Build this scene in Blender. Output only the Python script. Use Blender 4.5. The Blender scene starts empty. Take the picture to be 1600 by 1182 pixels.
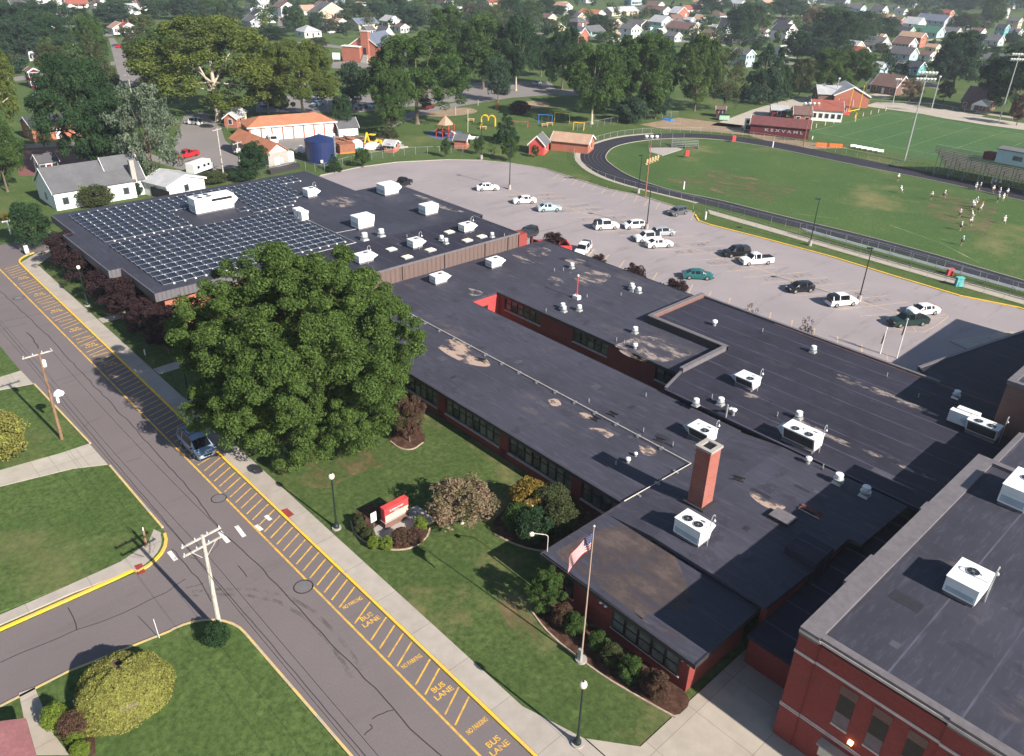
import bpy, math, random
import numpy as np
from mathutils import Vector, Matrix
rnd = random.Random(7)
R = math.radians
SC = bpy.context.scene
COL = SC.collection
# ------------------------------------------------------------------ camera
FPX, PITCH, ROLL, YAW, CH = 1251.7, .50192, -.030816, -.763344, 48.0
cf = np.array([math.cos(YAW)*math.cos(PITCH), math.sin(YAW)*math.cos(PITCH), -math.sin(PITCH)])
cr = np.array([math.sin(YAW), -math.cos(YAW), 0.0]); cd = np.cross(cf, cr)
cr, cd = cr*math.cos(ROLL)+cd*math.sin(ROLL), -cr*math.sin(ROLL)+cd*math.cos(ROLL)
cam = bpy.data.cameras.new("camera"); camo = bpy.data.objects.new("camera", cam); COL.objects.link(camo)
cam.sensor_fit = 'HORIZONTAL'; cam.sensor_width = 36; cam.lens = 36*FPX/1600
cam.clip_start = 1; cam.clip_end = 6000
camo.matrix_world = Matrix(((cr[0], -cd[0], -cf[0], 0), (cr[1], -cd[1], -cf[1], 0), (cr[2], -cd[2], -cf[2], CH), (0, 0, 0, 1)))
SC.camera = camo
# ------------------------------------------------------------------ world, sun, exposure
SUN_EL, SUN_AZ = R(31.6), R(180+3.8)          # towards the sun, in the xy plane
w = bpy.data.worlds.new("World"); SC.world = w; w.use_nodes = True
nt = w.node_tree; nt.nodes.clear()
sky = nt.nodes.new('ShaderNodeTexSky'); sky.sky_type = 'NISHITA'; sky.sun_disc = False
sky.sun_elevation = SUN_EL; sky.sun_rotation = R(-93.8); sky.air_density = 1.0; sky.dust_density = 0.6; sky.altitude = 200
bg = nt.nodes.new('ShaderNodeBackground'); bg.inputs[1].default_value = 0.058
wo = nt.nodes.new('ShaderNodeOutputWorld'); nt.links.new(sky.outputs[0], bg.inputs[0]); nt.links.new(bg.outputs[0], wo.inputs[0])
sd = Vector((math.cos(SUN_EL)*math.cos(SUN_AZ), math.cos(SUN_EL)*math.sin(SUN_AZ), math.sin(SUN_EL)))
sl = bpy.data.lights.new("sun", 'SUN'); sl.energy = 4.2; sl.angle = R(0.5); sl.color = (1, .93, .84)
so = bpy.data.objects.new("sun", sl); COL.objects.link(so); so.rotation_euler = sd.to_track_quat('Z', 'Y').to_euler(); so.location = (-60, 0, 80)
SC.view_settings.view_transform = 'Standard'; SC.view_settings.look = 'None'; SC.view_settings.gamma = 1
SC.view_settings.exposure = 1.3
SC.cycles.max_bounces = 6; SC.cycles.transparent_max_bounces = 12; SC.cycles.diffuse_bounces = 3
# ------------------------------------------------------------------ measuring: a point of the photo on the level z
def at(px, py, z=0.0):
    v = cf*FPX + cr*(px-800) + cd*(py-591); t = (z-CH)/v[2]
    return Vector((v[0]*t, v[1]*t, z))
def pxm(p):                                 # photo pixels per metre at a point
    v = np.array([p[0], p[1], (p[2] if len(p) > 2 else 0)-CH]); return FPX/float(v @ cf)
def hgt(p, ty):                             # height of an upright thing standing at p whose top is at row ty
    lo, hi = 0.0, 47.0
    for _ in range(30):
        m = (lo+hi)/2; v = np.array([p[0], p[1], m-CH]); y = 591+FPX*float(v @ cd)/float(v @ cf)
        if y > ty: lo = m
        else: hi = m
    return lo
# ------------------------------------------------------------------ materials
def _n(t, ty, **k):
    n = t.nodes.new(ty)
    for a, b in k.items(): setattr(n, a, b)
    return n
def mixc(t, fac, a, b, mode='MIX'):
    m = _n(t, 'ShaderNodeMix', data_type='RGBA', blend_type=mode)
    for s, v in ((0, fac), (6, a), (7, b)):
        if hasattr(v, 'node'): t.links.new(v, m.inputs[s])
        else: m.inputs[s].default_value = v if s == 0 else (*v[:3], 1)
    return m.outputs[2]
def noise(t, vec, scale, detail=4, rough=.55):
    n = _n(t, 'ShaderNodeTexNoise'); n.inputs['Scale'].default_value = scale; n.inputs['Detail'].default_value = detail
    n.inputs['Roughness'].default_value = rough
    if vec is not None: t.links.new(vec, n.inputs['Vector'])
    return n.outputs[0]
def ramp(t, fac, lo, hi):
    m = _n(t, 'ShaderNodeMapRange'); m.inputs[1].default_value = lo; m.inputs[2].default_value = hi
    t.links.new(fac, m.inputs[0]); return m.outputs[0]
def scl(t, vec, s):
    m = _n(t, 'ShaderNodeMapping'); m.inputs['Scale'].default_value = s; t.links.new(vec, m.inputs['Vector']); return m.outputs[0]
MATS = {}
def base(name, rough=.85, metal=0.0, spec=.3):
    m = bpy.data.materials.new(name); m.use_nodes = True; t = m.node_tree; t.nodes.clear()
    b = _n(t, 'ShaderNodeBsdfPrincipled'); b.inputs['Roughness'].default_value = rough; b.inputs['Metallic'].default_value = metal
    b.inputs['Specular IOR Level'].default_value = spec
    o = _n(t, 'ShaderNodeOutputMaterial'); t.links.new(b.outputs[0], o.inputs[0])
    tc = _n(t, 'ShaderNodeTexCoord'); MATS[name] = m
    return m, t, b, tc.outputs['Object']
def bump(t, b, fac, dist=.02, st=.5):
    n = _n(t, 'ShaderNodeBump'); n.inputs['Strength'].default_value = st; n.inputs['Distance'].default_value = dist
    t.links.new(fac, n.inputs['Height']); t.links.new(n.outputs[0], b.inputs['Normal'])
def plain(name, col, rough=.8, var=.18, sc=2.0, metal=0.0, spec=.3):
    """weathered paint, metal, plastic: a colour broken up by two noises"""
    m, t, b, vec = base(name, rough, metal, spec)
    n = noise(t, vec, sc, 5); c1 = tuple(x*(1-var) for x in col); c2 = tuple(min(1, x*(1+var)) for x in col)
    t.links.new(mixc(t, ramp(t, n, .3, .7), c1, c2), b.inputs['Base Color']); return m
def grass(name, g1, g2, dry, amt=.5, sc=.06, stripes=None):
    m, t, b, vec = base(name, .95, 0, .1)
    n1 = ramp(t, noise(t, vec, sc*2.2, 6, .6), .35, .68); n2 = ramp(t, noise(t, vec, 2.2, 6, .75), .35, .65); n3 = ramp(t, noise(t, vec, sc, 8, .68), .54, .72)
    c = mixc(t, n1, g1, g2); c = mixc(t, n2, tuple(x*.56 for x in g1), c); c = mixc(t, ramp(t, noise(t, vec, .45, 6, .7), .58, .8), c, tuple(x*1.35 for x in g2))
    mm = _n(t, 'ShaderNodeMath', operation='MULTIPLY'); t.links.new(n3, mm.inputs[0]); mm.inputs[1].default_value = amt
    c = mixc(t, mm.outputs[0], c, dry); t.links.new(c, b.inputs['Base Color'])
    bump(t, b, noise(t, vec, 9, 3, .8), .06, .6); return m
def asphalt(name, c1, c2, crack=.5):
    m, t, b, vec = base(name, .9, 0, .2)
    c = mixc(t, ramp(t, noise(t, vec, .09, 7, .65), .35, .66), c1, c2)
    c = mixc(t, ramp(t, noise(t, vec, 6, 3, .9), .2, .8), tuple(x*.86 for x in c1), c)
    st = ramp(t, noise(t, scl(t, vec, (.35, .05, 1)), 1.6, 6, .7), .56, .78)
    mm = _n(t, 'ShaderNodeMath', operation='MULTIPLY'); t.links.new(st, mm.inputs[0]); mm.inputs[1].default_value = crack
    c = mixc(t, mm.outputs[0], c, tuple(x*.5 for x in c1)); t.links.new(c, b.inputs['Base Color'])
    bump(t, b, noise(t, vec, 14, 2, .8), .01, .4); return m
def concrete(name, col, slab=1.5, joint=True):
    m, t, b, vec = base(name, .9, 0, .2)
    c = mixc(t, ramp(t, noise(t, vec, .7, 7, .65), .3, .7), tuple(x*.8 for x in col), col)
    if joint:
        br = _n(t, 'ShaderNodeTexBrick'); br.offset = 0; br.inputs['Scale'].default_value = 1.0
        br.inputs['Brick Width'].default_value = slab; br.inputs['Row Height'].default_value = slab; br.inputs['Mortar Size'].default_value = .025
        br.inputs['Color1'].default_value = (1, 1, 1, 1); br.inputs['Color2'].default_value = (.90, .90, .90, 1); br.inputs['Mortar'].default_value = (.62, .60, .57, 1)
        t.links.new(vec, br.inputs['Vector']); c = mixc(t, 1.0, c, br.outputs[0], 'MULTIPLY')
    t.links.new(c, b.inputs['Base Color']); return m
def brick(name, col, mortar=(.3, .25, .22), k=1.0):
    m, t, b, vec = base(name, .9, 0, .2)
    sx = _n(t, 'ShaderNodeSeparateXYZ'); t.links.new(vec, sx.inputs[0])
    ad = _n(t, 'ShaderNodeMath', operation='ADD'); t.links.new(sx.outputs[0], ad.inputs[0]); t.links.new(sx.outputs[1], ad.inputs[1])
    cx = _n(t, 'ShaderNodeCombineXYZ'); t.links.new(ad.outputs[0], cx.inputs[0]); t.links.new(sx.outputs[2], cx.inputs[1])
    br = _n(t, 'ShaderNodeTexBrick'); br.inputs['Scale'].default_value = 1.0
    br.inputs['Brick Width'].default_value = .23*k; br.inputs['Row Height'].default_value = .085*k; br.inputs['Mortar Size'].default_value = .010*k
    br.inputs['Color1'].default_value = (*col, 1); br.inputs['Color2'].default_value = (*[x*.68 for x in col], 1); br.inputs['Mortar'].default_value = (*mortar, 1)
    t.links.new(cx.outputs[0], br.inputs['Vector'])
    c = mixc(t, ramp(t, noise(t, vec, .5, 6, .6), .3, .7), br.outputs[0], tuple(x*.78 for x in col)); 
    c = mixc(t, .55, br.outputs[0], c)
    t.links.new(c, b.inputs['Base Color']); bump(t, b, br.outputs['Fac'], -.008, .5); return m
def roofing(name, col, dust, amt=.35, seam=3.0, ax=1, seamc=1.6):
    """rubber membrane: cloudy, dusty where water stood, with lap seams every few metres"""
    m, t, b, vec = base(name, .8, 0, .22)
    c = mixc(t, ramp(t, noise(t, vec, .12, 7, .62), .3, .7), tuple(x*.78 for x in col), tuple(x*1.22 for x in col))
    c = mixc(t, ramp(t, noise(t, scl(t, vec, (.4, 2.2, 1) if ax else (2.2, .4, 1)), 1.1, 6, .7), .52, .8), c, tuple(x*1.9 for x in col))
    n = ramp(t, noise(t, scl(t, vec, (.5, 1.2, 1)), .16, 8, .7), .60, .74); mm = _n(t, 'ShaderNodeMath', operation='MULTIPLY'); t.links.new(n, mm.inputs[0]); mm.inputs[1].default_value = amt
    c = mixc(t, mm.outputs[0], c, dust)
    sx = _n(t, 'ShaderNodeSeparateXYZ'); t.links.new(vec, sx.inputs[0])
    md = _n(t, 'ShaderNodeMath', operation='PINGPONG'); t.links.new(sx.outputs[ax], md.inputs[0]); md.inputs[1].default_value = seam/2
    c = mixc(t, ramp(t, noise(t, scl(t, vec, (.12, 1.6, 1) if ax else (1.6, .12, 1)), 2.2, 7, .8), .56, .74), c, tuple(x*1.45 for x in col)); c = mixc(t, ramp(t, noise(t, vec, .32, 9, .7), .57, .64), c, tuple(x*.8 for x in col))
    lt = _n(t, 'ShaderNodeMath', operation='LESS_THAN'); t.links.new(md.outputs[0], lt.inputs[0]); lt.inputs[1].default_value = .055
    br = _n(t, 'ShaderNodeMath', operation='MULTIPLY'); t.links.new(lt.outputs[0], br.inputs[0]); t.links.new(ramp(t, noise(t, vec, .4, 4), .3, .6), br.inputs[1])
    c = mixc(t, br.outputs[0], c, tuple(x*seamc for x in col)); t.links.new(c, b.inputs['Base Color'])
    bump(t, b, noise(t, vec, .9, 5), .03, .35); return m
def shingle(name, col, var=.22):
    m, t, b, vec = base(name, .9, 0, .15)
    c = mixc(t, ramp(t, noise(t, vec, .5, 6), .3, .7), tuple(x*(1-var) for x in col), tuple(x*(1+var) for x in col))
    c = mixc(t, ramp(t, noise(t, scl(t, vec, (1, 1, 5)), 3, 3, .8), .3, .7), tuple(x*.72 for x in col), c)
    t.links.new(c, b.inputs['Base Color']); return m
def ribbed(name, col, pitch=.3):
    m, t, b, vec = base(name, .6, 0, .3)
    wv = _n(t, 'ShaderNodeTexWave'); wv.wave_type = 'BANDS'; wv.bands_direction = 'DIAGONAL'; wv.inputs['Scale'].default_value = 1/pitch*.32; wv.inputs['Distortion'].default_value = 0
    sx = _n(t, 'ShaderNodeSeparateXYZ'); t.links.new(vec, sx.inputs[0]); cx = _n(t, 'ShaderNodeCombineXYZ'); t.links.new(sx.outputs[0], cx.inputs[0]); t.links.new(sx.outputs[1], cx.inputs[1])
    t.links.new(cx.outputs[0], wv.inputs['Vector'])
    c = mixc(t, ramp(t, wv.outputs['Fac'], .1, .45), tuple(x*.55 for x in col), col); c = mixc(t, ramp(t, noise(t, vec, .8, 5), .3, .7), tuple(x*.85 for x in col), c)
    t.links.new(c, b.inputs['Base Color']); return m
def glass(name, col=(.02, .024, .026), rough=.12):
    m, t, b, vec = base(name, rough, 0, .5)
    t.links.new(mixc(t, ramp(t, noise(t, vec, .8, 2), .4, .6), col, tuple(x*1.8 for x in col)), b.inputs['Base Color']); return m
def leaf(name, c1, c2, c3=None):
    """leaves: every leaf its own tint, whole boughs a shade apart, a little light through them"""
    m, t, b, vec = base(name, .75, 0, .18)
    gi = _n(t, 'ShaderNodeNewGeometry'); c = mixc(t, gi.outputs['Random Per Island'], c1, c2)
    n = ramp(t, noise(t, vec, 2.6, 4, .6), .42, .66); c = mixc(t, n, c, c3 or tuple(x*.72 for x in c1))
    t.links.new(c, b.inputs['Base Color'])
    tr = _n(t, 'ShaderNodeBsdfTranslucent'); t.links.new(c, tr.inputs[0]); ms = _n(t, 'ShaderNodeMixShader'); ms.inputs[0].default_value = .32
    t.links.new(b.outputs[0], ms.inputs[1]); t.links.new(tr.outputs[0], ms.inputs[2])
    t.links.new(ms.outputs[0], [n for n in t.nodes if n.type == 'OUTPUT_MATERIAL'][0].inputs[0]); return m
def mesh_wire(name, col=(.22, .23, .22), open_=.90):
    m, t, b, vec = base(name, .5, .6, .4); b.inputs['Base Color'].default_value = (*col, 1)
    tr = _n(t, 'ShaderNodeBsdfTransparent'); ms = _n(t, 'ShaderNodeMixShader'); ms.inputs[0].default_value = open_
    t.links.new(b.outputs[0], ms.inputs[1]); t.links.new(tr.outputs[0], ms.inputs[2])
    t.links.new(ms.outputs[0], [n for n in t.nodes if n.type == 'OUTPUT_MATERIAL'][0].inputs[0]); return m
def worn(name, col, under, amt=.5, sc=1.2):
    m, t, b, vec = base(name, .85, 0, .2)
    n = ramp(t, noise(t, vec, sc, 6, .8), .5-.2*amt, .78-.25*amt)
    t.links.new(mixc(t, n, col, under), b.inputs['Base Color']); return m
def stain(name, col, sc=.5, lo=.42, hi=.58):
    """dried dirt: ragged alpha so that the membrane shows between the crusts"""
    m, t, b, vec = base(name, .95, 0, .1)
    n = ramp(t, noise(t, scl(t, vec, (.8, 1.5, 1)), sc, 8, .68), lo, hi)
    t.links.new(mixc(t, noise(t, vec, 3, 4), tuple(x*.7 for x in col), col), b.inputs['Base Color']); t.links.new(n, b.inputs['Alpha']); return m
# ------------------------------------------------------------------ mesh builder
class MB:
    def __init__(s): s.v = []; s.f = []; s.m = []; s.mi = 0
    def face(s, pts):
        i = len(s.v); s.v += [tuple(p) for p in pts]; s.f.append(tuple(range(i, i+len(pts)))); s.m.append(s.mi); return s
    def box(s, x0, y0, z0, x1, y1, z1, top=None):
        tx = ty = 0.0
        if top is not None: tx = ty = top
        i = len(s.v)
        s.v += [(x0, y0, z0), (x1, y0, z0), (x1, y1, z0), (x0, y1, z0), (x0+tx, y0+ty, z1), (x1-tx, y0+ty, z1), (x1-tx, y1-ty, z1), (x0+tx, y1-ty, z1)]
        for f in ((0, 3, 2, 1), (4, 5, 6, 7), (0, 1, 5, 4), (1, 2, 6, 5), (2, 3, 7, 6), (3, 0, 4, 7)): s.f.append(tuple(i+k for k in f)); s.m.append(s.mi)
        return s
    def hexa(s, p):                        # 8 points: bottom ring, top ring
        i = len(s.v); s.v += [tuple(q) for q in p]
        for f in ((0, 3, 2, 1), (4, 5, 6, 7), (0, 1, 5, 4), (1, 2, 6, 5), (2, 3, 7, 6), (3, 0, 4, 7)): s.f.append(tuple(i+k for k in f)); s.m.append(s.mi)
        return s
    def prism(s, poly, z0, z1):            # poly counter-clockwise
        a = sum(poly[k][0]*poly[(k+1) % len(poly)][1]-poly[(k+1) % len(poly)][0]*poly[k][1] for k in range(len(poly)))
        if a < 0: poly = poly[::-1]
        n = len(poly); i = len(s.v); s.v += [(p[0], p[1], z0) for p in poly]+[(p[0], p[1], z1) for p in poly]
        s.f.append(tuple(i+k for k in range(n))[::-1]); s.f.append(tuple(i+n+k for k in range(n))); s.m += [s.mi]*2
        for k in range(n): s.f.append((i+k, i+(k+1) % n, i+n+(k+1) % n, i+n+k)); s.m.append(s.mi)
        return s
    def sheet(s, poly, z):
        a = sum(poly[k][0]*poly[(k+1) % len(poly)][1]-poly[(k+1) % len(poly)][0]*poly[k][1] for k in range(len(poly)))
        if a < 0: poly = poly[::-1]
        return s.face([(p[0], p[1], z) for p in poly])
    def tube(s, pts, r, n=8, cap=True):
        pts = [Vector(p) for p in pts]; rs = r if isinstance(r, (list, tuple)) else [r]*len(pts); i = len(s.v)
        for k, p in enumerate(pts):
            d = (pts[min(k+1, len(pts)-1)]-pts[max(k-1, 0)]).normalized()
            a = d.orthogonal().normalized() if abs(d.z) < .99 else Vector((1, 0, 0)); a = (a-d*a.dot(d)).normalized(); b = d.cross(a)
            for j in range(n): q = p+(a*math.cos(2*math.pi*j/n)+b*math.sin(2*math.pi*j/n))*rs[k]; s.v.append(tuple(q))
        for k in range(len(pts)-1):
            for j in range(n): s.f.append((i+k*n+j, i+k*n+(j+1) % n, i+(k+1)*n+(j+1) % n, i+(k+1)*n+j)); s.m.append(s.mi)
        if cap: s.f.append(tuple(i+j for j in range(n))[::-1]); s.f.append(tuple(i+(len(pts)-1)*n+j for j in range(n))); s.m += [s.mi]*2
        return s
    def cyl(s, x, y, z0, z1, r0, r1=None, n=16): return s.tube([(x, y, z0), (x, y, z1)], [r0, r1 if r1 is not None else r0], n)
    def lathe(s, x, y, prof, n=16):        # prof: list of (r, z)
        i = len(s.v)
        for r, z in prof:
            for j in range(n): s.v.append((x+r*math.cos(2*math.pi*j/n), y+r*math.sin(2*math.pi*j/n), z))
        for k in range(len(prof)-1):
            for j in range(n): s.f.append((i+k*n+j, i+k*n+(j+1) % n, i+(k+1)*n+(j+1) % n, i+(k+1)*n+j)); s.m.append(s.mi)
        s.f.append(tuple(i+j for j in range(n))[::-1]); s.f.append(tuple(i+(len(prof)-1)*n+j for j in range(n))); s.m += [s.mi]*2
        return s
    def strip(s, pts, wd, z, z1=None):     # a ribbon (or low wall) along a polyline
        pts = [Vector((p[0], p[1])) for p in pts]; L = []; Rr = []
        for k, p in enumerate(pts):
            d = (pts[min(k+1, len(pts)-1)]-pts[max(k-1, 0)]).normalized(); nn = Vector((-d.y, d.x))*wd/2; L.append(p+nn); Rr.append(p-nn)
        for k in range(len(pts)-1):
            q = [Rr[k], Rr[k+1], L[k+1], L[k]]
            if z1 is None: s.face([(a.x, a.y, z) for a in q])
            else: s.hexa([(a.x, a.y, z) for a in q]+[(a.x, a.y, z1) for a in q])
        return s
    def mesh(s, name, mats):
        me = bpy.data.meshes.new(name); me.from_pydata(s.v, [], s.f)
        for m in (mats if isinstance(mats, (list, tuple)) else [mats]): me.materials.append(MATS[m] if isinstance(m, str) else m)
        if any(s.m): me.polygons.foreach_set('material_index', s.m)
        me.update(); return me
    def build(s, name, mats, parent=None, smooth=False, world=False, bev=0):
        if world and parent is not None:
            l = parent.location; s.v = [(a[0]-l.x, a[1]-l.y, a[2]-l.z) for a in s.v]
        me = s.mesh(name, mats)
        if smooth: me.polygons.foreach_set('use_smooth', [True]*len(me.polygons))
        o = bpy.data.objects.new(name, me); COL.objects.link(o); o.parent = parent
        if bev: b = o.modifiers.new('bevel', 'BEVEL'); b.width = bev; b.segments = 2; b.limit_method = 'ANGLE'
        return o
def tag(o, label=None, cat=None, group=None, kind=None):
    if label: o['label'] = label
    if cat: o['category'] = cat
    if group: o['group'] = group
    if kind: o['kind'] = kind
    return o
def thing(name, label, cat, loc=(0, 0, 0), rz=0.0, group=None):
    o = bpy.data.objects.new(name, None); COL.objects.link(o); o.location = loc; o.rotation_euler = (0, 0, rz); o.empty_display_size = .3
    return tag(o, label, cat, group)
def struct(name, mb, mats): return tag(mb.build(name, mats), name.replace('_', ' '), None, None, 'structure')
def put(name, me, parent=None, mats=None):
    o = bpy.data.objects.new(name, me); COL.objects.link(o); o.parent = parent
    if mats:
        for i, m in enumerate(mats if isinstance(mats, (list, tuple)) else [mats]):
            o.material_slots[i].link = 'OBJECT'; o.material_slots[i].material = MATS[m] if isinstance(m, str) else m
    return o
def kids(o): return [c for c in COL.objects if c.parent == o]
def copy_thing(root, loc, rz=None, label=None, cmap=None):
    """a copy of a thing with copies of its parts and their sub-parts"""
    r = root.copy(); COL.objects.link(r); r.location = loc
    if rz is not None: r.rotation_euler = (0, 0, rz)
    if label: r['label'] = label
    for ch in root['_k'] if '_k' in root else list(root.children):
        c = ch.copy(); COL.objects.link(c); c.parent = r
        for g in list(ch.children): d = g.copy(); COL.objects.link(d); d.parent = c
    return r
def text_mesh(txt, size, ext=0.0):
    cu = bpy.data.curves.new('txt', 'FONT'); cu.body = txt; cu.size = size; cu.align_x = 'CENTER'; cu.align_y = 'CENTER'; cu.extrude = ext; cu.offset = size*.018; cu.resolution_u = 3
    o = bpy.data.objects.new('txt', cu); COL.objects.link(o); dg = bpy.context.evaluated_depsgraph_get(); me = bpy.data.meshes.new_from_object(o.evaluated_get(dg))
    bpy.data.objects.remove(o); bpy.data.curves.remove(cu); return me
# ------------------------------------------------------------------ the materials of the place
grass('lawn', (.072, .116, .032), (.104, .152, .046), (.20, .17, .08), .6, .05)
grass('lawn_dry', (.066, .104, .030), (.098, .134, .042), (.24, .18, .092), .9, .07)
grass('field_grass', (.064, .118, .034), (.098, .152, .046), (.23, .185, .09), 1.0, .03)
grass('turf', (.062, .13, .045), (.085, .16, .055), (.15, .17, .08), .5, .03)
grass('mulch', (.07, .035, .025), (.12, .065, .045), (.17, .10, .07), .6, .5)
grass('dirt', (.30, .22, .145), (.40, .30, .20), (.45, .36, .26), .6, .2)
asphalt('street_asphalt', (.150, .126, .126), (.182, .153, .152), .35)
asphalt('lot_asphalt', (.265, .232, .236), (.350, .305, .305), .8)
asphalt('road_far', (.20, .18, .17), (.25, .225, .215), .3)
asphalt('track_black', (.018, .017, .024), (.027, .025, .034), .2)
asphalt('play_rubber', (.09, .12, .20), (.11, .14, .23), .1)
concrete('walk', (.39, .345, .30), 4.7); concrete('plaza_concrete', (.40, .35, .29), 4.6); concrete('drive_concrete', (.42, .38, .32), 3.6)
concrete('gravel', (.42, .37, .31), 1, False); concrete('block', (.36, .33, .30), 1, False)
worn('paint_yellow', (.72, .40, .035), (.16, .14, .135), .32, 1.5); worn('kerb_yellow', (.80, .46, .03), (.36, .30, .2), .25, 1.2)
worn('paint_pale', (.60, .42, .20), (.26, .23, .22), .5, 1.0); worn('paint_white', (.72, .70, .66), (.20, .18, .18), .3, 1.5)
plain('sealer', (.035, .032, .034), .6); plain('track_line', (.13, .14, .18), .9); plain('yard_line', (.20, .30, .15), .9, .3, .5); worn('field_line', (.30, .36, .20), (.09, .15, .045), .9, .3)
brick('brick_dark', (.25, .040, .034), (.15, .08, .07)); brick('brick_red', (.30, .048, .040), (.17, .09, .08)); brick('brick_orange', (.42, .115, .06)); brick('brick_brown', (.17, .07, .055)); brick('brick_chimney', (.33, .075, .05), (.36, .3, .27), 1.4)
roofing('roof_low', (.041, .040, .056), (.17, .135, .115), .55, 3.05, 1, 1.5)
roofing('roof_gym', (.034, .035, .050), (.12, .10, .10), .35, 3.05, 1, 1.5)
roofing('roof_hall', (.024, .023, .036), (.13, .10, .10), .25, 3.2, 1, 3.6)
roofing('roof_big', (.038, .038, .053), (.22, .17, .14), .5, 4.3, 0, 2.2)
stain('tan_crust', (.42, .31, .25), .35, .45, .53); stain('brown_crust', (.115, .088, .082), .30, .34, .62); stain('grey_crust', (.30, .25, .23), .5, .47, .60)
plain('coping', (.135, .122, .128), .5, .15); plain('coping_dark', (.035, .032, .036), .5); plain('band_stone', (.50, .42, .40), .8, .15)
ribbed('brown_metal', (.145, .10, .088), .42); ribbed('grey_metal', (.13, .12, .13), .3)
plain('rtu_white', (.74, .74, .72), .55, .08, 1.2); plain('rtu_grey', (.38, .44, .48), .5, .12, 1.0); plain('dark_hole', (.012, .012, .013), .6, .3, 8); plain('coil', (.05, .045, .045), .7, .4, 30)
plain('galv', (.50, .51, .50), .38, .15, 3, .55); plain('steel', (.30, .31, .32), .45, .15, 3, .6); plain('pipe_tan', (.50, .45, .38), .5)
glass('window_dark'); glass('window_blind', (.085, .088, .075), .25); glass('car_glass', (.006, .007, .009), .06); glass('panel_cell', (.012, .015, .023), .16)
plain('frame_dark', (.022, .020, .020), .5); plain('panel_frame', (.42, .44, .47), .35, .1, 4, .5); plain('louver', (.62, .58, .46), .6, .1, 6)
plain('white_paint', (.72, .71, .68), .7, .08, 1.0); plain('cream', (.60, .52, .33), .8, .08); plain('red_paint', (.50, .055, .055), .6, .15, 1.0); plain('barn_red', (.55, .085, .07), .7, .15, 1.5)
plain('maroon', (.10, .018, .025), .8, .2, 1.0); plain('maroon_roof', (.13, .045, .045), .8, .2, 1.0); plain('pale_blue', (.40, .52, .58), .7, .08, .8); plain('teal', (.10, .30, .33), .7, .1, 1.0)
plain('wood_pole', (.20, .12, .075), .9, .3, 3); plain('wood_grey', (.38, .35, .31), .9, .25, 3); plain('wood_new', (.55, .38, .20), .9, .2, 3); plain('rust', (.24, .10, .06), .9, .3, 3)
plain('black_paint', (.014, .015, .017), .45, .2, 4, 0, .5); plain('green_black', (.012, .022, .020), .45); plain('globe', (.75, .66, .50), .3, .1, 3); plain('yellow_plastic', (.70, .44, .02), .5); plain('blue_plastic', (.03, .16, .50), .5)
plain('tank_blue', (.012, .022, .085), .4, .2, .6, 0, .5); plain('orange', (.65, .16, .03), .6); plain('turquoise', (.12, .42, .42), .6); plain('skin', (.42, .26, .18), .7); plain('jersey_white', (.78, .78, .78), .8, .05); plain('pants_dark', (.05, .04, .05), .8); plain('shirt_red', (.55, .06, .04), .8)
plain('bark', (.13, .10, .075), .95, .35, 6); plain('bark_pale', (.42, .36, .28), .9, .3, 5); plain('tyre', (.012, .012, .012), .8); plain('rim', (.42, .42, .43), .35, .1, 5, .7)
for nm, c in dict(grey=(.125, .125, .132), dark=(.10, .095, .105), brown=(.17, .105, .09), red=(.30, .095, .07), terra=(.46, .19, .11), tan=(.42, .27, .19), green=(.06, .16, .11), light=(.42, .42, .43), blue=(.14, .16, .21), slate=(.055, .055, .068)).items(): shingle('shingle_'+nm, c)
leaf('leaf_maple', (.060, .108, .022), (.120, .178, .036), (.034, .066, .015))
leaf('leaf_green', (.048, .096, .022), (.092, .152, .034), (.030, .062, .016)); leaf('leaf_dark', (.026, .062, .024), (.046, .092, .032)); leaf('leaf_blue', (.034, .070, .038), (.056, .100, .052))
leaf('leaf_yellow', (.090, .125, .020), (.150, .180, .035), (.06, .085, .018)); leaf('leaf_silver', (.095, .130, .080), (.20, .24, .17), (.06, .09, .05)); leaf('leaf_purple', (.026, .012, .016), (.060, .028, .032), (.035, .020, .020))
leaf('leaf_olive', (.060, .080, .028), (.105, .115, .045)); leaf('leaf_brown', (.17, .12, .075), (.33, .23, .16), (.13, .13, .05)); leaf('leaf_lime', (.12, .19, .025), (.24, .30, .05), (.10, .15, .02)); leaf('leaf_hedge', (.18, .195, .042), (.33, .33, .085), (.16, .15, .045))
leaf('leaf_rust', (.085, .045, .035), (.16, .085, .06), (.08, .06, .03)); leaf('leaf_orange', (.20, .13, .02), (.30, .22, .05)); leaf('leaf_sage', (.05, .075, .05), (.085, .115, .07))
m, t_, b_, v_ = base('lamp_lit', .5); b_.inputs['Emission Color'].default_value = (1, .55, .2, 1); b_.inputs['Emission Strength'].default_value = 2.5; b_.inputs['Base Color'].default_value = (.9, .6, .3, 1)
mesh_wire('chain_mesh'); mesh_wire('net_mesh', (.12, .12, .11), .88); plain('bench_brown', (.15, .115, .105), .7, .25, 1.0)

plain('edging', (.34, .26, .19), .9, .3, 3)
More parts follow.
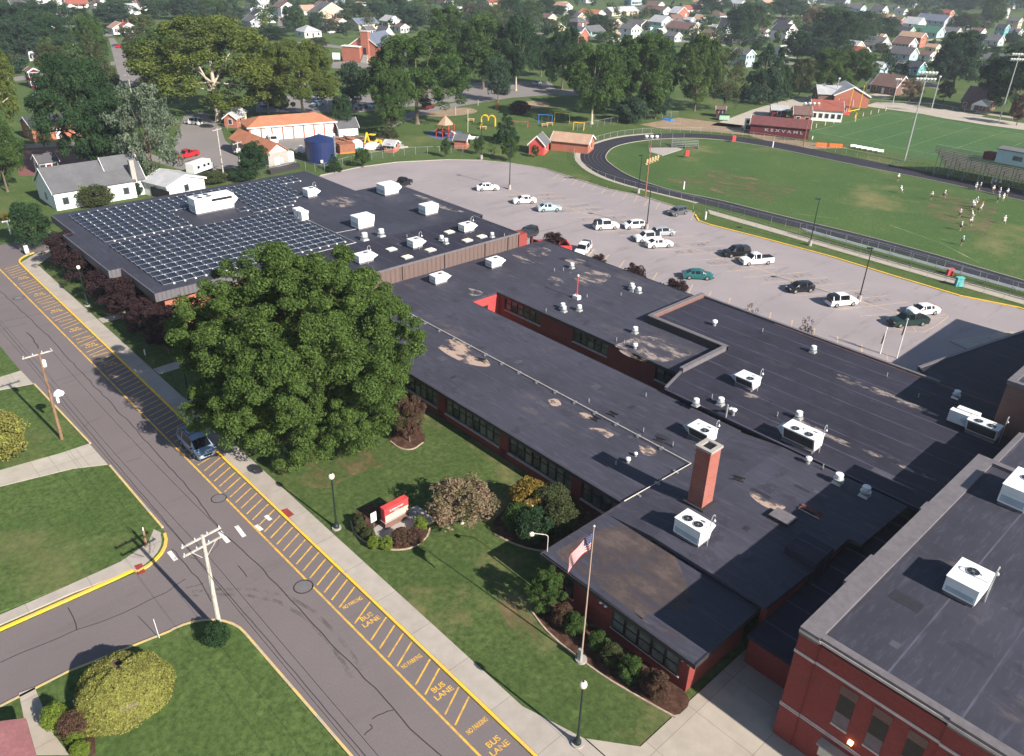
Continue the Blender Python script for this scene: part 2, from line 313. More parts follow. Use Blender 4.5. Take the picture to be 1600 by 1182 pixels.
# ------------------------------------------------------------------ the ground, streets and paths
P2 = lambda *a: [(at(x, y).x, at(x, y).y) for x, y in a]
struct('ground', MB().sheet([(-400, 600), (-400, -2600), (3000, -2600), (3000, 600)], 0.0), 'lawn')
def smooth0(p, it=2):
    for _ in range(it): p = [q for a, b in zip(p, p[1:]+p[:1]) for q in ((a[0]*.75+b[0]*.25, a[1]*.75+b[1]*.25), (a[0]*.25+b[0]*.75, a[1]*.25+b[1]*.75))]
    return p
def arc(cx, cy, r, a0, a1, n=8): return [(cx+r*math.cos(R(a0+(a1-a0)*k/n)), cy+r*math.sin(R(a0+(a1-a0)*k/n))) for k in range(n+1)]
X0 = -60
Z1, Z2, Z3, Z4, Z5 = .004, .008, .012, .016, .020
st = [(X0, -25.65), (142, -25.65)]+arc(142, -30, 4.35, 90, 20, 6)+[(146.6, -34), (146.6, -60), (153.5, -60), (153.5, -16), (260, -16), (260, -6), (153, -6)]
st += [(104, -15.4), (81.8, -16.3), (62.5, -16.5)]+arc(62.5, -12.6, 3.9, 270, 180, 6)+[(59.3, 40), (50.6, 40), (51.4, -5), (50.3, -12.2)]+arc(46.3, -12.4, 4.1, 0, -90, 6)+[(32, -16.6), (X0, -16.6)]
struct('street', MB().sheet(st, Z1), 'street_asphalt')
LZ = .11
def slab(name, poly, mat, z=LZ): return struct(name, MB().prism(poly, -.05, z), mat)
schoollawn = [(140, -27.6), (110, -27.5), (19.5, -27.75), (17.6, -32.7), (19.3, -36.2), (19.3, -95), (14, -100)]
slab('school_lawn', [(139.5, -27.55), (27.0, -27.75), (22.5, -29.0), (19.4, -31.5), (19.4, -46.9), (34.5, -46.9), (34.5, -47.8), (146, -47.8), (146, -36), (143, -31)], 'lawn_dry')
slab('lawn_corner', [(104.5, -15.55), (81.9, -16.4), (62.6, -16.62)]+arc(62.5, -12.6, 3.75, 270, 190, 6)+[(60.6, -10), (60.9, 0), (61, 40), (76, 40), (79.5, -7.4), (82.0, -8.2), (98.4, -12.3), (98.9, -15.6)][:3]+[(61, 40), (86, 40)][1:]+[(79.2, -6.5), (77.6, -13.2), (76.2, -16.45)], 'lawn') if False else None
slab('lawn_beside_street', [(76.1, -16.47), (62.6, -16.6)]+arc(62.5, -12.8, 3.8, 270, 190, 6)+[(60.6, -10), (61.2, 0), (62, 40), (88, 40), (79.2, -6.5), (77.6, -13.6)], 'lawn')
slab('lawn_by_pole', [(98.6, -15.75), (81.3, -16.35), (81.4, -13.6), (82.2, -7.2), (92, 40), (112, 40), (99.6, -11.6)], 'lawn')
slab('lawn_beyond_walk', [(200, -14.9), (103.2, -15.6), (102.9, -12.4), (116, 40), (240, 40)], 'lawn')
slab('lawn_hedge', [(50.7, 40), (51.3, -5), (50.2, -12.2)]+arc(46.3, -12.4, 3.9, 0, -90, 6)+[(32, -16.5), (X0, -16.5), (X0, 40)], 'lawn')
def walk(name, poly, mat='walk', z=.13): return struct(name, MB().prism(poly, -.04, z), mat)
walk('sidewalk', [(X0, -25.95), (142.2, -25.95), (145.6, -29.4), (146.2, -34), (143.5, -34), (142.2, -30.2), (139.6, -27.75), (27.0, -27.85), (22.3, -29.2), (X0, -29.2)])
walk('side_walk', [(62.2, -16.3)]+arc(62.5, -12.6, 3.6, 262, 184, 6)+[(59.5, -8), (59.75, 40), (61.0, 40), (60.6, -8), (60.7, -12.2), (61.6, -14.9), (63.1, -16.0)], 'walk', .125)
walk('driveway', [(81.25, -16.4), (76.2, -16.5), (77.7, -13.6), (79.3, -6.5), (88.1, 40), (91.9, 40), (82.1, -7.2), (81.3, -13.6)], 'drive_concrete', .118)
walk('front_path', [(98.7, -15.8), (103.1, -15.65), (102.8, -12.3), (115.9, 40), (112.1, 40), (99.7, -11.6)], 'drive_concrete', .118)
walk('plaza', [(22.2, -29.3), (19.3, -31.6), (19.3, -60), (9, -60), (9, -39.2), (X0, -39.2), (X0, -29.3)], 'plaza_concrete', .12)
for i, x in enumerate((110.8, 91.5)): walk('lawn_path', [(x, -27.9), (x+1.9, -27.9), (x+2.0, -33.5), (x+.1, -33.5)], 'walk', .122)
k = MB(); k.strip([(X0, -25.8), (139, -25.8)]+arc(142, -30, 4.15, 88, 15, 6), .24, 0, .145)
k.strip([(55.8, 40), (59.3, 10)][1:]+[(59.15, 10), (58.95, -11)]+[(59.0, -12.6)]+arc(62.5, -12.6, 3.95, 184, 262, 6), .26, 0, .14)
struct('yellow_kerb', k, 'kerb_yellow')
k = MB(); k.strip([(75.9, -16.6), (62.9, -16.7)], .2, 0, .135).strip([(98.6, -15.88), (81.3, -16.5)], .2, 0, .135).strip([(50.95, 14), (51.3, -5), (50.25, -12.2)]+arc(46.3, -12.4, 4.0, 0, -90, 8)+[(32, -16.65), (X0, -16.65)], .2, 0, .135)
struct('kerb', k, 'kerb_pale' if 'kerb_pale' in MATS else worn('kerb_pale', (.60, .42, .12), (.36, .31, .25), .6, .8))
MATS['kerb_pale'].name = 'kerb_pale'
# bus lane markings
k = MB(); k.strip([(X0, -23.3), (143.5, -22.75)], .17, Z2)
words = []
x = -12.0; n = 0
cyc = [('NO PARKING', 2.2), ('BUS\nLANE', 1.9)]
marks = [26.2, 34.4, 42.9]                     # where NO PARKING stands; BUS LANE follows behind it
xs = 15.6
gap = []
for px, py, tx in ((745, 1135, 'N'), (642, 1035, 'N'), (552, 942, 'N'), (778, 1163, 'B'), (688, 1080, 'B'), (580, 966, 'B'), (170, 570, 'B'), (138, 541, 'B'), (114, 516, 'B'), (84, 487, 'B'), (58, 461, 'B'), (154, 555, 'N'), (127, 529, 'N'), (99, 502, 'N'), (71, 474, 'N'), (30, 436, 'B')):
    words.append(('NO PARKING' if tx == 'N' else 'BUS\nLANE', at(px, py).x))
for x in (23.4, 15.2, 7.0): words.append(('NO PARKING', x)); words.append(('BUS\nLANE', x-2.3))
x = 0.0
while x < 141.5:
    if all(abs(x-w_[1]) > (.66 if w_[0][0] == 'N' else .92) for w_ in words): k.strip([(x-.6, -23.36), (x+.58, -25.6)] if x < 70 else [(x-.35, -23.3), (x+.35, -25.6)], .135, Z2)
    x += 1.14
struct('bus_lane_lines', k, 'paint_yellow')
wm = {}
vv, ff = [], []
for tx, x in words:
    if x > 139: continue
    if tx not in wm:
        me = text_mesh(tx, 1.0 if tx[0] == 'B' else .60); wm[tx] = ([tuple(v.co) for v in me.vertices], [tuple(p.vertices) for p in me.polygons]); bpy.data.meshes.remove(me)
    V, F = wm[tx]; i = len(vv)
    sx, sy = (.66, .66) if tx[0] == 'B' else (.50, .95)
    for a in V: u, v = a[0]*sx, a[1]*sy; vv.append((x+v, -24.45-u, Z3))        # reads from the street side, across the lane
    ff += [tuple(i+j for j in f) for f in F]
k = MB(); k.v = vv; k.f = ff; k.m = [0]*len(ff); struct('lane_lettering', k, 'paint_yellow')
k = MB()
for a, b in (((347, 823), (340, 832)),): pass
for (x0, y0), (x1, y1) in (((369, 822), (382, 839)), ((343, 831), (357, 848)), ((264, 862), (275, 876)), ((415, 806), (423, 813)), ((400, 821), (409, 829))):
    p, q = at(x0, y0), at(x1, y1); k.strip([p, q], .38, Z3)
struct('crossing_bars', k, 'paint_white')
# sealed cracks
k = MB(); r5 = random.Random(3)
def crack(pts, wd=.055, jit=.09, z=Z4):
    out = []
    for i in range(len(pts)-1):
        a, b = Vector(pts[i][:2]), Vector(pts[i+1][:2]); n = max(2, int((b-a).length/1.1))
        for j in range(n): out.append(a.lerp(b, j/n)+Vector((r5.uniform(-jit, jit), r5.uniform(-jit, jit))))
    out.append(Vector(pts[-1][:2])); k.strip(out, wd, z)
A_ = lambda *a: [at(x, y)[:2] for x, y in a]
crack(A_((0, 455), (70, 520), (130, 585), (220, 680), (300, 770), (345, 830), (400, 880), (465, 950), (530, 1020), (600, 1090), (640, 1140), (690, 1182)), .08)
crack([(30, -17.3), (X0, -17.3)], .06, .03); crack([(160, -17.5), (78, -17.2), (62, -17.25), (45, -17.4), (30, -17.35)], .06, .03); pass
crack(A_((0, 1035), (60, 1010), (120, 985), (190, 960), (260, 925), (290, 905)), .07); crack(A_((105, 950), (113, 965), (120, 985)), .07); crack(A_((0, 515), (42, 505)), .06)
crack(A_((41, 520), (52, 530), (60, 545)), .12); crack(A_((400, 1075), (420, 1100), (440, 1110)), .04); crack(A_((582, 1125), (598, 1115), (615, 1110)), .07); crack(A_((568, 1150), (580, 1140), (578, 1132)), .07)
crack(A_((128, 668), (140, 660), (157, 654)), .06); crack(A_((200, 722), (220, 716)), .05); crack(A_((268, 858), (280, 870), (300, 895), (316, 912), (330, 940)), .07); crack(A_((372, 885), (386, 902)), .07); crack(A_((290, 920), (318, 912)), .05)
crack(A_((100, 600), (118, 594)), .06); crack([(120, -18), (119.6, -22.6)], .06); crack([(98, -17.5), (97.8, -22.6)], .05)
struct('sealed_cracks', k, 'sealer')
stain('tyre_black', (.095, .082, .082), .8, .45, .95)
k = MB()
for off in (0, 1.5):
    k.strip(smooth0([(p.x, p.y+off*.6) for p in (at(300, 925), at(345, 921), at(400, 922), at(450, 932), at(490, 955), at(525, 990), at(552, 1025), at(565, 1050))], 0), .32, Z3+.001*off)
struct('tyre_marks', k, 'tyre_black')
k = MB()
for c, rad in (((474, 917), .85), ((342, 779), .75), ((29, 466), .8)):
    p = at(*c)
    k.mi = 0; k.sheet([(p.x+rad*math.cos(a*.3927), p.y+rad*math.sin(a*.3927)) for a in range(16)], Z2)
    k.mi = 1; k.sheet([(p.x+rad*.86*math.cos(a*.3927), p.y+rad*.86*math.sin(a*.3927)) for a in range(16)], Z3)
    k.mi = 2; k.sheet([(p.x+rad*.42*math.cos(a*.3927), p.y+rad*.42*math.sin(a*.3927)) for a in range(16)], Z4)
struct('manhole_covers', k, ['sealer', 'street_asphalt', 'steel'])
k = MB(); k.prism([(p.x, p.y) for p in (at(210, 886), at(222, 882), at(228, 896), at(217, 900))], .1, .136)
k.prism([(p.x, p.y) for p in (at(437, 800), at(449, 796), at(460, 806), at(449, 812))], .1, .137); struct('tactile_paving', k, 'brick_red')
k = MB()
for pts in (((425, 745), (440, 722), (500, 700), (560, 700), (640, 706), (600, 730), (540, 745), (520, 765), (470, 760)), ((770, 925), (800, 935), (850, 990), (830, 1010), (790, 975)), ((800, 800), (820, 790), (812, 812))): k.sheet(smooth0([(at(x, y, .11).x, at(x, y, .11).y) for x, y in pts]), LZ+.004)
struct('worn_lawn', k, stain('dry_lawn', (.22, .16, .085), .35, .46, .68))
# parking lot
lot = [(20, -92.5), (20, -137.5)]+P2((1590, 480), (1500, 463), (1400, 433), (1300, 402), (1200, 375), (1110, 352), (1092, 346), (1084, 333), (1060, 325), (1000, 306), (950, 296), (900, 280), (850, 264), (800, 256), (751, 251), (700, 250), (620, 254), (560, 262), (500, 275))+[(159, -86), (128, -79)]+[(90, -79)]
lot = [(-60, -92.4), (-60, -146)]+lot[2:]
struct('parking_lot', MB().sheet(lot, Z1), 'lot_asphalt')
k = MB(); k.strip(P2((1700, 515), (1590, 481), (1500, 463), (1400, 433), (1300, 402), (1200, 375), (1110, 352), (1092, 346), (1086, 336)), .35, 0, .14)
struct('lot_kerb_yellow', k, 'kerb_yellow')
k = MB(); k.strip(P2((1080, 331), (1060, 325), (1000, 306), (950, 296), (900, 280), (850, 264), (800, 256), (751, 251), (700, 250), (620, 254), (560, 262), (500, 275)), .3, 0, .13); struct('lot_kerb', k, 'walk')
k = MB()
k.strip([(130, -118), (38.6, -118.9)], .14, Z2)
for i in range(26):                                # double row, aslant
    x = 41+i*3.35
    if x < 124: k.strip([(x+2.7, -113.2), (x-2.9, -124.4)], .13, Z2)
for i in range(24):
    x = 88+i*2.95
    k.strip([(x, -132.0-(.0 if x < 125 else 0)), (x+2.9, -137.2)], .14, Z2) if x < 128 else None
for i in range(20):
    x = 33+i*3.55; k.strip([(x, -99.2), (x+2.4, -104.0)], .17, Z2) if not 100 < x < 104 else None
for i in range(7): x = 106+i*3.5; k.strip([(x, -93.5 if x < 125 else -99), (x+2.6, -98.8 if x < 125 else -104)], .13, Z2)
k.strip(A_((1393, 511), (1420, 519), (1444, 519), (1462, 510), (1481, 496), (1479, 492), (1466, 493)), .14, Z3)
for i in range(6): k.strip(A_((1418+i*9, 499-i*.5), (1432+i*9, 519-i*4.5)), .12, Z3)
k.strip(A_((1522, 535), (1560, 520), (1620, 518)), .2, Z3)
struct('stall_lines', k, 'paint_pale')
worn('oil_smudge', (.14, .12, .12), (.26, .235, .225), .55, .5)  # dark oil colour, worn through to asphalt grey
k = MB()
for i in range(25):
    x = 42.7+i*3.35
    if x < 122 and i % 3: k.strip([(x+2.2, -114.2), (x+.4, -117.8)], 1.3, Z1+.002); k.strip([(x-.3, -119.4), (x-2.2, -123.2)], 1.3, Z1+.002)
struct('oil_stains', k, 'grey_stain' if 'grey_stain' in MATS else stain('grey_stain', (.17, .15, .145), 1.0, .50, .75))
k = MB(); k.prism([(p.x, p.y) for p in (at(1484, 534), at(1560, 521), at(1640, 523), at(1640, 560), at(1530, 555))], 0, .13); struct('lot_island', k, 'walk')
# running track, playing field, football field
def ring(pts_in, pts_out, z):
    mb = MB()
    for i in range(len(pts_in)-1): mb.face([(*pts_in[i], z), (*pts_in[i+1], z), (*pts_out[i+1], z), (*pts_out[i], z)][::1])
    return mb

OUT = P2((1720, 487), (1600, 455), (1403, 394), (1200, 345), (1102, 319), (1020, 300), (962, 284), (927, 269), (909, 253.8), (906, 245), (908, 238), (927, 226), (962, 215.7), (1003, 210.7), (1054, 208.6), (1105, 209.4), (1200, 219), (1327, 245), (1479, 275), (1600, 298), (1720, 322))
INN = P2((1720, 472), (1600, 440), (1403, 381.5), (1200, 333), (1120, 312), (1054, 300), (1003, 284), (973, 271), (952, 256), (946, 250), (944.7, 243), (955, 231), (978, 224), (1016, 218.3), (1066, 215.7), (1120, 217.5), (1200, 229), (1327, 256.3), (1460, 282), (1600, 314), (1720, 341))
def smooth(p, it=2):
    for _ in range(it):
        q = [p[0]]
        for a, b in zip(p[:-1], p[1:]): q += [(a[0]*.75+b[0]*.25, a[1]*.75+b[1]*.25), (a[0]*.25+b[0]*.75, a[1]*.25+b[1]*.75)]
        p = q+[p[-1]]
    return p
OUT, INN = smooth(OUT), smooth(INN)
lerp2 = lambda a, b, t: (a[0]+(b[0]-a[0])*t, a[1]+(b[1]-a[1])*t)
struct('running_track', ring(INN, OUT, Z2), 'track_black')
struct('playing_field', MB().sheet(INN, Z1), 'field_grass')
k = MB()
for j in range(1, 6): k.strip([lerp2(a, b, j/6) for a, b in zip(INN, OUT)], .07, Z3)
struct('track_lines', k, 'track_line')
k = MB(); k.strip([lerp2(a, b, -.03) for a, b in zip(INN, OUT)], .22, 0, .1); struct('track_kerb', k, 'walk')
apron = [lerp2(a, b, 1.22) for a, b in zip(INN, OUT)]
k = MB()
for i in range(18, 55): k.face([(*OUT[i], Z1), (*OUT[i+1], Z1), (*apron[i+1], Z1), (*apron[i], Z1)])
struct('track_apron', k, 'gravel')
struct('football_field', MB().sheet([(118.5, -226), (-60, -226), (-60, -290), (118.5, -290)], Z1), 'turf')
k = MB()
for i in range(15):
    x = 108.5-i*9.2; k.strip([(x, -233), (x, -284)], .2, Z2)
k.strip([(117.6, -233), (-60, -233)], .3, Z2).strip([(117.6, -284), (-60, -284)], .3, Z2).strip([(117.6, -233), (117.6, -284)], .3, Z2)
for i in range(40):
    for yy in (-251, -266): k.strip([(116-i*4.6, yy), (115-i*4.6, yy)], .2, Z2)
struct('yard_lines', k, 'field_line')
for i, (px, py, n) in enumerate(((1350, 213, 'x'), (1440, 226, 'y'))):
    pass
k = MB(); k.strip(A_((1390, 352), (1470, 380), (1530, 411)), .25, Z2+.002).strip(A_((1238, 334), (1310, 342)), .2, Z2+.002); struct('field_chalk_lines', k, 'field_line')
struct('worn_turf', MB().sheet(P2((1470, 300), (1560, 325), (1540, 370), (1490, 355), (1440, 330)), Z2).sheet(P2((1040, 280), (1120, 265), (1250, 295), (1200, 318), (1100, 300)), Z2), stain('dry_patch', (.20, .16, .09), .25, .46, .66))
# far roads, park drive, lots, dirt
struct('park_drive', MB().sheet(P2((598, 190), (640, 176), (700, 163), (800, 145), (860, 139), (900, 141), (905, 150), (866, 148), (800, 153), (720, 166), (650, 184), (610, 200)), Z1), 'road_far')
struct('tree_car_park', MB().sheet(P2((400, 150), (560, 150), (760, 128), (860, 128), (870, 142), (700, 160), (560, 176), (400, 176)), Z2), 'road_far')
struct('stadium_drive', MB().sheet(P2((1138, 186), (1175, 172), (1215, 160), (1255, 152), (1275, 150), (1290, 156), (1255, 165), (1230, 172), (1215, 190), (1150, 200), (1110, 196)), Z1), 'gravel')
struct('stadium_path', MB().sheet(P2((1350, 166), (1370, 160), (1420, 162), (1500, 178), (1620, 196), (1620, 206), (1500, 190), (1440, 178)), Z1), 'gravel')
struct('yard_dirt', MB().sheet(P2((1000, 195), (1060, 184), (1110, 190), (1160, 196), (1200, 212), (1260, 222), (1330, 232), (1240, 233), (1170, 212), (1110, 206), (1040, 202)), Z1), 'dirt')
struct('depot_yard', MB().sheet(P2((385, 222), (530, 205), (560, 212), (570, 232), (512, 245), (470, 243), (455, 232), (425, 240)), Z1), 'road_far')
struct('depot_dirt', MB().sheet(P2((528, 222), (600, 212), (630, 222), (600, 236), (540, 240)), Z2), 'dirt')
struct('back_lot', MB().sheet(P2((288, 180), (318, 175), (345, 200), (352, 220), (378, 240), (372, 262), (300, 270), (270, 262), (275, 215)), Z1), 'road_far')
struct('alley', MB().sheet(P2((40, 232), (110, 228), (190, 235), (270, 262), (275, 255), (200, 228), (105, 222), (40, 226)), Z1), 'road_far')
struct('brick_patio', MB().sheet(P2((20, 238), (60, 234), (130, 232), (190, 250), (190, 275), (30, 275)), Z2), 'brick_red')
struct('town_street', MB().sheet(P2((170, 60), (178, 60), (215, 108), (235, 130), (210, 135), (188, 130), (180, 100)), Z1), 'road_far')
struct('town_road', MB().sheet(P2((435, 0), (448, 0), (446, 45), (434, 44)), Z1), 'road_far')
struct('church_road', MB().sheet(P2((515, 98), (590, 93), (640, 84), (645, 88), (592, 105), (520, 107)), Z1), 'road_far')
struct('red_street', MB().sheet(P2((1118, 66), (1160, 56), (1200, 55), (1200, 62), (1130, 72)), Z1), 'plaza_concrete')
struct('play_surface', MB().sheet(P2((662, 206), (690, 203), (720, 206), (728, 216), (700, 221), (676, 216)), Z2), 'play_rubber')
struct('sand_pit', MB().sheet(smooth(P2((663, 178), (700, 170), (735, 168), (752, 176), (700, 183), (668, 182), (663, 178))), Z3).sheet(smooth(P2((806, 163), (820, 158), (855, 159), (862, 166), (838, 170), (812, 168), (806, 163))), Z3), 'dirt')
struct('ball_pad', MB().prism(P2((1014, 232), (1058, 231), (1066, 234), (1035, 244), (1014, 238)), 0, .12), 'block')
struct('bleacher_path', MB().sheet([(88, -138.4), (24, -138.0), (24, -140.9), (90, -140.6)], Z1), 'gravel')
k = MB()
for pts in (((830, 955), (856, 990), (905, 1030), (950, 1062), (990, 1085), (1030, 1108), (1056, 1122), (1080, 1100), (1070, 1080), (1000, 1020), (880, 940), (850, 925)),
            ((548, 815), (553, 835), (575, 850), (610, 861), (645, 858), (668, 840), (672, 825), (655, 806), (640, 795), (600, 785), (570, 790), (555, 800)),
            ((770, 815), (772, 835), (800, 850), (840, 862), (880, 858), (935, 842), (960, 820), (900, 790), (850, 780), (800, 785)),
            ((612, 695), (640, 704), (663, 692), (665, 675), (620, 670), (608, 685))):
    poly = smooth([(at(x, y, .11).x, at(x, y, .11).y) for x, y in pts+(pts[0],)], 1)[:-1]; k.prism(poly, .05, .135)
struct('mulch_beds', k, 'mulch')
k = MB()
for pts in (((548, 815), (553, 835), (575, 850), (610, 861), (645, 858), (668, 840), (672, 825)), ((610, 690), (625, 702), (645, 704), (661, 692)), ((830, 955), (856, 990), (905, 1030), (950, 1062), (990, 1085), (1030, 1108), (1056, 1122)), ((772, 835), (800, 850), (840, 862), (870, 861))):
    k.strip(smooth([(at(x, y, .11).x, at(x, y, .11).y) for x, y in pts]), .14, .05, .2)
struct('bed_edging', k, 'edging')
struct('hedge_bed', MB().prism(P2((108, 1182), (100, 1150), (103, 1125), (120, 1112), (140, 1118), (148, 1140), (150, 1182)), .05, .14), 'mulch')
struct('house_path', MB().prism(P2((30, 1085), (55, 1076), (85, 1150), (110, 1182), (50, 1182)), .05, .135), 'plaza_concrete')
# ------------------------------------------------------------------ the school buildings
def wallbox(name, x0, y0, x1, y1, z0, z1, mat, par): return MB().box(x0, y0, z0, x1, y1, z1).build(name, mat, par, world=True)
def window_band(par, axis, c, a0, a1, z0, z1, n, blind=.55, out=1, rows=2):
    """a run of steel windows: one part per window with its two panes below it"""
    st = (a1-a0)/n
    for i in range(n):
        p, q = a0+i*st+.04, a0+(i+1)*st-.04; fr = MB(); pn = MB(); t = .07
        def bx(mb, u0, w0, u1, w1, d0, d1):
            if axis == 'y': mb.box(u0, min(c+out*d0, c+out*d1), w0, u1, max(c+out*d0, c+out*d1), w1)
            else: mb.box(min(c+out*d0, c+out*d1), u0, w0, max(c+out*d0, c+out*d1), u1, w1)
        for u0, w0, u1, w1 in ((p, z0, p+t, z1), (q-t, z0, q, z1), (p+t, z0, q-t, z0+t), (p+t, z1-t, q-t, z1), (p+t, (z0+z1)/2-.04, q-t, (z0+z1)/2+.04)): bx(fr, u0, w0, u1, w1, -.02, .07)
        zm = (z0+z1)/2; lo = rnd.random() < blind
        pn.mi = 1 if rnd.random() < blind+.25 else 0; bx(pn, p+t, zm+.04, q-t, z1-t, -.02, .015)
        pn.mi = 1 if lo else 0; bx(pn, p+t, z0+t, q-t, zm-.04, -.02, .012)
        w_ = fr.build('window', 'frame_dark', par, world=True); pn2 = pn
        pn2.v = [(a[0]-par.location.x, a[1]-par.location.y, a[2]-par.location.z) for a in pn2.v]; pn2.build('pane', ['window_dark', 'window_blind'], w_)
# --- classroom and office building
S = thing('school_building', 'low red brick school wings with flat dark roofs, windows facing the lawn and narrow courtyard', 'school', (50, -60, 0))
zc = 3.8
wl = MB()
wl.box(20.0, -37.6, 0, 34.2, -38.0, zc-.3).box(20.0, -45.0, 0, 20.4, -38.0, zc-.3).box(33.9, -48, 0, 34.3, -38.0, zc-.3)          # office
wl.box(35.2, -48.3, 0, 94, -47.95, .84)                                                                                        # lawn wing, below the windows
for a, b in ((34.3, 35.2), (40.15, 41.35), (50.4, 51.7), (60.9, 62.2), (71.3, 72.6), (81.9, 83.2)): wl.box(a, -48.28, 0, b, -47.9, zc-.3)
wl.box(44, -66.1, 0, 78.3, -65.9, zc-.3).box(78.3, -71.9, 0, 78.6, -65.9, zc-.3)
wl.box(46, -72.2, 0, 78.3, -71.75, 1.35)
for a, b in ((77.05, 78.3), (63.7, 69.7), (50.0, 57.6), (44.8, 46.3)): wl.box(a, -72.2, 1.35, b, -71.75, zc-.3)
wl.box(58, -92.3, 0, 92, -92.0, zc-.3)
wl.build('wall', 'brick_dark', S, world=True)
wallbox('wall', 78.2, -71.75, 78.28, -66.3, 0, zc-.3, 'red_paint', S)['label'] = 'pink red painted end wall of the courtyard'
pr = [(34.6, -37.3), (19.4, -37.1), (19.4, -45.4), (23.9, -45.4), (23.9, -47.4)]
rf = MB(); rf.prism([(19.4, -37.1), (34.7, -37.3), (34.7, -47.4), (90.1, -47.4), (90.1, -66.3), (34.5, -66.3), (34.5, -57), (19.4, -57)], zc-.3, zc)
rf.build('roof', 'roof_low', S, world=True)
rf = MB(); rf.prism([(78.2, -66.3), (90.1, -66.3), (90.1, -92.3), (57.8, -92.3), (57.8, -79.9), (46, -79.9), (46, -71.4), (78.2, -71.4)], zc-.32, zc-.002); rf.build('roof', 'roof_low', S, world=True)
k = MB(); k.box(19.34, -37.1, zc-.35, 34.76, -37.02, zc+.06).box(19.30, -57, zc-.35, 19.4, -37.02, zc+.06).box(34.7, -47.4, zc-.35, 34.78, -37.1, zc+.06).box(34.78, -47.42, zc-.35, 90.2, -47.32, zc+.05)
k.box(46, -71.42, zc-.4, 78.2, -71.34, zc+.03).box(44.6, -66.38, zc-.35, 78.2, -66.3, zc+.03).box(57.8, -92.38, zc-.35, 90, -92.3, zc+.06)
k.build('fascia', 'coping_dark', S, world=True)
for a0, a1, n in ((35.25, 40.1, 4), (41.4, 50.35, 8), (51.75, 60.85, 8), (62.25, 71.25, 8), (72.65, 81.8, 8)): window_band(S, 'y', -48.2, a0, a1, .9, 3.35, n, .6)
for a0, a1, n in ((69.75, 77.0, 6), (57.65, 63.65, 5), (46.35, 49.95, 3)): window_band(S, 'y', -72.05, a0, a1, 1.4, 3.3, n, .15)
for a, b in ((35.2, 40.15), (41.35, 50.4), (51.7, 60.9), (62.2, 71.3), (72.6, 81.9)): MB().box(a, -48.2, .80, b, -47.88, .9).build('sill', 'band_stone', S, world=True)
for a, b in ((69.7, 77.05), (57.6, 63.7), (46.3, 50)): MB().box(a, -72.2, 1.3, b, -71.68, 1.38).build('sill', 'band_stone', S, world=True)
for a in ((20.7, -37.6, 1.0, 27.3, -37.5, 1.1), (31.2, -37.6, .84, 32.45, -37.5, .94)): MB().box(*a).build('sill', 'band_stone', S, world=True)
for a in (40.3, 50.55, 61.05, 71.45): MB().box(a+.1, -47.9, .1, a+.95, -47.86, 1.0).build('vent_panel', 'maroon', S, world=True)
window_band(S, 'y', -37.58, 20.8, 27.2, 1.1, 3.05, 5, .85); window_band(S, 'y', -37.58, 31.3, 32.4, .94, 3.1, 1, .3)
MB().box(27.6, -37.6, .1, 28.9, -37.56, 2.2).build('panel', 'brick_dark', S, world=True)
dr = MB().box(78.12, -69.6, 0, 78.2, -68.5, 2.3).build('door', 'frame_dark', S, world=True)
for p in ((28.0, -37.5, 3.0), (20.2, -37.52, 3.2)):
    f_ = MB().box(p[0]-.35, p[1], p[2]-.05, p[0]+.35, p[1]+.1, p[2]+.05).lathe(p[0]-.25, p[1]+.2, [(.05, p[2]-.1), (.14, p[2]), (.05, p[2]+.12)], 8).lathe(p[0]+.25, p[1]+.2, [(.05, p[2]-.1), (.14, p[2]), (.05, p[2]+.12)], 8).build('floodlight', 'rtu_white', S, world=True)
# raised boiler-room roof (the step beside the office roof)
k = MB(); k.prism([(29.6, -45.3), (18.85, -45.3), (18.55, -52.3), (18.55, -58.0), (17.3, -58.0), (17.05, -66.0), (47, -66.0), (47, -54), (29.6, -54)], zc-.2, zc+.55) if False else None
zb = 4.35
wallbox('wall', 19.0, -52.3, 29.2, -45.6, zc, zb-.02, 'brick_dark', S)
wallbox('wall', 18.8, -65.8, 19.3, -45.5, 0, zb-.25, 'brick_dark', S)
k = MB(); k.prism([(29.6, -45.2), (18.8, -45.2), (18.5, -52.2), (18.5, -57.6), (17.4, -57.6), (17.1, -65.9), (29.6, -65.9)], zb-.28, zb); k.build('roof', 'roof_low', S, world=True)
k = MB(); k.hexa([(29.6, -65.9, zc-.1), (34.5, -65.9, zc-.1), (34.5, -45.2, zc-.1), (29.6, -45.2, zc-.1), (29.6, -65.9, zb-.003), (34.5, -65.9, zc+.004), (34.5, -45.2, zc+.004), (29.6, -45.2, zb-.003)]); k.build('roof', 'roof_low', S, world=True)
k = MB(); k.box(18.4, -54.6, 0, 21.2, -51.8, 5.05).build('stair_head', 'roof_hall', S, world=True)
# hall with raised parapet
zh = 4.35
k = MB(); k.box(13.9, -91.9, 0, 46.1, -91.6, zh).box(45.9, -80.0, 0, 46.2, -71.3, zh+.5).box(46.2, -80.05, 0, 57.7, -79.75, zh+.5).box(57.3, -92, 0, 57.7, -80, zh+.5); k.build('wall', 'brick_brown', S, world=True)
k = MB(); k.prism([(17.1, -66.2), (14.3, -66.2), (14.3, -91.6), (57.5, -91.6), (57.5, -79.9), (46.1, -79.9), (46.1, -71.3), (44.6, -66.2)], zh-.3, zh+.004); k.build('roof', 'roof_hall', S, world=True)
k = MB()
zp = zh+.55
k.box(45.6, -80.3, zh-.6, 46.15, -71.0, zp).box(45.6, -80.35, zh-.6, 57.9, -79.8, zp-.003).box(57.4, -91.9, zh-.6, 57.95, -80.35, zp).box(24.8, -92.15, zh-.5, 57.9, -91.75, zp-.3)
k.strip([(45.9, -71.2), (44.7, -66.6)], .3, zh, zh+.12)
k.build('parapet', 'coping', S, world=True)
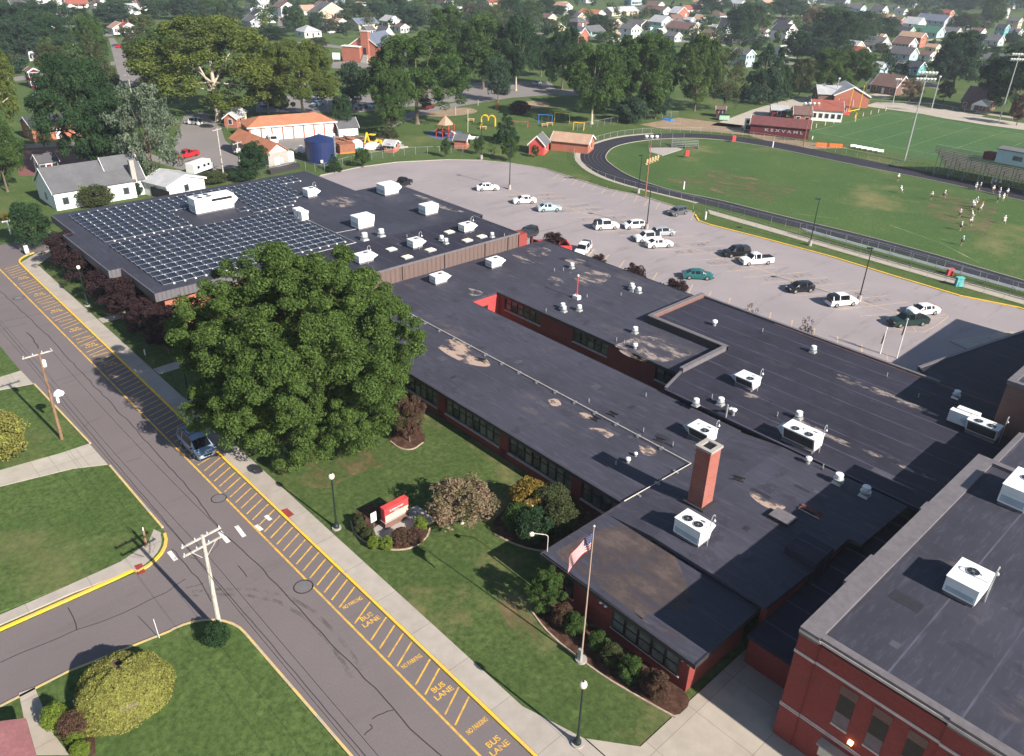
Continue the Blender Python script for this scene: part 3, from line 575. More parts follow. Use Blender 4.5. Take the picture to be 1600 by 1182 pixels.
k = MB(); k.box(46.16, -80.0, zc, 46.2, -71.2, zp-.05).box(46.16, -79.79, zc, 57.9, -79.74, zp-.06).build('flashing', 'coping_dark', S, world=True)
# chimney
ch = thing('chimney', 'tall square red brick chimney rising from the dark roof', 'chimney', (29.9, -52.2, zc)) if False else None
k = MB(); k.box(29.05, -53.0, zc, 30.6, -51.35, 10.2, .05); c_ = k.build('chimney', 'brick_chimney', S, world=True)
cl_ = Vector(S.location)
def sub(mb, name, mat, par):
    mb.v = [(a[0]-cl_.x, a[1]-cl_.y, a[2]-cl_.z) for a in mb.v]; return mb.build(name, mat, par)
k = MB()
for b_ in ((28.98, -53.07, 30.67, -52.72), (28.98, -51.63, 30.67, -51.28), (28.98, -52.72, 29.36, -51.63), (30.29, -52.72, 30.67, -51.63)): k.box(b_[0], b_[1], 10.2, b_[2], b_[3], 10.42)
sub(k, 'cap', 'block', c_); sub(MB().box(29.36, -52.72, 10.21, 30.29, -51.63, 10.25), 'flue', 'dark_hole', c_)
sub(MB().box(28.7, -53.3, zc+.56, 30.9, -51.05, zc+.72), 'flashing', 'coping_dark', c_)
sub(MB().box(30.7, -52.5, 9.3, 31.1, -52.4, 9.4).box(30.7, -52.0, 8.9, 31.0, -51.9, 9.0).box(30.7, -51.7, 9.6, 31.0, -51.6, 9.7), 'bracket', 'steel', c_)
# stains and roof pipe
def patch(name, pts, z, mat, par, it=2):
    poly = smooth([(at(x, y, z).x, at(x, y, z).y) for x, y in pts+(pts[0],)], it)[:-1]; o = MB().sheet(poly, z).build(name, mat, par, world=True); return o
patch('dried_mud', ((868, 862), (900, 845), (940, 826), (985, 818), (1020, 822), (1045, 850), (1072, 905), (1082, 940), (1078, 958), (1040, 950), (1000, 965), (1010, 975), (1050, 985), (1085, 1010), (1030, 985), (960, 935), (910, 895), (880, 878)), zc+.005, 'brown_crust', S)
for pts in (((915, 671), (925, 668), (955, 672), (962, 680), (945, 687), (925, 680)), ((998, 695), (1020, 698), (1030, 712), (1010, 713), (1000, 705)), ((856, 625), (870, 622), (880, 634), (862, 636)), ((905, 645), (920, 645), (930, 655), (912, 655)), ((676, 532), (720, 530), (760, 560), (770, 575), (730, 570), (690, 550))): patch('dried_mud', pts, zc+.005, 'tan_crust', S)
for pts in (((1165, 762), (1185, 765), (1210, 785), (1232, 792), (1215, 800), (1190, 790), (1172, 775)),): patch('dried_mud', pts, zb+.006, 'tan_crust', S)
for pts in (((960, 540), (1010, 520), (1065, 545), (1090, 555), (1020, 570), (975, 556)), ((890, 425), (930, 418), (960, 430), (940, 445), (905, 445)), ((822, 392), (850, 385), (868, 396), (845, 402), (830, 400)), ((800, 398), (830, 404), (840, 412), (812, 412)), ((853, 433), (870, 432), (885, 443), (870, 450)), ((880, 405), (912, 404), (918, 412), (890, 412)), ((720, 452), (735, 450), (760, 458), (740, 465))): patch('dried_mud', pts, zc+.005, 'grey_crust', S)
for pts in (((1285, 578), (1330, 590), (1470, 648), (1460, 652), (1380, 620), (1300, 590)), ((1240, 652), (1262, 660), (1320, 690), (1380, 712), (1382, 718), (1330, 702), (1260, 668)), ((1385, 712), (1400, 716), (1470, 750), (1455, 752), (1390, 722)), ((1150, 612), (1175, 615), (1200, 625), (1160, 620))): patch('dried_mud', pts, zh+.01, 'grey_crust', S, 1)
k = MB(); k.tube([(90, -57.2, zc+.22), (34.2, -57.0, zc+.22), (34.6, -47.5, zc+.22)], .055, 6)
k.build('gas_pipe', 'pipe_tan', S, world=True)
x = 88.0
while x > 36: MB().box(x-.12, -57.35, zc, x+.12, -56.8, zc+.16).build('pipe_block', 'steel', S, world=True); x -= 2.95
for i in range(3): MB().box(34.15, -55+2.8*i, zc, 34.7, -54.76+2.8*i, zc+.16).build('pipe_block', 'steel', S, world=True)
# --- building with the solar panels
G_ = thing('gym_building', 'long low brick building with dark membrane roof covered in solar panels', 'school', (115, -60, 0))
zg = 6.0
k = MB(); k.box(103, -78.8, 0, 144.2, -34.0, zg-1.1).box(101.5, -88, 0, 126.8, -78.8, zg-1.1).box(90.5, -86.5, 0, 103, -46, zg-.2).box(114.6, -34, 0, 115.0, -32.0, zg-1.0)
k.box(131.5, -34.0, 0, 133.0, -33.2, zg-1.0).box(115.0, -34, 0, 133, -33.6, zg-1.05); k.build('wall', 'brick_orange', G_, world=True)
k = MB(); k.prism([(102.1, -32.7), (114.0, -32.7), (114.0, -31.0), (133.6, -31.0), (133.6, -32.6), (144.9, -32.6), (145.2, -79.8), (127.2, -79.8), (127.2, -88.8), (101.4, -88.8), (101.4, -79.7), (102.1, -79.7)], zg-.12, zg); k.build('roof', 'roof_gym', G_, world=True)
k = MB(); k.prism([(90.15, -46), (102.2, -46), (102.2, -60), (101.5, -86.8), (90.15, -86.8)], zg-.1, zg+.16); k.build('roof', 'roof_hall', G_, world=True)
k = MB()
for a in (((102.1, -32.7), (114.0, -32.7), (114.0, -31.0), (133.6, -31.0), (133.6, -32.6), (144.9, -32.6)), ((102.15, -46), (102.15, -32.7)), ((101.4, -88.8), (127.2, -88.8), (127.2, -79.8), (145.2, -79.8))): k.strip(a, .16, zg-1.15, zg+.03)
k.build('fascia', 'grey_metal', G_, world=True)
k = MB(); k.box(90.08, -86.6, zc-.1, 90.16, -46, zg+.19).build('metal_siding', 'brown_metal', G_, world=True)
for y in (-55, -63.5, -71.3, -79.4, -84.3): MB().tube([(90.0, y, zg+.1), (90.0, y, zc+.1)], .07, 6).build('downpipe', 'coping_dark', G_, world=True)
k = MB(); k.box(90.06, -88.6, 0, 92.2, -86.8, zg-.2).build('wall', 'brick_red', G_, world=True)
k = MB(); k.strip([(90.1, -46), (90.1, -86.9), (101.6, -86.9)], .25, zg+.0, zg+.24); k.build('coping', 'coping', G_, world=True)
patch('dried_mud', ((500, 318), (530, 305), (552, 312), (560, 320), (535, 325), (510, 323)), zg+.006, 'grey_crust', G_)
patch('dried_mud', ((645, 303), (672, 309), (690, 322), (735, 333), (700, 330), (670, 318)), zg+.006, 'grey_crust', G_)
k = MB(); k.tube([(118.5, -63.9, zg+.1), (102.6, -63.9, zg+.1), (102.5, -55, zg+.1)], .06, 6).tube([(107.8, -70.5, zg+.1), (108.4, -64, zg+.1)], .05, 6); k.build('conduit', 'galv', G_, world=True)
for a, b, c, d in ((100.2, -66.3, 1.2, 1.2), (96.2, -66.8, 1.2, 1.2), (98.6, -72.2, 1.2, 1.2), (101.0, -77.6, 1.2, 1.2), (95.2, -77.4, 1.2, 1.2), (96.5, -81.5, 1.2, 1.2)): pass
# --- tall brick block on the right
B = thing('brick_block', 'tall red brick school block with pale stone bands and flat roof, at the lower right', 'school', (0, -60, 0))
zt = 10.2
k = MB(); k.box(-70, -69.1, 0, 12.5, -39.45, zt-.35).box(12.5, -69.1, 0, 13.9, -39.4, zt-.35).box(-70, -39.45, 0, 4.7, -39.35, zt-.35); k.build('wall', 'brick_red', B, world=True)
k = MB(); k.prism([(-70, -39.9), (13.4, -39.9), (13.4, -68.7), (-70, -68.7)], zt-.55, zt-.3); k.build('roof', 'roof_big', B, world=True)
k = MB(); k.box(12.6, -69.2, zt-.6, 13.95, -39.35, zt).box(4.7, -40.0, zt-.6, 12.6, -39.45, zt-.002).box(-70, -40.0, zt-.6, 4.7, -39.33, zt-.003).box(-70, -69.2, zt-.6, 12.6, -68.6, zt-.004)
k.box(13.95, -49.5, zt-.5, 14.15, -45.5, zt-.01).box(13.95, -58.9, zt-.5, 14.1, -57.6, zt-.01); k.build('parapet', 'coping', B, world=True)
k = MB()
for z0, z1, e in ((zt-.42, zt-.22, .06), (8.02, 8.24, .05), (3.02, 3.12, .05), (3.2, 3.3, .05)):
    k.box(12.5, -39.4, z0, 13.9+e, -39.4+e, z1).box(13.9, -69, z0, 13.9+e, -39.4, z1).box(4.7, -39.45, z0, 12.5, -39.45+e, z1).box(-70, -39.35, z0, 4.7, -39.35+e, z1)
k.box(1.4, -39.35, 8.2, 1.9, -39.28, zt-.3); k.build('stone_band', 'band_stone', B, world=True)
k = MB(); k.box(12.48, -39.44, 0, 12.54, -39.36, zt-.4).build('joint', 'brick_dark', B, world=True)
for i in range(6):
    x = 10.55-2.13*i; fr = MB(); y = -39.43 if x > 5.5 else -39.33
    fr.box(x-1.08, y-.01, 4.22, x, y+.05, 4.36).build('sill', 'band_stone', B, world=True)
    W_ = MB().box(x-1.03, y-.01, 5.5, x-.03, y+.02, 7.05).build('window', 'frame_dark', B, world=True)
    p_ = MB().box(x-1.03, y-.01, 4.36, x-.03, y+.015, 5.5); p_.v = [(a[0]-B.location.x, a[1]-B.location.y, a[2]) for a in p_.v]; p_.build('pane', 'maroon_pane' if 'maroon_pane' in MATS else plain('maroon_pane', (.13, .10, .115), .4, .15), W_)
    MB().box(x-1.1, y-.01, 7.05, x+.05, y+.035, 7.75).build('lintel', 'brick_orange' if False else 'brick_brown', B, world=True)
MB().box(9.4, -39.45, 1.0, 10.75, -39.38, 2.35).build('louvre', 'louver', B, world=True)
l_ = MB().box(8.9, -39.45, 3.78, 9.2, -39.2, 3.98).build('wall_lamp', 'lamp_lit', B, world=True)
k = MB(); k.box(8.2, -39.45, 2.5, 10.8, -38.75, 2.62).build('canopy', 'block', B, world=True)
# step with lower roof and the tower behind
k = MB(); k.box(-70, -85.5, 0, 13.3, -69.25, 7.9); k.build('wall', 'brick_brown', B, world=True)
k = MB(); k.box(-70, -85.4, 7.9, 13.0, -69.3, 8.05).build('roof', 'roof_big', B, world=True)
k = MB(); k.box(13.0, -79.5, 7.7, 13.45, -69.3, 8.35).box(-70, -72.6, 8.05, 12.9, -72.3, 8.2).build('parapet', 'coping', B, world=True)
k = MB(); k.box(-70, -125, 0, 17.0, -85.5, 10.0).build('wall', 'brick_brown', B, world=True)
k = MB(); k.box(-70, -125, 10.0, 16.4, -86.1, 10.1).build('roof', 'roof_big', B, world=True)
k = MB(); k.box(16.4, -125, 9.9, 17.1, -85.4, 10.35).box(-70, -86.0, 9.9, 16.4, -85.45, 10.346).build('parapet', 'coping', B, world=True)
k = MB(); k.prism([(24.6, -91.7), (14.3, -91.7), (14.3, -108), (21, -108), (34.5, -94.0), (34.5, -92.2)], 3.6, 4.0) if False else None
E_ = thing('entrance_hall', 'low dark roofed entrance wing with slanting pale edge beside the car park', 'building', (22, -100, 0))
q = [at(1436, 575, 4), at(1530, 542, 4), at(1620, 512, 4)]
pl = [(q[0].x, q[0].y), (q[1].x, q[1].y), (q[2].x, q[2].y), (15, -118), (17.1, -92.2), (24.8, -92.2)]
MB().prism(pl, 3.6, 4.0).build('roof', 'roof_hall', E_, world=True)
MB().strip([pl[0], pl[1], pl[2]], .4, 3.5, 4.12).build('coping', 'coping', E_, world=True)
qi = [(a[0]*.97+.03*20, a[1]*.97-.03*100) for a in pl]; MB().prism(qi, 0, 3.6).build('wall', 'brick_brown', E_, world=True)
# boiler alley roof level between
# red painted service yard beside the gym wall
Y_ = thing('service_enclosure', 'bright red painted walls of a service yard at the end of the brown metal wall', 'enclosure', (89, -92, 0))
k = MB(); p0, p1, p2, p3 = at(824, 386, 2.6), at(866, 363, 3.2), at(845, 357, 3.2), at(833, 360, 3.2)
k.strip([(90.3, -89.4), (85.6, -94.6)], .25, 0, 3.5).strip([(85.6, -94.6), (88.8, -96.6)], .25, 0, 3.4).strip([(88.8, -96.6), (92.0, -92.2)], .22, 0, 3.4); k.build('wall', 'red_paint', Y_, world=True)
k = MB()
for a in ((92.9, -89.9), (91.7, -91.3)): k.box(a[0]-.2, a[1]-.2, 0, a[0]+.2, a[1]+.2, 4.6)
k.build('post', 'maroon', Y_, world=True); MB().box(90.9, -92.0, 4.6, 94.0, -89.2, 4.9).build('roof', 'coping_dark', Y_, world=True)

# repair patches on the membrane
gp_ = random.Random(9)
plain('patch_light', (.062, .060, .074), .8, .2); plain('patch_dark', (.024, .023, .030), .7, .2)
for n_, (x0, x1, y0, y1, z_) in enumerate([(37, 88, -65, -49, zc+.004)]*12+[(60, 88, -90, -73, zc+.003)]*7+[(16, 44, -90, -68, zh+.009)]*7+[(20, 29, -64, -47, zb+.004)]*6+[(20, 34, -56, -39, zc+.004)]*4+[(92, 100, -84, -50, zg+.164)]*4+[(104, 125, -86, -66, zg+.004)]*7+[(-10, 11, -66, -42, 9.904)]*9):
    x, y = gp_.uniform(x0, x1), gp_.uniform(y0, y1); a, b = gp_.uniform(.4, 2.2), gp_.uniform(.3, 1.2); MB().box(x-a/2, y-b/2, z_, x+a/2, y+b/2, z_+.006+n_*.0001).build('roof_patch', 'patch_light' if gp_.random() < .55 else 'patch_dark', (B if x < 12 else G_ if x > 91 else S), world=True) if True else None
# ------------------------------------------------------------------ rooftop plant
def rtu(px, py, z, lx, ly, h, label, fans=2, hood=1, coil=False, pipe=False, grp='white rooftop air handlers'):
    """near corner of the curb at a photo point; the cabinet runs away from it along +x and -y"""
    p = at(px, py, z); t = thing('rooftop_unit', label, 'air conditioner', (p.x, p.y, z), 0, grp)
    MB().box(.08, -ly+.08, 0, lx-.08, -.08, .28).build('curb', 'coping', t)
    b = MB()
    if coil:   # condenser face leaning out over the near side
        b.hexa([(0, -ly, .28), (lx, -ly, .28), (lx, -.35, .28), (0, -.35, .28), (0, -ly, h), (lx, -ly, h), (lx, .05, h), (0, .05, h)])
    else:
        b.hexa([(.0, -ly+.25, .28), (lx, -ly+.25, .28), (lx, 0, .28), (0, 0, .28), (-.0, -ly, h*.7), (lx, -ly, h*.7), (lx, 0, h*.7), (0, 0, h*.7)])
        b.box(0, -ly, h*.7, lx, 0, h)
    b.build('cabinet', 'rtu_white', t, bev=.03)
    if coil: MB().hexa([(.15, -.38, .4), (lx-.15, -.38, .4), (lx-.15, -.30, .4), (.15, -.30, .4), (.15, -.02, h-.15), (lx-.15, -.02, h-.15), (lx-.15, .06, h-.15), (.15, .06, h-.15)]).build('coil', 'coil', t)
    else: MB().box(.15, -.02, .45, lx-.15, .015, h*.55).build('panel', 'rtu_grey', t)
    MB().box(-.05, -ly-.04, h, lx+.05, .04 if not coil else .1, h+.05).build('lid', 'rtu_white', t, bev=.02)
    if hood == 1:     # sunlit hood on the far-right end
        MB().hexa([(.15, -ly-.05, h*.35), (lx-.15, -ly-.05, h*.35), (lx-.15, -ly, h*.35), (.15, -ly, h*.35), (.15, -ly-.75, h*.62), (lx-.15, -ly-.75, h*.62), (lx-.15, -ly, h*.97), (.15, -ly, h*.97)]).build('hood', 'rtu_white', t)
    elif hood == 2:   # hood on the far-left end
        MB().hexa([(lx, -ly*.8, .6), (lx+.1, -ly*.8, .6), (lx+.1, -.2, .6), (lx, -.2, .6), (lx, -ly*.8, h*.95), (lx+.7, -ly*.8, h*.7), (lx+.7, -.2, h*.7), (lx, -.2, h*.95)]).build('hood', 'rtu_grey', t)
    for i in range(fans):
        if coil: cx, cy = lx*(.26+.42*i), -.42
        elif fans == 1: cx, cy = lx*.5, -ly*.62
        else: cx, cy = lx*(.28+.40*i), -ly*.36
        r = min(.40, lx*.2)
        f = MB().cyl(cx, cy, h+.05, h+.11, r+.05, r+.03).build('fan_ring', 'rtu_grey', t)
        m2 = MB(); m2.cyl(cx, cy, h+.111, h+.115, r)
        m2.build('fan_well', 'dark_hole', f)
        m3 = MB()
        for a in range(3): m3.strip([(cx-r*math.cos(a*1.05), cy-r*math.sin(a*1.05)), (cx+r*math.cos(a*1.05), cy+r*math.sin(a*1.05))], .025, h+.12)
        m3.cyl(cx, cy, h+.115, h+.14, r*.22); m3.build('fan_guard', 'steel', f)
    if pipe:
        a = Vector((-.25, -ly*.5, 0)); q = [a, a+Vector((0, 0, h+1.1))]+[a+Vector((0, -.25+.25*math.cos(R(g)), h+1.1+.28*math.sin(R(g)))) for g in (40, 80, 120, 160)]+[a+Vector((0, -.5, h+.8))]
        g_ = MB().tube(q, .045, 6).build('vent_pipe', 'galv', t); MB().lathe(q[-1].x, q[-1].y, [(.04, h+.82), (.12, h+.7), (.13, h+.6), (.04, h+.52)], 8).build('cap', 'galv', g_)
    return t
rtu(307.5, 337.5, zg, 2.7, 6.9, 2.6, 'largest white rooftop unit, standing among the solar panels', 0, 1)
o = [x for x in COL.objects if x.name == 'rooftop_unit'][0]
for cx in (.7, 1.9):
    for cy in (-1.2, -2.8): f = MB().cyl(cx, cy, 2.65, 2.71, .5).build('fan_ring', 'rtu_grey', o); MB().cyl(cx, cy, 2.711, 2.716, .44).build('fan_well', 'dark_hole', f)
MB().box(-.04, -6.5, 1.9, .0, -2.9, 2.3).build('louvre', 'dark_hole', o)
rtu(482, 311, zg, 1.9, 2.0, 1.5, 'white rooftop unit at the far end of the solar panels', 1, 1, pipe=True)
rtu(602, 308, zg, 2.7, 3.2, 1.9, 'white rooftop unit nearest the car park entrance, beyond the gym', 0, 1)
rtu(665.5, 339, zg, 2.0, 2.8, 1.7, 'white rooftop unit on gym roof with a grey economiser on its left side', 0, 2)
rtu(561, 361, zg, 2.3, 3.1, 2.0, 'square white rooftop unit in the middle of the gym roof beside two vents', 0, 0)
rtu(562, 415, zg+.16, 1.5, 2.6, 1.3, 'white rooftop unit beside the maple top on the gym roof strip', 1, 1, pipe=True)
rtu(646, 391, zg+.16, 1.6, 1.9, 1.3, 'white rooftop unit between three skylights', 1, 1, pipe=True)
rtu(726, 366, zg+.16, 1.6, 2.2, 1.3, 'white rooftop unit at the right end of the skylight strip', 1, 1, pipe=True)
rtu(681, 447.5, zc, 1.5, 2.3, 1.3, 'left one of two white units below the brown metal wall', 1, 1)
rtu(768.5, 422, zc, 1.5, 2.3, 1.3, 'right one of two white units below the brown metal wall', 1, 1)
rtu(1102.5, 699.5, zc, 2.4, 1.8, 1.45, 'white single fan rooftop unit standing above the chimney top', 1, 2, True, True)
rtu(1173, 614.5, zh, 2.3, 1.8, 1.35, 'smallest coil faced rooftop unit, on the hall roof below the parapet corner', 1, 2, True, True)
rtu(1268, 711.5, zh, 3.5, 1.9, 1.7, 'white twin fan rooftop unit with dark coil face in the middle of the hall roof', 2, 2, True, True)
rtu(1090.5, 858.5, zb, 2.6, 1.8, 1.7, 'white twin fan rooftop unit at the foot of the chimney', 2, 1, False, True)
u = rtu(1552, 695, zh, 3.0, 1.5, 1.6, 'long white rooftop unit against the tower wall at the right edge', 2, 2, True, True)
MB().box(2.6, -1.5, .3, 5.0, -.7, 1.6).box(2.4, -2.2, .3, 4.6, -1.4, 1.75).build('duct', 'rtu_white', u)
rtu(1520, 953, zt-.3, 2.1, 2.7, 1.5, 'large white rooftop unit near the middle of the brick block roof', 1, 1, False, True)
rtu(1598, 806, zt-.3, 2.0, 3.5, 1.9, 'white rooftop unit cut by the right frame edge', 1, 1)
VENTG = 'round metal roof vents'
def vent(px, py, z, k, label, kind='mush', grp=VENTG):
    k *= .8 if kind != 'stub' else .9; p = at(px, py, z); t = thing('roof_vent', label, 'roof vent', (p.x, p.y, z), 0, grp); m = 'galv'
    if kind == 'mush':
        MB().box(-.42*k, -.42*k, 0, .42*k, .42*k, .22*k, .06*k).build('base', m, t)
        MB().lathe(0, 0, [(.30*k, .2*k), (.42*k, .42*k), (.46*k, .50*k), (.28*k, .56*k)], 14).build('collar', m, t)
        MB().lathe(0, 0, [(.26*k, .56*k), (.33*k, .6*k), (.36*k, .9*k), (.34*k, .96*k), (.1*k, 1.0*k)], 14).build('cap', 'rtu_white', t, smooth=False)
    elif kind == 'can':
        MB().cyl(0, 0, 0, .6*k, .26*k, .24*k, 12).build('neck', m, t); MB().lathe(0, 0, [(.38*k, .5*k), (.42*k, .62*k), (.36*k, .85*k), (.12*k, .95*k)], 12).build('cap', 'rtu_white', t)
    elif kind == 'stub':
        MB().cyl(0, 0, 0, .14*k, .14*k, .08*k, 8).build('flashing', 'coping_dark', t); MB().cyl(0, 0, .14*k, .62*k, .06*k, None, 8).build('pipe', 'galv', t)
    return t
for px, py, z, k, lb in ((467, 339, zg, 1.7, 'short white duct vent left of its twin at the panel corner'), (474.5, 343, zg, 1.7, 'short white duct vent right of its twin at the panel corner')): 
    t = thing('roof_duct', lb, 'roof vent', at(px, py, zg), 0, 'duct vents at the panel corner'); MB().box(-.6, -.6, 0, .6, .6, 1.1).build('duct', 'rtu_white', t, bev=.04); MB().box(-.7, -.7, 1.1, .7, .7, 1.5).build('hood', 'rtu_white', t, bev=.05)
V = [(570, 376, zg, 1.6, 'white roof vent nearest the square unit, left of its neighbour', 'mush'), (596, 370, zg, 1.6, 'white roof vent right of the square unit', 'mush'),
(690, 376.5, zg+.16, 1.1, 'left round vent of the pair between the skylights', 'mush'), (697, 381, zg+.16, 1.1, 'right round vent of the pair between the skylights', 'mush'), (769, 371, zg+.16, 1, 'small round vent near the right end of the gym strip', 'mush'),
(893.5, 419.5, zc, 1.1, 'lone round vent on the courtyard wing nearest the purple trees', 'mush'), (987, 451.5, zc, 1.1, 'upper vent of a close pair on the courtyard wing', 'mush'), (988.5, 455.5, zc, 1.1, 'lower vent of a close pair on the courtyard wing', 'mush'), (998, 458, zc, 1.1, 'round vent just right of a close pair on the courtyard wing', 'mush'),
(879, 483, zc, 1.1, 'upper vent of the pair near the courtyard edge', 'mush'), (881, 487.5, zc, 1.1, 'lower vent of the pair near the courtyard edge', 'mush'), (905, 486, zc, 1.1, 'round vent right of the pair near the courtyard edge', 'mush'),
(992, 521, zc, 1.15, 'round vent above the muddy corner of the courtyard wing', 'mush'), (992, 545, zc, 1.0, 'small vent with a tilted pipe on the muddy corner', 'can'), (1116, 509, zh, 1.1, 'round vent inside the parapet corner of the hall roof', 'can'),
(1270, 551, zh, 1.15, 'round vent near the far edge of the hall roof', 'mush'), (1493, 622, zh, 1.2, 'round vent in the tower shadow', 'mush'), (1247, 655, zh, 1.2, 'round vent above the twin fan unit', 'mush'),
(1087, 634, zh, 1.1, 'left round vent below the hall parapet', 'mush'), (1125.5, 633, zh, 1.15, 'right round vent below the hall parapet', 'mush'), (1262, 724, zb, 1.0, 'small cowl vent just below the twin fan unit', 'can'),
(1308.5, 755, zb, 1.35, 'large round vent in shadow, left of two', 'mush'), (1350.5, 775, zb, 1.35, 'large round vent in shadow, right of two', 'mush'), (981, 723, zc, .8, 'white goose neck vent at the tip of the chimney shadow', 'can'), (993, 713, zc, .6, 'tiny vent cap beside the goose neck vent', 'can')]
for a in V: vent(*a)
SG = 'thin pipe stubs on the roofs'
LOCS = ['in the middle of the classroom wing beside the gas pipe', 'near the bend end of the gas pipe, upper', 'near the bend end of the gas pipe, lower', 'at the courtyard side of the classroom wing', 'left of the goose neck vent', 'left of the vents at the courtyard edge', 'right of the red mast', 'before the vent trio on the courtyard wing', 'right of the courtyard, mid roof', 'left of the right hand vent below the parapet', 'left of the vent above the twin fan unit', 'beside the small cowl vent', 'near the tower shadow on the hall roof', 'by the car park edge of the hall roof', 'below the vent inside the parapet corner', 'by the far left vent of the courtyard wing', 'near the red mast, to its left', 'at the courtyard window edge', 'between skylights on the gym strip', 'at the right end of the gym strip']
for a, lc in zip(((920, 630, zc), (1005, 676, zc), (1051, 698, zc), (1009, 621, zc), (962, 728, zc), (853, 488, zc), (917, 466, zc), (970, 463, zc), (963, 534, zc), (1112, 624, zb), (1214, 652, zh), (1285, 734, zb), (1434, 623, zh), (1385, 590, zh), (1191, 520, zh), (880, 424, zc), (866, 425, zc), (975, 538, zc), (636, 372, zg+.16), (788, 370, zg+.16)), LOCS):
    vent(a[0], a[1], a[2], 1.0 if a[0] < 1100 else 1.1, 'thin pipe stub '+lc, 'stub', SG)
t = thing('flue_pipe', 'twin galvanised flue pipes with a bent elbow on the hall roof', 'flue', at(1134, 652, zh)); MB().cyl(0, 0, 0, 1.5, .10, None, 8).build('pipe', 'galv', t); MB().tube([(-.3, -.9, 0), (-.3, -.9, .7), (-.2, -.5, 1.0), (-.1, -.1, 1.0)], .16, 8).build('elbow', 'galv', t); MB().lathe(-.3, -.9, [(.3, .6), (.34, .75), (.1, .85)], 10).build('cap', 'rtu_white', t)
t = thing('roof_mast', 'red painted mast with white lamp rising from white box on the courtyard wing', 'mast', at(901, 467, zc)); MB().box(-.5, -.35, 0, .5, .35, .5).build('box', 'rtu_white', t); MB().cyl(0, 0, .5, 3.3, .09, .07, 8).build('mast', 'red_paint', t); MB().lathe(0, 0, [(.03, 3.3), (.14, 3.4), (.1, 3.6)], 8).build('lamp', 'rtu_white', t)
for px, py, z, lb in ((632, 644, 0, 0), (612, 0, 0, 0)): pass
for i, (px, py, z, lb) in enumerate(((930, 655, zc, 'left open roof drain frame beside the gas pipe'), (957, 648, zc, 'right open roof drain frame beside the gas pipe'), (1030, 688, zc, 'roof drain frame nearest the chimney top'), (1154, 749, zb, 'roof drain frame right of the chimney'), (751, 563, zc, 'roof drain frame at the far end of the gas pipe'))):
    t = thing('roof_drain', lb, 'roof drain', at(px, py, z), .1*i, 'black roof drain frames'); k = MB(); k.box(-.55, -.35, 0, .55, -.27, .14).box(-.55, .27, 0, .55, .35, .14).build('rail', 'coping_dark', t); MB().box(-.3, -.2, 0, .3, .2, .07).build('grate', 'dark_hole', t)
t = thing('roof_hatch', 'flat dark roof hatch beside the muddy patch in shadow', 'hatch', at(1222, 812, zb)); MB().box(-.9, -.7, 0, .9, .7, .3).build('curb', 'coping_dark', t); MB().box(-.95, -.75, .3, .95, .75, .4).build('lid', 'coping', t)
t = thing('tarp', 'dark red crumpled tarp lying on the shaded roof', 'tarp', at(1267, 801, zb)); tm = MB()
for i in range(10):
    for j in range(5):
        hh = lambda a, b: .25*math.exp(-((a-5)**2)/8)+.09*math.sin(a*2.1+b*1.7)+.12
        q = lambda a, b: (1.0-a*.2, .35-b*.14*(1+.2*math.sin(a)), max(.02, hh(a, b))); tm.face([q(i, j), q(i+1, j), q(i+1, j+1), q(i, j+1)])
tm.build('sheet', 'maroon_roof', t); MB().tube([(1.0, .4, .08), (-1.0, .4, .1)], .04, 6).build('pole', 'pipe_tan', t)
for px, py, lb in ((611.5, 391, 'skylight left of the unit between three skylights'), (636, 403, 'skylight nearest the brown metal wall, left of three'), (672.5, 392, 'skylight right of the unit between three skylights'), (702, 364, 'skylight left of the right end unit'), (730, 377, 'skylight below the right end unit'), (752.5, 371, 'skylight right of the right end unit')):
    t = thing('skylight', lb, 'skylight', at(px, py, zg+.16), 0, 'square domed skylights on the gym strip'); MB().box(-.6, -.75, 0, .6, .75, .2).build('curb', 'galv', t); MB().box(-.55, -.7, .2, .55, .7, .34, .22).build('dome', 'globe', t)
# solar panels: one module mesh, copied along the racks
pm = MB(); L_, W2, hz = 1.14, 1.36, .26
def slab_(x0, x1, y0, y1, d0, d1): 
    z = lambda x: .10+hz*x/L_
    pm.hexa([(x0, y0, z(x0)+d0), (x1, y0, z(x1)+d0), (x1, y1, z(x1)+d0), (x0, y1, z(x0)+d0), (x0, y0, z(x0)+d1), (x1, y0, z(x1)+d1), (x1, y1, z(x1)+d1), (x0, y1, z(x0)+d1)])
pm.mi = 0; slab_(0, L_, 0, W2, 0, .04); pm.mi = 1; slab_(.035, L_-.035, .035, W2-.035, .04, .044)
pm.mi = 2; pm.box(-.22, -.14, 0, .10, .08, .15).box(L_-.03, -.12, .0, L_+.14, .10, .36); pm.mi = 0; pm.box(0,0,0,.01,.01,.01).box(L_+.1, -.02, .02, L_+.62, .02, .06)
panel_me = pm.mesh('solar_panel', ['panel_frame', 'panel_cell', 'rtu_white'])
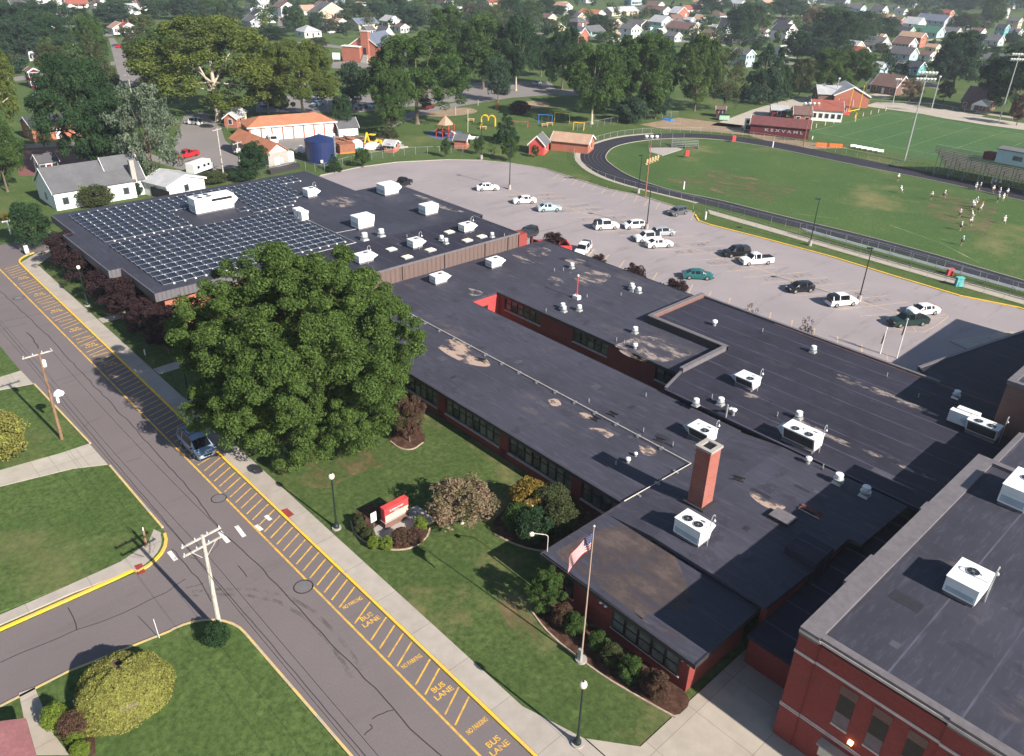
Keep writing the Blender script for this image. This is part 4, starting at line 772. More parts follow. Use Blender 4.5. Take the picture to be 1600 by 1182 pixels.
def array(label, x0, x1, y0, y1, skip, rowcut=None):
    t = thing('solar_array', label, 'solar panels', ((x0+x1)/2, (y0+y1)/2, zg), 0, 'solar arrays on the gym roof'); sp = []
    nx = int((x1-x0)/1.86); ny = int((y1-y0)/1.49)
    for i in range(nx):
        for j in range(ny):
            x, y = x0+i*1.86, y1-(j+1)*1.49
            if not skip(x, y): sp.append((x, y))
    cp = camo.location; sp.sort(key=lambda a: (a[0]-cp.x)**2+(a[1]-cp.y)**2)
    for x, y in sp[:100]: o = put('solar_panel', panel_me, t); o.location = (x-t.location.x, y-t.location.y, 0)
    if len(sp) > 100:
        V, F, Mi = [], [], []; bv = [tuple(v.co) for v in panel_me.vertices]; bf = [tuple(p.vertices) for p in panel_me.polygons]; bm = [p.material_index for p in panel_me.polygons]
        for x, y in sp[100:]:
            i = len(V); V += [(a[0]+x-t.location.x, a[1]+y-t.location.y, a[2]) for a in bv]; F += [tuple(i+q for q in f) for f in bf]; Mi += bm
        k = MB(); k.v, k.f, k.m = V, F, Mi; tag(k.build('solar_panels', ['panel_frame', 'panel_cell', 'rtu_white'], t), kind='stuff')
    return t
array('upper left solar array, left of the largest white rooftop unit', 126.0, 144.6, -57, -34.5, lambda x, y: (x < 134.8 and y < -48.2-(x-126)*.15) or (y < -55.5 and x < 138))
array('upper right solar array, beyond the largest white rooftop unit', 126.0, 144.6, -75.2, -57.2, lambda x, y: (x < 131.8 and y < -66.5-(x-126)*1.2) or (x < 138.2 and x > 131 and y < -72) or (x > 128 and x < 134.5 and y > -60.5) or (x < 127.5 and y > -59.5))
array('lower solar array, running behind the maple top', 104.1, 124.7, -65, -34.5, lambda x, y: (y < -63.4))
for a, b in (((125.4, -34.2), (144.4, -34.2)), ((103.6, -34.2), (124.9, -34.2))): pass
# ------------------------------------------------------------------ street furniture near the school
def lamp_post(p, h, label):
    t = thing('lamp_post', label, 'street lamp', (p.x, p.y, .1), 0, 'green black globe lamp posts along the sidewalk')
    MB().cyl(0, 0, 0, .16, .42, None, 20).build('footing', 'block', t)
    MB().lathe(0, 0, [(.27, .16), (.27, .34), (.16, .55), (.10, 1.0), (.085, 1.1), (.065, h-.65), (.09, h-.6), (.05, h-.55)], 12).build('post', 'green_black', t)
    g = MB().lathe(0, 0, [(.10, h-.55), (.23, h-.42), (.27, h-.25), (.22, h-.06), (.08, h+.02)], 14).build('globe', 'globe', t, smooth=True); MB().lathe(0, 0, [(.09, h), (.05, h+.1), (.01, h+.17)], 8).build('finial', 'green_black', g)
    return t
for (bx, by), lb in (((902, 1163), 'globe lamp post nearest the camera, left of the plaza'), ((526, 826), 'globe lamp post beside the sidewalk left of the red sign'), ((296, 626), 'globe lamp post half hidden by the big maple'), ((137, 478), 'globe lamp post among the purple trees'), ((36, 382), 'farthest globe lamp post at the street corner')):
    p = at(bx, by, .1); lamp_post(p, 6.1, lb)
# flagpole
plain('pole_bronze', (.34, .25, .19), .5)
fp = at(908, 1032, .12); F_ = thing('flagpole', 'tall bronze flagpole with a ball top in front of the office windows', 'flagpole', (fp.x, fp.y, .1))
FH = hgt(fp, 826)
MB().cyl(0, 0, 0, .2, .45, None, 18).build('footing', 'block', F_); MB().tube([(0, 0, .2), (0, 0, FH)], [.075, .035], 10).build('pole', 'pole_bronze', F_); MB().lathe(0, 0, [(.02, FH), (.1, FH+.1), (.02, FH+.2)], 8).build('ball', 'pipe_tan', F_); MB().box(-.16, .06, .2, .16, .3, 1.3).build('cleat_box', 'galv', F_)
# flag: thirteen stripes and a starry canton, hanging in folds
plain('flag_red', (.42, .015, .03), .8, .08); plain('flag_white', (.55, .54, .53), .8, .05); plain('flag_blue', (.03, .045, .16), .8, .08)
fl = MB(); NX, NS = 14, 13
fq = lambda u, v: (u*.52, .62*u+.16*math.sin(u*5+v*2), FH-.45-v*1.45-u*u*.34-u*.5-.10*math.sin(u*6))
for i in range(NX):
    for j in range(NS):
        u0, u1, v0, v1 = i/NX*2.0, (i+1)/NX*2.0, j/NS, (j+1)/NS
        fl.mi = 2 if (i < 6 and j < 7) else (0 if j % 2 == 0 else 1)
        fl.face([fq(u0, v0), fq(u0, v1), fq(u1, v1), fq(u1, v0)])
fl.mi = 1
for i in range(6):
    for j in range(5):
        u, v = (.08+i*.135), (.04+j*.1); a = Vector(fq(u, v)); 
        for sgn in (1, -1):
            fl.face([(a.x+.02*sgn+.03*math.cos(b), a.y-.02*sgn+.03*math.sin(b)*.6, a.z+.035*math.sin(b)) for b in [k_*1.2566+1.57 for k_ in range(5)]])
fo = fl.build('flag', ['flag_red', 'flag_white', 'flag_blue']); fo.location = F_.location; sm = fo.modifiers.new('thick', 'SOLIDIFY'); sm.thickness = .012; tag(fo, 'national flag with red and white stripes hanging limp from the flagpole', 'flag')
# school sign
p = at(608, 826, .12); G2 = thing('monument_sign', 'red topped monument sign with cream letter board on brick base in a round bed', 'sign', (p.x, p.y, .12), 0)
a, b = at(602.5, 829, .12), at(639, 809, .12); ln = (b-a).length; an = math.atan2((b-a).y, (b-a).x); G2.location = a; G2.rotation_euler = (0, 0, an)
print('sign', ln, math.degrees(an))
# local x runs along the face away to the right of the photo; the face looks to -y' (towards the sun side)
sg = 1
MB().box(0, 0, 0, ln, .62, .75).build('base', 'brick_brown', G2); MB().box(-.05, -.06, .75, ln+.05, .68, .83).build('ledge', 'block', G2)
bd = MB().box(0.0, 0, .83, ln, .6, 2.25).build('cabinet', 'red_paint', G2, bev=.02)
MB().box(.06, -.03, .9, ln-.06, .0, 1.55).build('letter_board', 'cream', G2); MB().box(-.03, -.03, 2.25, ln+.03, .63, 2.33).build('cap', 'red_paint', G2)
plain('sign_white', (.7, .62, .58), .7)
for tx, z, sz in (('ELEMENTARY', 1.9, .26), ('SCHOOL', 1.67, .15)):
    me = text_mesh(tx, sz, .004); me.materials.append(MATS['flag_white']); o = bpy.data.objects.new('lettering', me); COL.objects.link(o); o.parent = G2; o.location = (ln/2, -.012, z); o.rotation_euler = (R(90), 0, 0)
sp = at(620, 826, .12)
MB().prism([(-1.6, -1.9), (ln+1.5, -2.1), (ln+1.7, .9), (ln+.2, 1.0), (-.3, 1.0), (-1.9, .6)], .0, .06).build('paving', 'block', G2)
p = at(585, 830, .12); t = thing('info_sign', 'small white notice on a thin post beside the red topped sign', 'sign', p, an); MB().cyl(0, 0, 0, 1.5, .03, None, 6).build('post', 'steel', t); MB().box(-.3, -.03, 1.1, .3, .03, 2.1).build('board', 'rtu_white', t)
# gooseneck light over the office corner
p = at(855, 862, zc); t = thing('gooseneck_light', 'gooseneck floodlight on thin pipe rising from the office roof corner', 'light', (p.x, p.y, zc)); q = [Vector((0, 0, 0)), Vector((0, 0, 1.5))]+[Vector((.25-.25*math.cos(R(g)), .3-.3*math.cos(R(g)), 1.5+.3*math.sin(R(g)))) for g in (30, 60, 90)]+[Vector((.9, .9, 1.85))]
MB().tube(q, .04, 6).build('pipe', 'pipe_tan', t); MB().lathe(.95, .95, [(.04, 1.95), (.2, 1.85), (.22, 1.7), (.06, 1.55)], 10).build('head', 'globe', t)
p = at(1526, 887, zt-.3)
# utility poles
def crossarm(par, z, L, ang, mat='wood_grey', ins=4, y=0):
    c, s = math.cos(ang), math.sin(ang); a = MB(); a.hexa([(-c*L-s*.06, -s*L+c*.06, z-.06), (-c*L+s*.06, -s*L-c*.06, z-.06), (c*L+s*.06, s*L-c*.06, z-.06), (c*L-s*.06, s*L+c*.06, z-.06), (-c*L-s*.06, -s*L+c*.06, z+.06), (-c*L+s*.06, -s*L-c*.06, z+.06), (c*L+s*.06, s*L-c*.06, z+.06), (c*L-s*.06, s*L+c*.06, z+.06)]); o = a.build('crossarm', mat, par)
    for i in range(ins): u = -L+.12+(2*L-.24)*i/(ins-1); MB().lathe(c*u, s*u, [(.03, z+.06), (.06, z+.12), (.04, z+.24), (.02, z+.28)], 8).build('insulator', 'rtu_grey', o)
    return o
def pole(p, h, label, mat='wood_pole', r=.15, lean=(0, 0), arms=(), grp='wooden utility poles', trafo=0, ang=R(90), L=1.2):
    t = thing('utility_pole', label, 'utility pole', (p.x, p.y, 0), 0, grp)
    MB().tube([(0, 0, 0), (lean[0]*.5, lean[1]*.5, h*.5), (lean[0], lean[1], h)], [r, r*.85, r*.65], 10).build('pole', mat, t)
    for dz in arms: crossarm(t, h-dz, L, ang)
    for i in range(trafo):
        MB().lathe(.35*math.cos(i*2.1), .35*math.sin(i*2.1), [(.15, h-2.3), (.2, h-2.25), (.2, h-1.5), (.1, h-1.4), (.05, h-1.3)], 10).build('transformer', 'rtu_white', t)
    return t
P1 = at(345, 990, .1); h1 = hgt(P1, 838)
t = pole(P1, h1, 'grey wooden power pole with two long crossarms at the street corner', 'wood_grey', .2, (.0, -.1), (.15, .95), trafo=0, ang=R(96), L=1.55)
k = MB()
for dy in (-1.2, -.75, .7, 1.1): k.tube([(.0, dy, h1-.95), (.1, dy*.9, h1-1.5), (.25, dy*.45, h1-2.0)], .015, 4)
k.build('jumper_wire', 'black_paint', t); MB().tube([(0, -.2, h1-1.9), (.05, -1.0, h1-1.0)], .03, 5).build('brace', 'wood_grey', t); MB().tube([(0, .2, h1-1.9), (.05, .9, h1-1.0)], .03, 5).build('brace', 'wood_grey', t); MB().cyl(0, 0, 0, .9, .26, .24, 10).build('guard', 'rtu_grey', t)
P3 = at(97, 687, .1); h2 = hgt(P3, 553)
t = pole(P3, h2, 'brown leaning power pole with one crossarm and white transformer box on the left lawn', 'wood_pole', .17, (.0, -.15), (.1,), ang=R(92), L=1.4)
MB().lathe(0, -.35, [(.15, h2-1.6), (.2, h2-1.5), (.2, h2-.9), (.1, h2-.8)], 10).build('transformer', 'rtu_white', t)
MB().lathe(.2, -.9, [(.05, h2-5.0), (.55, h2-5.1), (.5, h2-4.9), (.3, h2-4.7), (.06, h2-4.55)], 12).build('lamp_shade', 'rtu_white', t); MB().tube([(0, 0, h2-4.8), (.2, -.9, h2-4.6)], .03, 5).build('arm', 'steel', t); MB().box(-.1, -.75, h2-5.9, .2, -.5, h2-5.2).build('meter_box', 'rtu_white', t)
p = at(229, 855, .1); t = thing('wooden_stake', 'short brown stub post in the lawn by the corner', 'post', p); MB().tube([(0, 0, 0), (.15, -.1, 1.7)], .11, 8).build('post', 'wood_pole', t); MB().tube([(.17, -.1, 1.7), (.2, -.12, 2.0)], .05, 6).build('pipe', 'rtu_white', t)
for px, py, top, lb, tr, mt in ((378, 279, 222, 'pale utility pole with twin crossarms and three white transformers beyond the solar roof', 3, 'wood_grey'), (349, 272, 201, 'tall pale utility pole left of the three transformer pole', 0, 'wood_grey'), (71, 240, 172, 'dark thin utility pole before the brick building', 1, 'wood_pole'), (376, 192, 155, 'pole with white lamp by the small shed', 0, 'wood_grey'), (206, 150, 116, 'pole with crossarm in the town street at the upper left', 0, 'wood_grey')):
    p = at(px, py); h = hgt(p, top); t = pole(p, h, lb, mt, .17, arms=((.3, 1.9) if px == 378 else (.3,)), trafo=tr, L=1.4, ang=R(115), grp='wooden utility poles')
# power lines
def wire(a, b, sag, label):
    pts = [a.lerp(b, k/14)-Vector((0, 0, sag*4*(k/14)*(1-k/14))) for k in range(15)]
    o = MB().tube([p-a for p in pts], .017, 4).build('power_line', 'black_paint'); o.location = a; tag(o, label, 'power line', 'power lines above the street')
nx = Vector((-26, -15.2, 0)); lf = Vector((128, -14.8, 0))
for i, (dy, dz, nm) in enumerate(((-1.3, .1, 'rightmost upper'), (.0, .1, 'middle upper'), (1.3, .1, 'leftmost upper'), (-.2, -1.9, 'lower'))[::2]+((-.2, -1.9, 'lower'),)):
    a = Vector((P1.x, P1.y+dy, h1+dz)); b = Vector((P3.x, P3.y+dy*.95, h2+dz)); wire(a, b, .5, nm+' power line between the corner pole and the brown pole')
    if i >= 1: wire(Vector((nx.x, nx.y+dy, 10.4+dz)), a, .8, nm+' power line running from the corner pole over the street towards the viewer')
    if i >= 1: wire(b, Vector((lf.x, lf.y+dy, 10.2+dz)), .6, nm+' power line leaving the brown pole to the left')
p = at(246, 1000, .05); t = thing('marker_stake', 'thin white marker stake at the edge of the side street', 'stake', at(249, 997, .1)); MB().tube([(0, 0, 0), (-.1, .1, 2.1)], .025, 6).build('rod', 'rtu_white', t)
# mail box and signs at the street corner
for px, py, h, lb in ((34, 372, 1.8, 'left white street sign at the far corner'), (37, 371, 1.8, 'right white street sign at the far corner')): t = thing('street_sign', lb, 'sign', at(px, py, .1)); MB().cyl(0, 0, 0, h, .03, None, 6).build('post', 'steel', t); MB().box(-.03, -.25, h-.2, .03, .25, h+.6).build('plate', 'rtu_white', t)
t = thing('mailbox', 'white pedestal box beside the sidewalk at the far corner', 'mailbox', at(43, 398, .1)); MB().box(-.25, -.25, 0, .25, .25, .3).build('base', 'steel', t); MB().box(-.3, -.3, .3, .3, .3, 1.5).build('box', 'rtu_white', t, bev=.06)
t = thing('hoop_frame', 'white T shaped post by the cross street', 'post', at(17, 367, .05)); MB().cyl(0, 0, 0, 2.4, .1, None, 8).build('post', 'rtu_white', t); MB().box(-.1, -.8, 2.3, .1, .8, 2.55).build('arm', 'rtu_white', t)
t = thing('bollard', 'small white marker post in the lawn below the purple trees', 'post', at(227, 555, .1)); MB().cyl(0, 0, 0, .8, .09, .08, 8).build('post', 'rtu_white', t)
# ------------------------------------------------------------------ vegetation
def leaf_cloud(seed, cents, rads, per, size, squash=.8, out=.55, core=None):
    """thousands of small bent leaf faces set on and in boughs; every leaf is its own pair of faces"""
    g = np.random.default_rng(seed); C_, S_ = [], []
    P, N = [], []
    for c, r in zip(cents, rads):
        n = per if np.isscalar(per) else per[len(P) % len(per)]
        d = g.normal(size=(n, 3)); d[:, 2] += .35; d /= np.linalg.norm(d, axis=1)[:, None]
        rr = r*(.55+.5*g.random(n)**.6)[:, None]; p = np.array(c)+d*rr*np.array([1, 1, squash])
        nn = d*out+g.normal(size=(n, 3))*.45; nn[:, 2] += .25; nn /= np.linalg.norm(nn, axis=1)[:, None]
        P.append(p); N.append(nn)
    P = np.concatenate(P); N = np.concatenate(N); n = len(P)
    a = np.cross(N, g.normal(size=(n, 3))); a /= np.linalg.norm(a, axis=1)[:, None]; b = np.cross(N, a)
    s = (np.asarray(size)*(.6+.8*g.random(n)))[:, None]
    v = np.stack([P-a*s*.5, P+b*s*.32+N*s*.08, P+a*s*.55-N*s*.12, P-b*s*.32+N*s*.08], 1).reshape(-1, 3)
    return v
def quads_mesh(name, v, mat):
    n = len(v)//4; me = bpy.data.meshes.new(name); me.vertices.add(len(v)); me.vertices.foreach_set('co', v.astype(np.float32).ravel())
    me.loops.add(n*4); me.loops.foreach_set('vertex_index', np.arange(n*4, dtype=np.int32)); me.polygons.add(n)
    me.polygons.foreach_set('loop_start', np.arange(n, dtype=np.int32)*4); me.polygons.foreach_set('loop_total', np.full(n, 4, dtype=np.int32))
    me.materials.append(MATS[mat]); me.update(calc_edges=True); return me
def prof(kind, t):
    if kind == 'round': return math.sqrt(max(0, 1-(2*t-1.0)**2))**.75*(1.02-.22*t)
    if kind == 'oval': return math.sqrt(max(0, 1-(2*t-1)**2))**.8*(.92+.1*math.sin(3*t))
    if kind == 'wide': return math.sqrt(max(0, 1-(1.35*t-.35)**2))*(.75+.35*min(1, t*3)) if t > 0 else .6
    if kind == 'cone': return (1-t)**.8*1.0+.03
    if kind == 'column': return math.sqrt(max(0, 1-(2*t-1)**2))**.45
    if kind == 'globe': return math.sqrt(max(0, 1-(2*t-1)**2))
    return 1
def crown_points(kind, seed, n, R0, z0, z1, shell=.72, lump=.16):
    """boughs sit on a dozen or two big lobes that crowd round the trunk, so the outline swells and parts"""
    g = random.Random(seed); pts = []; H = z1-z0; nl = 15 if kind in ('round', 'oval') else 24 if kind == 'wide' else 0; lobes = []
    for k in range(nl):
        t = .08+.84*((k+.5)/nl)**.9+g.uniform(-.05, .05); a = k*2.399963+g.uniform(-.35, .35); r = prof(kind, t); lr = R0*g.uniform(.30, .46)*(.8 if nl > 20 else 1)
        rr = max(0, R0*r-lr*.75)*g.uniform(.86, 1.12); lobes.append((rr*math.cos(a), rr*math.sin(a), z0+H*t, lr))
    k = 0
    while len(pts) < n:
        k += 1
        if lobes and g.random() < .92:
            lx, ly, lz, lr = lobes[k % nl]; d = Vector((g.gauss(0, 1), g.gauss(0, 1), g.gauss(.25, 1))).normalized(); q = lr*g.uniform(.75, 1.0); s = min(1.0, H/(2.4*R0))
            pts.append((lx+d.x*q, ly+d.y*q, min(z1, max(z0, lz+d.z*q*max(.6, s*.9))))); continue
        t = g.random()**(.85 if kind != 'cone' else 1.4); a = (k*2.399963+g.uniform(-.3, .3)) % 6.2832; r = prof(kind, t)
        if g.random() > r*1.1+.08: continue
        rr = R0*r*(shell+(1-shell)*g.random()) if g.random() < .8 else R0*r*g.uniform(.2, .8)
        pts.append((rr*math.cos(a), rr*math.sin(a), z0+H*t))
    return pts
def trunk_mb(cents, z0, r, h1, n=7, seed=0, top=None, forks=1):
    g = random.Random(seed); k = MB()
    for f in range(forks):
        ox, oy = (0, 0) if forks == 1 else (math.cos(f*2.3)*r*.8, math.sin(f*2.3)*r*.8)
        tx, ty = (0, 0) if forks == 1 else (math.cos(f*2.3)*r*3.5, math.sin(f*2.3)*r*3.5)
        rr = r if forks == 1 else r*.7
        k.tube([(ox*1.0, oy*1.0, 0), (ox, oy, z0*.12), (ox+tx*.4+g.uniform(-.2, .2)*rr, oy+ty*.4, z0*.6), (ox+tx, oy+ty, z0*1.0), (ox*.5, oy*.5, h1)], [rr*1.5, rr, rr*.85, rr*.75, rr*.25], 9)
    for c in g.sample(cents, min(n, len(cents))):
        s = z0*g.uniform(.8, 1.0)+(h1-z0)*g.uniform(0, .35); m = Vector((c[0]*.5, c[1]*.5, s+(c[2]-s)*.55)); k.tube([(0, 0, s), m, c], [r*.42, r*.26, r*.08], 6)
    return k
LIB = {}
def tree_lib(kind, seed, n, per, size, crad, trunk=.12, shell=.7, forks=1, nl=8, lump=.2, squash=.8):
    key = (kind, seed)
    if key in LIB: return LIB[key]
    c = crown_points(kind, seed, n, .5-crad*.4, trunk+crad*.6, 1-crad*.7, shell, lump); g = random.Random(seed+5)
    rads = [crad*g.uniform(.6, 1.2) for _ in c]
    v = leaf_cloud(seed, c, rads, per, size, squash)
    cm = quads_mesh('crown', v, 'leaf_green'); tm = trunk_mb(c, trunk+.1, .022, .75, nl, seed, forks=forks).mesh('trunk', 'bark'); LIB[key] = (tm, cm); return LIB[key]
KIND = dict(round=dict(n=210, per=170, size=.022, crad=.075), roundl=dict(n=110, per=80, size=.036, crad=.10), oval=dict(n=180, per=150, size=.024, crad=.08), cone=dict(n=150, per=110, size=.028, crad=.07, trunk=.04), wide=dict(n=330, per=190, size=.0165, crad=.06, trunk=.16),
  column=dict(n=110, per=110, size=.035, crad=.11, trunk=.03), wispy=dict(n=150, per=60, size=.026, crad=.075, trunk=.04, shell=.8), globe=dict(n=90, per=130, size=.045, crad=.15, trunk=-.02, nl=3), sparse=dict(n=34, per=30, size=.04, crad=.09, trunk=.12, lump=.4))
PK = dict(roundl='round', wispy='oval', sparse='round')
def tree(px, py, ty, wpx, kind, mat, label, cat='tree', name='tree', grp=None, z=0.0, bark='bark', var=0, sc=None, p=None):
    p = at(px, py, z) if p is None else p; h = (hgt(p, ty)-z) if ty is not None else sc[1]; wd = 1.12*wpx/pxm((p.x, p.y, h*.5)) if wpx else sc[0]
    kw = dict(KIND[kind]); kk = PK.get(kind, kind); tm, cm = tree_lib(kk, {'round': 10, 'roundl': 30, 'oval': 50, 'cone': 70, 'wide': 90, 'column': 110, 'wispy': 130, 'globe': 150, 'sparse': 170}[kind]+var, **kw)
    t = thing(name, label, cat, (p.x, p.y, z), (px*.37+py*.11) % 6.28, grp); t.scale = (wd, wd, h)
    put('trunk' if name != 'shrub' else 'stem', tm, t, bark); put('crown' if name != 'shrub' else 'foliage', cm, t, mat); return t
# the great maple in front: real leaves on some six hundred boughs
p = Vector((67.6, -34.6, .1)); M_ = thing('maple_tree', 'huge green maple covering the sidewalk and part of both roofs', 'tree', p)
gz = random.Random(11); cen, rad = [], []; R1 = 13.6
LB = []
for k in range(52):                       # big lobes on an uneven dome, wide below, peaked above
    t = ((k+.5)/52); u = -.62+1.62*t**1.0; a = k*2.399963+gz.uniform(-.4, .4)
    hr = math.sqrt(max(0, 1-abs(u)**2.0)) if u > 0 else (1-abs(u)**1.7*.42)
    lr = gz.uniform(2.5, 4.1)*(1 if u < .6 else .8); rr = max(0, R1*hr-lr*.8)*gz.uniform(.84, 1.08)
    LB.append((rr*math.cos(a), rr*math.sin(a), 8.7+(10.2 if u > 0 else 9.4)*u*gz.uniform(.93, 1.1), lr))
LB += [(1.2, 2.6, 18.6, 2.7), (-3.5, -2.2, 17.6, 2.7), (4.4, -1.5, 17.2, 2.5), (-8.6, .8, 4.8, 3.0), (0, 0, 16.5, 3.5)]
for lx, ly, lz, lr in LB:
    if lz < 9.5 and ly > 0: ly *= .80; lx += .3
    if lz < 11 and ly < 2 and lx < 0: f_ = .74 if lz < 8 else .88; ly *= f_; lx *= f_
    for q in range(int(17*(lr/3.2)**2)):
        d = Vector((gz.gauss(0, 1), gz.gauss(0, 1), gz.gauss(.3, 1))).normalized(); s_ = lr*gz.uniform(.72, 1.02)
        if lz+d.z*s_*.8 < 2.6 and (lx+d.x*s_)**2+(ly+d.y*s_)**2 > 60: continue
        cen.append((lx+d.x*s_, ly+d.y*s_, max(1.6, lz+d.z*s_*.8))); rad.append(gz.uniform(.55, 1.15))
for i in range(110): a = gz.uniform(0, 6.28); r = gz.uniform(2, 10); cen.append((r*math.cos(a), r*math.sin(a), gz.uniform(8, 16))); rad.append(1.3)
v = leaf_cloud(3, cen, rad, 440, .20, .75, .7)
cr_o = put('crown', quads_mesh('crown', v, 'leaf_maple'), M_); trunk_mb(cen, 3.2, .62, 15, 46, 4).build('trunk', 'bark', M_)
# purple leaved trees along the sidewalk
for i, (px, py, ty, w_, lb) in enumerate(((88, 428, 358, 56, 'purple leaved tree nearest the evergreen at the far corner'), (117, 452, 386, 58, 'second purple leaved tree from the far corner'), (152, 480, 415, 50, 'purple leaved tree behind the second lamp post'), (178, 502, 430, 62, 'purple leaved tree before the brick corner, reaching over the path'), (222, 525, 462, 52, 'purple leaved tree between the brick corner and the maple'), (255, 555, 475, 70, 'darkest purple leaved tree, against the left edge of the maple'))):
    p = at(px, py, .1); p.y = -30.6-(i % 2)*.5; tree(px, py, ty+4, w_, 'roundl' if i < 3 else 'round', 'leaf_purple', lb, 'tree', 'purple_tree', 'purple leaved trees beside the solar roofed building', .1, var=i % 3, p=p)
for px, py, ty, w_, lb, kd in ((885, 400, 362, 38, 'purple leaved tree beside the red yard wall', 'roundl'), (951, 420, 397, 26, 'small purple leaved tree left of the green car', 'roundl'), (1017, 441, 412, 38, 'purple leaved tree in line with the teal sedan', 'roundl'), (1080, 465, 434, 36, 'purple leaved tree above the hall parapet corner', 'roundl'), (1204, 495, 474, 26, 'small sparse purple tree behind the hall roof', 'sparse'), (1299, 528, 494, 24, 'smallest sparse purple tree behind the hall roof', 'sparse'), (1049, 449, 441, 12, 'tiny purple shrub behind the courtyard wing', 'roundl')):
    p = at(px, py); p.y = -93.8; h = hgt(p, ty); tree(px, py, ty, w_, kd, 'leaf_purple', lb, 'tree', 'purple_tree', 'purple leaved trees behind the low roofs', 0, var=2, p=Vector((at(px, (py+ty)/2+6, 1.5).x, -94.2, 0)))
tree(640, 690, 619, 46, 'oval', 'leaf_rust', 'rusty brown small tree in a curved edged bed beside the maple', 'tree', 'small_tree', z=.1)
tree(56, 388, 317, 50, 'column', 'leaf_dark', 'dense dark evergreen at the far street corner', 'tree', 'evergreen', z=.1)
tree(152, 322, 290, 48, 'globe', 'leaf_olive', 'olive shrub against the white house wall', 'shrub', 'shrub'); tree(135, 322, 288, 18, 'oval', 'leaf_lime', 'thin lime green bush at the white house wall', 'shrub', 'shrub'); tree(212, 305, 284, 26, 'globe', 'leaf_blue', 'dark bush beside the small white garage', 'shrub', 'shrub')
tree(22, 350, 330, 16, 'globe', 'leaf_lime', 'bright green bush at the left edge near the cross street', 'shrub', 'shrub'); tree(12, 345, 333, 14, 'globe', 'leaf_orange', 'orange tinged bush at the left edge', 'shrub', 'shrub')
# shrubs and beds by the school
def bush(px, py, ty, w_, mat, lb, kd='globe', z=.12, nm='shrub', grp=None): return tree(px, py, ty, w_, kd, mat, lb, 'shrub', nm, grp, z, var=int(px) % 3)
tree(722, 818, 752, 100, 'roundl', 'leaf_brown', 'brown leaved wide ornamental tree between the sign and the round shrubs', 'tree', 'small_tree', z=.1, bark='bark_pale')
for a in ((826, 800, 753, 56, 'leaf_orange', 'yellow tinged round shrub at the back left of the cluster'), (860, 808, 760, 56, 'leaf_olive', 'olive round shrub at the back right of the cluster'), (808, 828, 788, 42, 'leaf_green', 'bright green round shrub at the left of the cluster'), (875, 832, 785, 50, 'leaf_olive', 'olive round shrub at the front right of the cluster'), (832, 846, 797, 52, 'leaf_dark', 'dark green round shrub at the front of the cluster')): bush(*a, grp='big round shrubs by the classroom windows')
k = thing('garden_box', 'small pale box lid among the big round shrubs', 'box', at(828, 812, .12)); MB().box(-.5, -.4, 0, .5, .4, 2.0).build('box', 'cream', k)
bush(850, 958, 892, 54, 'leaf_green', 'tall green egg shaped shrub at the office corner', 'oval')
for a in ((878, 975, 945, 30, 'leaf_rust', 'rusty shrub beside the tall green shrub'), (897, 990, 960, 30, 'leaf_green', 'green shrub left of the flagpole base'), (934, 1015, 990, 30, 'leaf_green', 'first green shrub right of the flagpole'), (954, 1036, 1008, 32, 'leaf_olive', 'second green shrub right of the flagpole'), (982, 1062, 1028, 34, 'leaf_green', 'third green shrub right of the flagpole'), (1012, 1078, 1048, 30, 'leaf_rust', 'rusty shrub under the office windows'), (1026, 1090, 1053, 34, 'leaf_rust', 'last rusty shrub nearest the plaza')): bush(*a, grp='shrubs below the office windows')
for a in ((562, 822, 803, 17, 'leaf_olive', 'clipped shrub at the back left of the sign bed'), (563, 833, 813, 17, 'leaf_olive', 'clipped shrub at the left rim of the sign bed'), (576, 843, 826, 20, 'leaf_olive', 'clipped shrub at the lower left of the sign bed'), (585, 856, 838, 19, 'leaf_lime', 'clipped shrub in front of the white notice'), (604, 858, 840, 20, 'leaf_lime', 'clipped bright shrub at the front of the sign bed'), (657, 830, 808, 20, 'leaf_lime', 'clipped green shrub at the right of the sign bed'), (628, 850, 828, 30, 'leaf_rust', 'rusty low shrub before the sign, left one'), (650, 846, 828, 28, 'leaf_rust', 'rusty low shrub before the sign, right one')): bush(*a, grp='low shrubs round the monument sign')
# lower left garden: clipped hedge with a hole in the top, globes
HB = at(196, 1092, .1); t = thing('clipped_hedge', 'very large clipped yellow green shrub with a dark hole in its top', 'shrub', HB)
g = np.random.default_rng(8); nL = 52000; u = g.random(nL)*2*np.pi; cz = g.random(nL)**.8*1.12-.12
rr = np.sqrt(np.clip(1-np.abs(cz)**2.6, 0, 1)); rad_ = 1+.035*np.sin(3*u+1)+.03*np.sin(7*u+5*cz)+g.normal(size=nL)*.018
wx = 66/pxm(HB); P_ = np.stack([rr*np.cos(u)*wx*.96*rad_, rr*np.sin(u)*wx*1.06*rad_, cz*3.1*rad_], 1)
hole = ((P_[:, 0]-.45)/.62)**2+((P_[:, 1]+.2)/.32)**2; hole += (P_[:, 2] < 2.2)*9; P_[hole < 1, 2] -= 1.3
Nn = P_/np.linalg.norm(P_, axis=1)[:, None]*.8+g.normal(size=(nL, 3))*.5; Nn /= np.linalg.norm(Nn, axis=1)[:, None]
a_ = np.cross(Nn, g.normal(size=(nL, 3))); a_ /= np.linalg.norm(a_, axis=1)[:, None]; b_ = np.cross(Nn, a_); s_ = (.12*(.6+.9*g.random(nL)))[:, None]
put('foliage', quads_mesh('foliage', np.stack([P_-a_*s_*.5, P_+b_*s_*.35, P_+a_*s_*.55, P_-b_*s_*.35], 1).reshape(-1, 3), 'leaf_hedge'), t)
k = MB(); k.lathe(0, 0, [(wx*.5, 0), (wx*.82, .8), (wx*.86, 1.6), (wx*.62, 2.35), (.9, 2.5)], 20); k.build('stem', 'bark', t)  # solid dark core added inside the leaf shell to block see-through
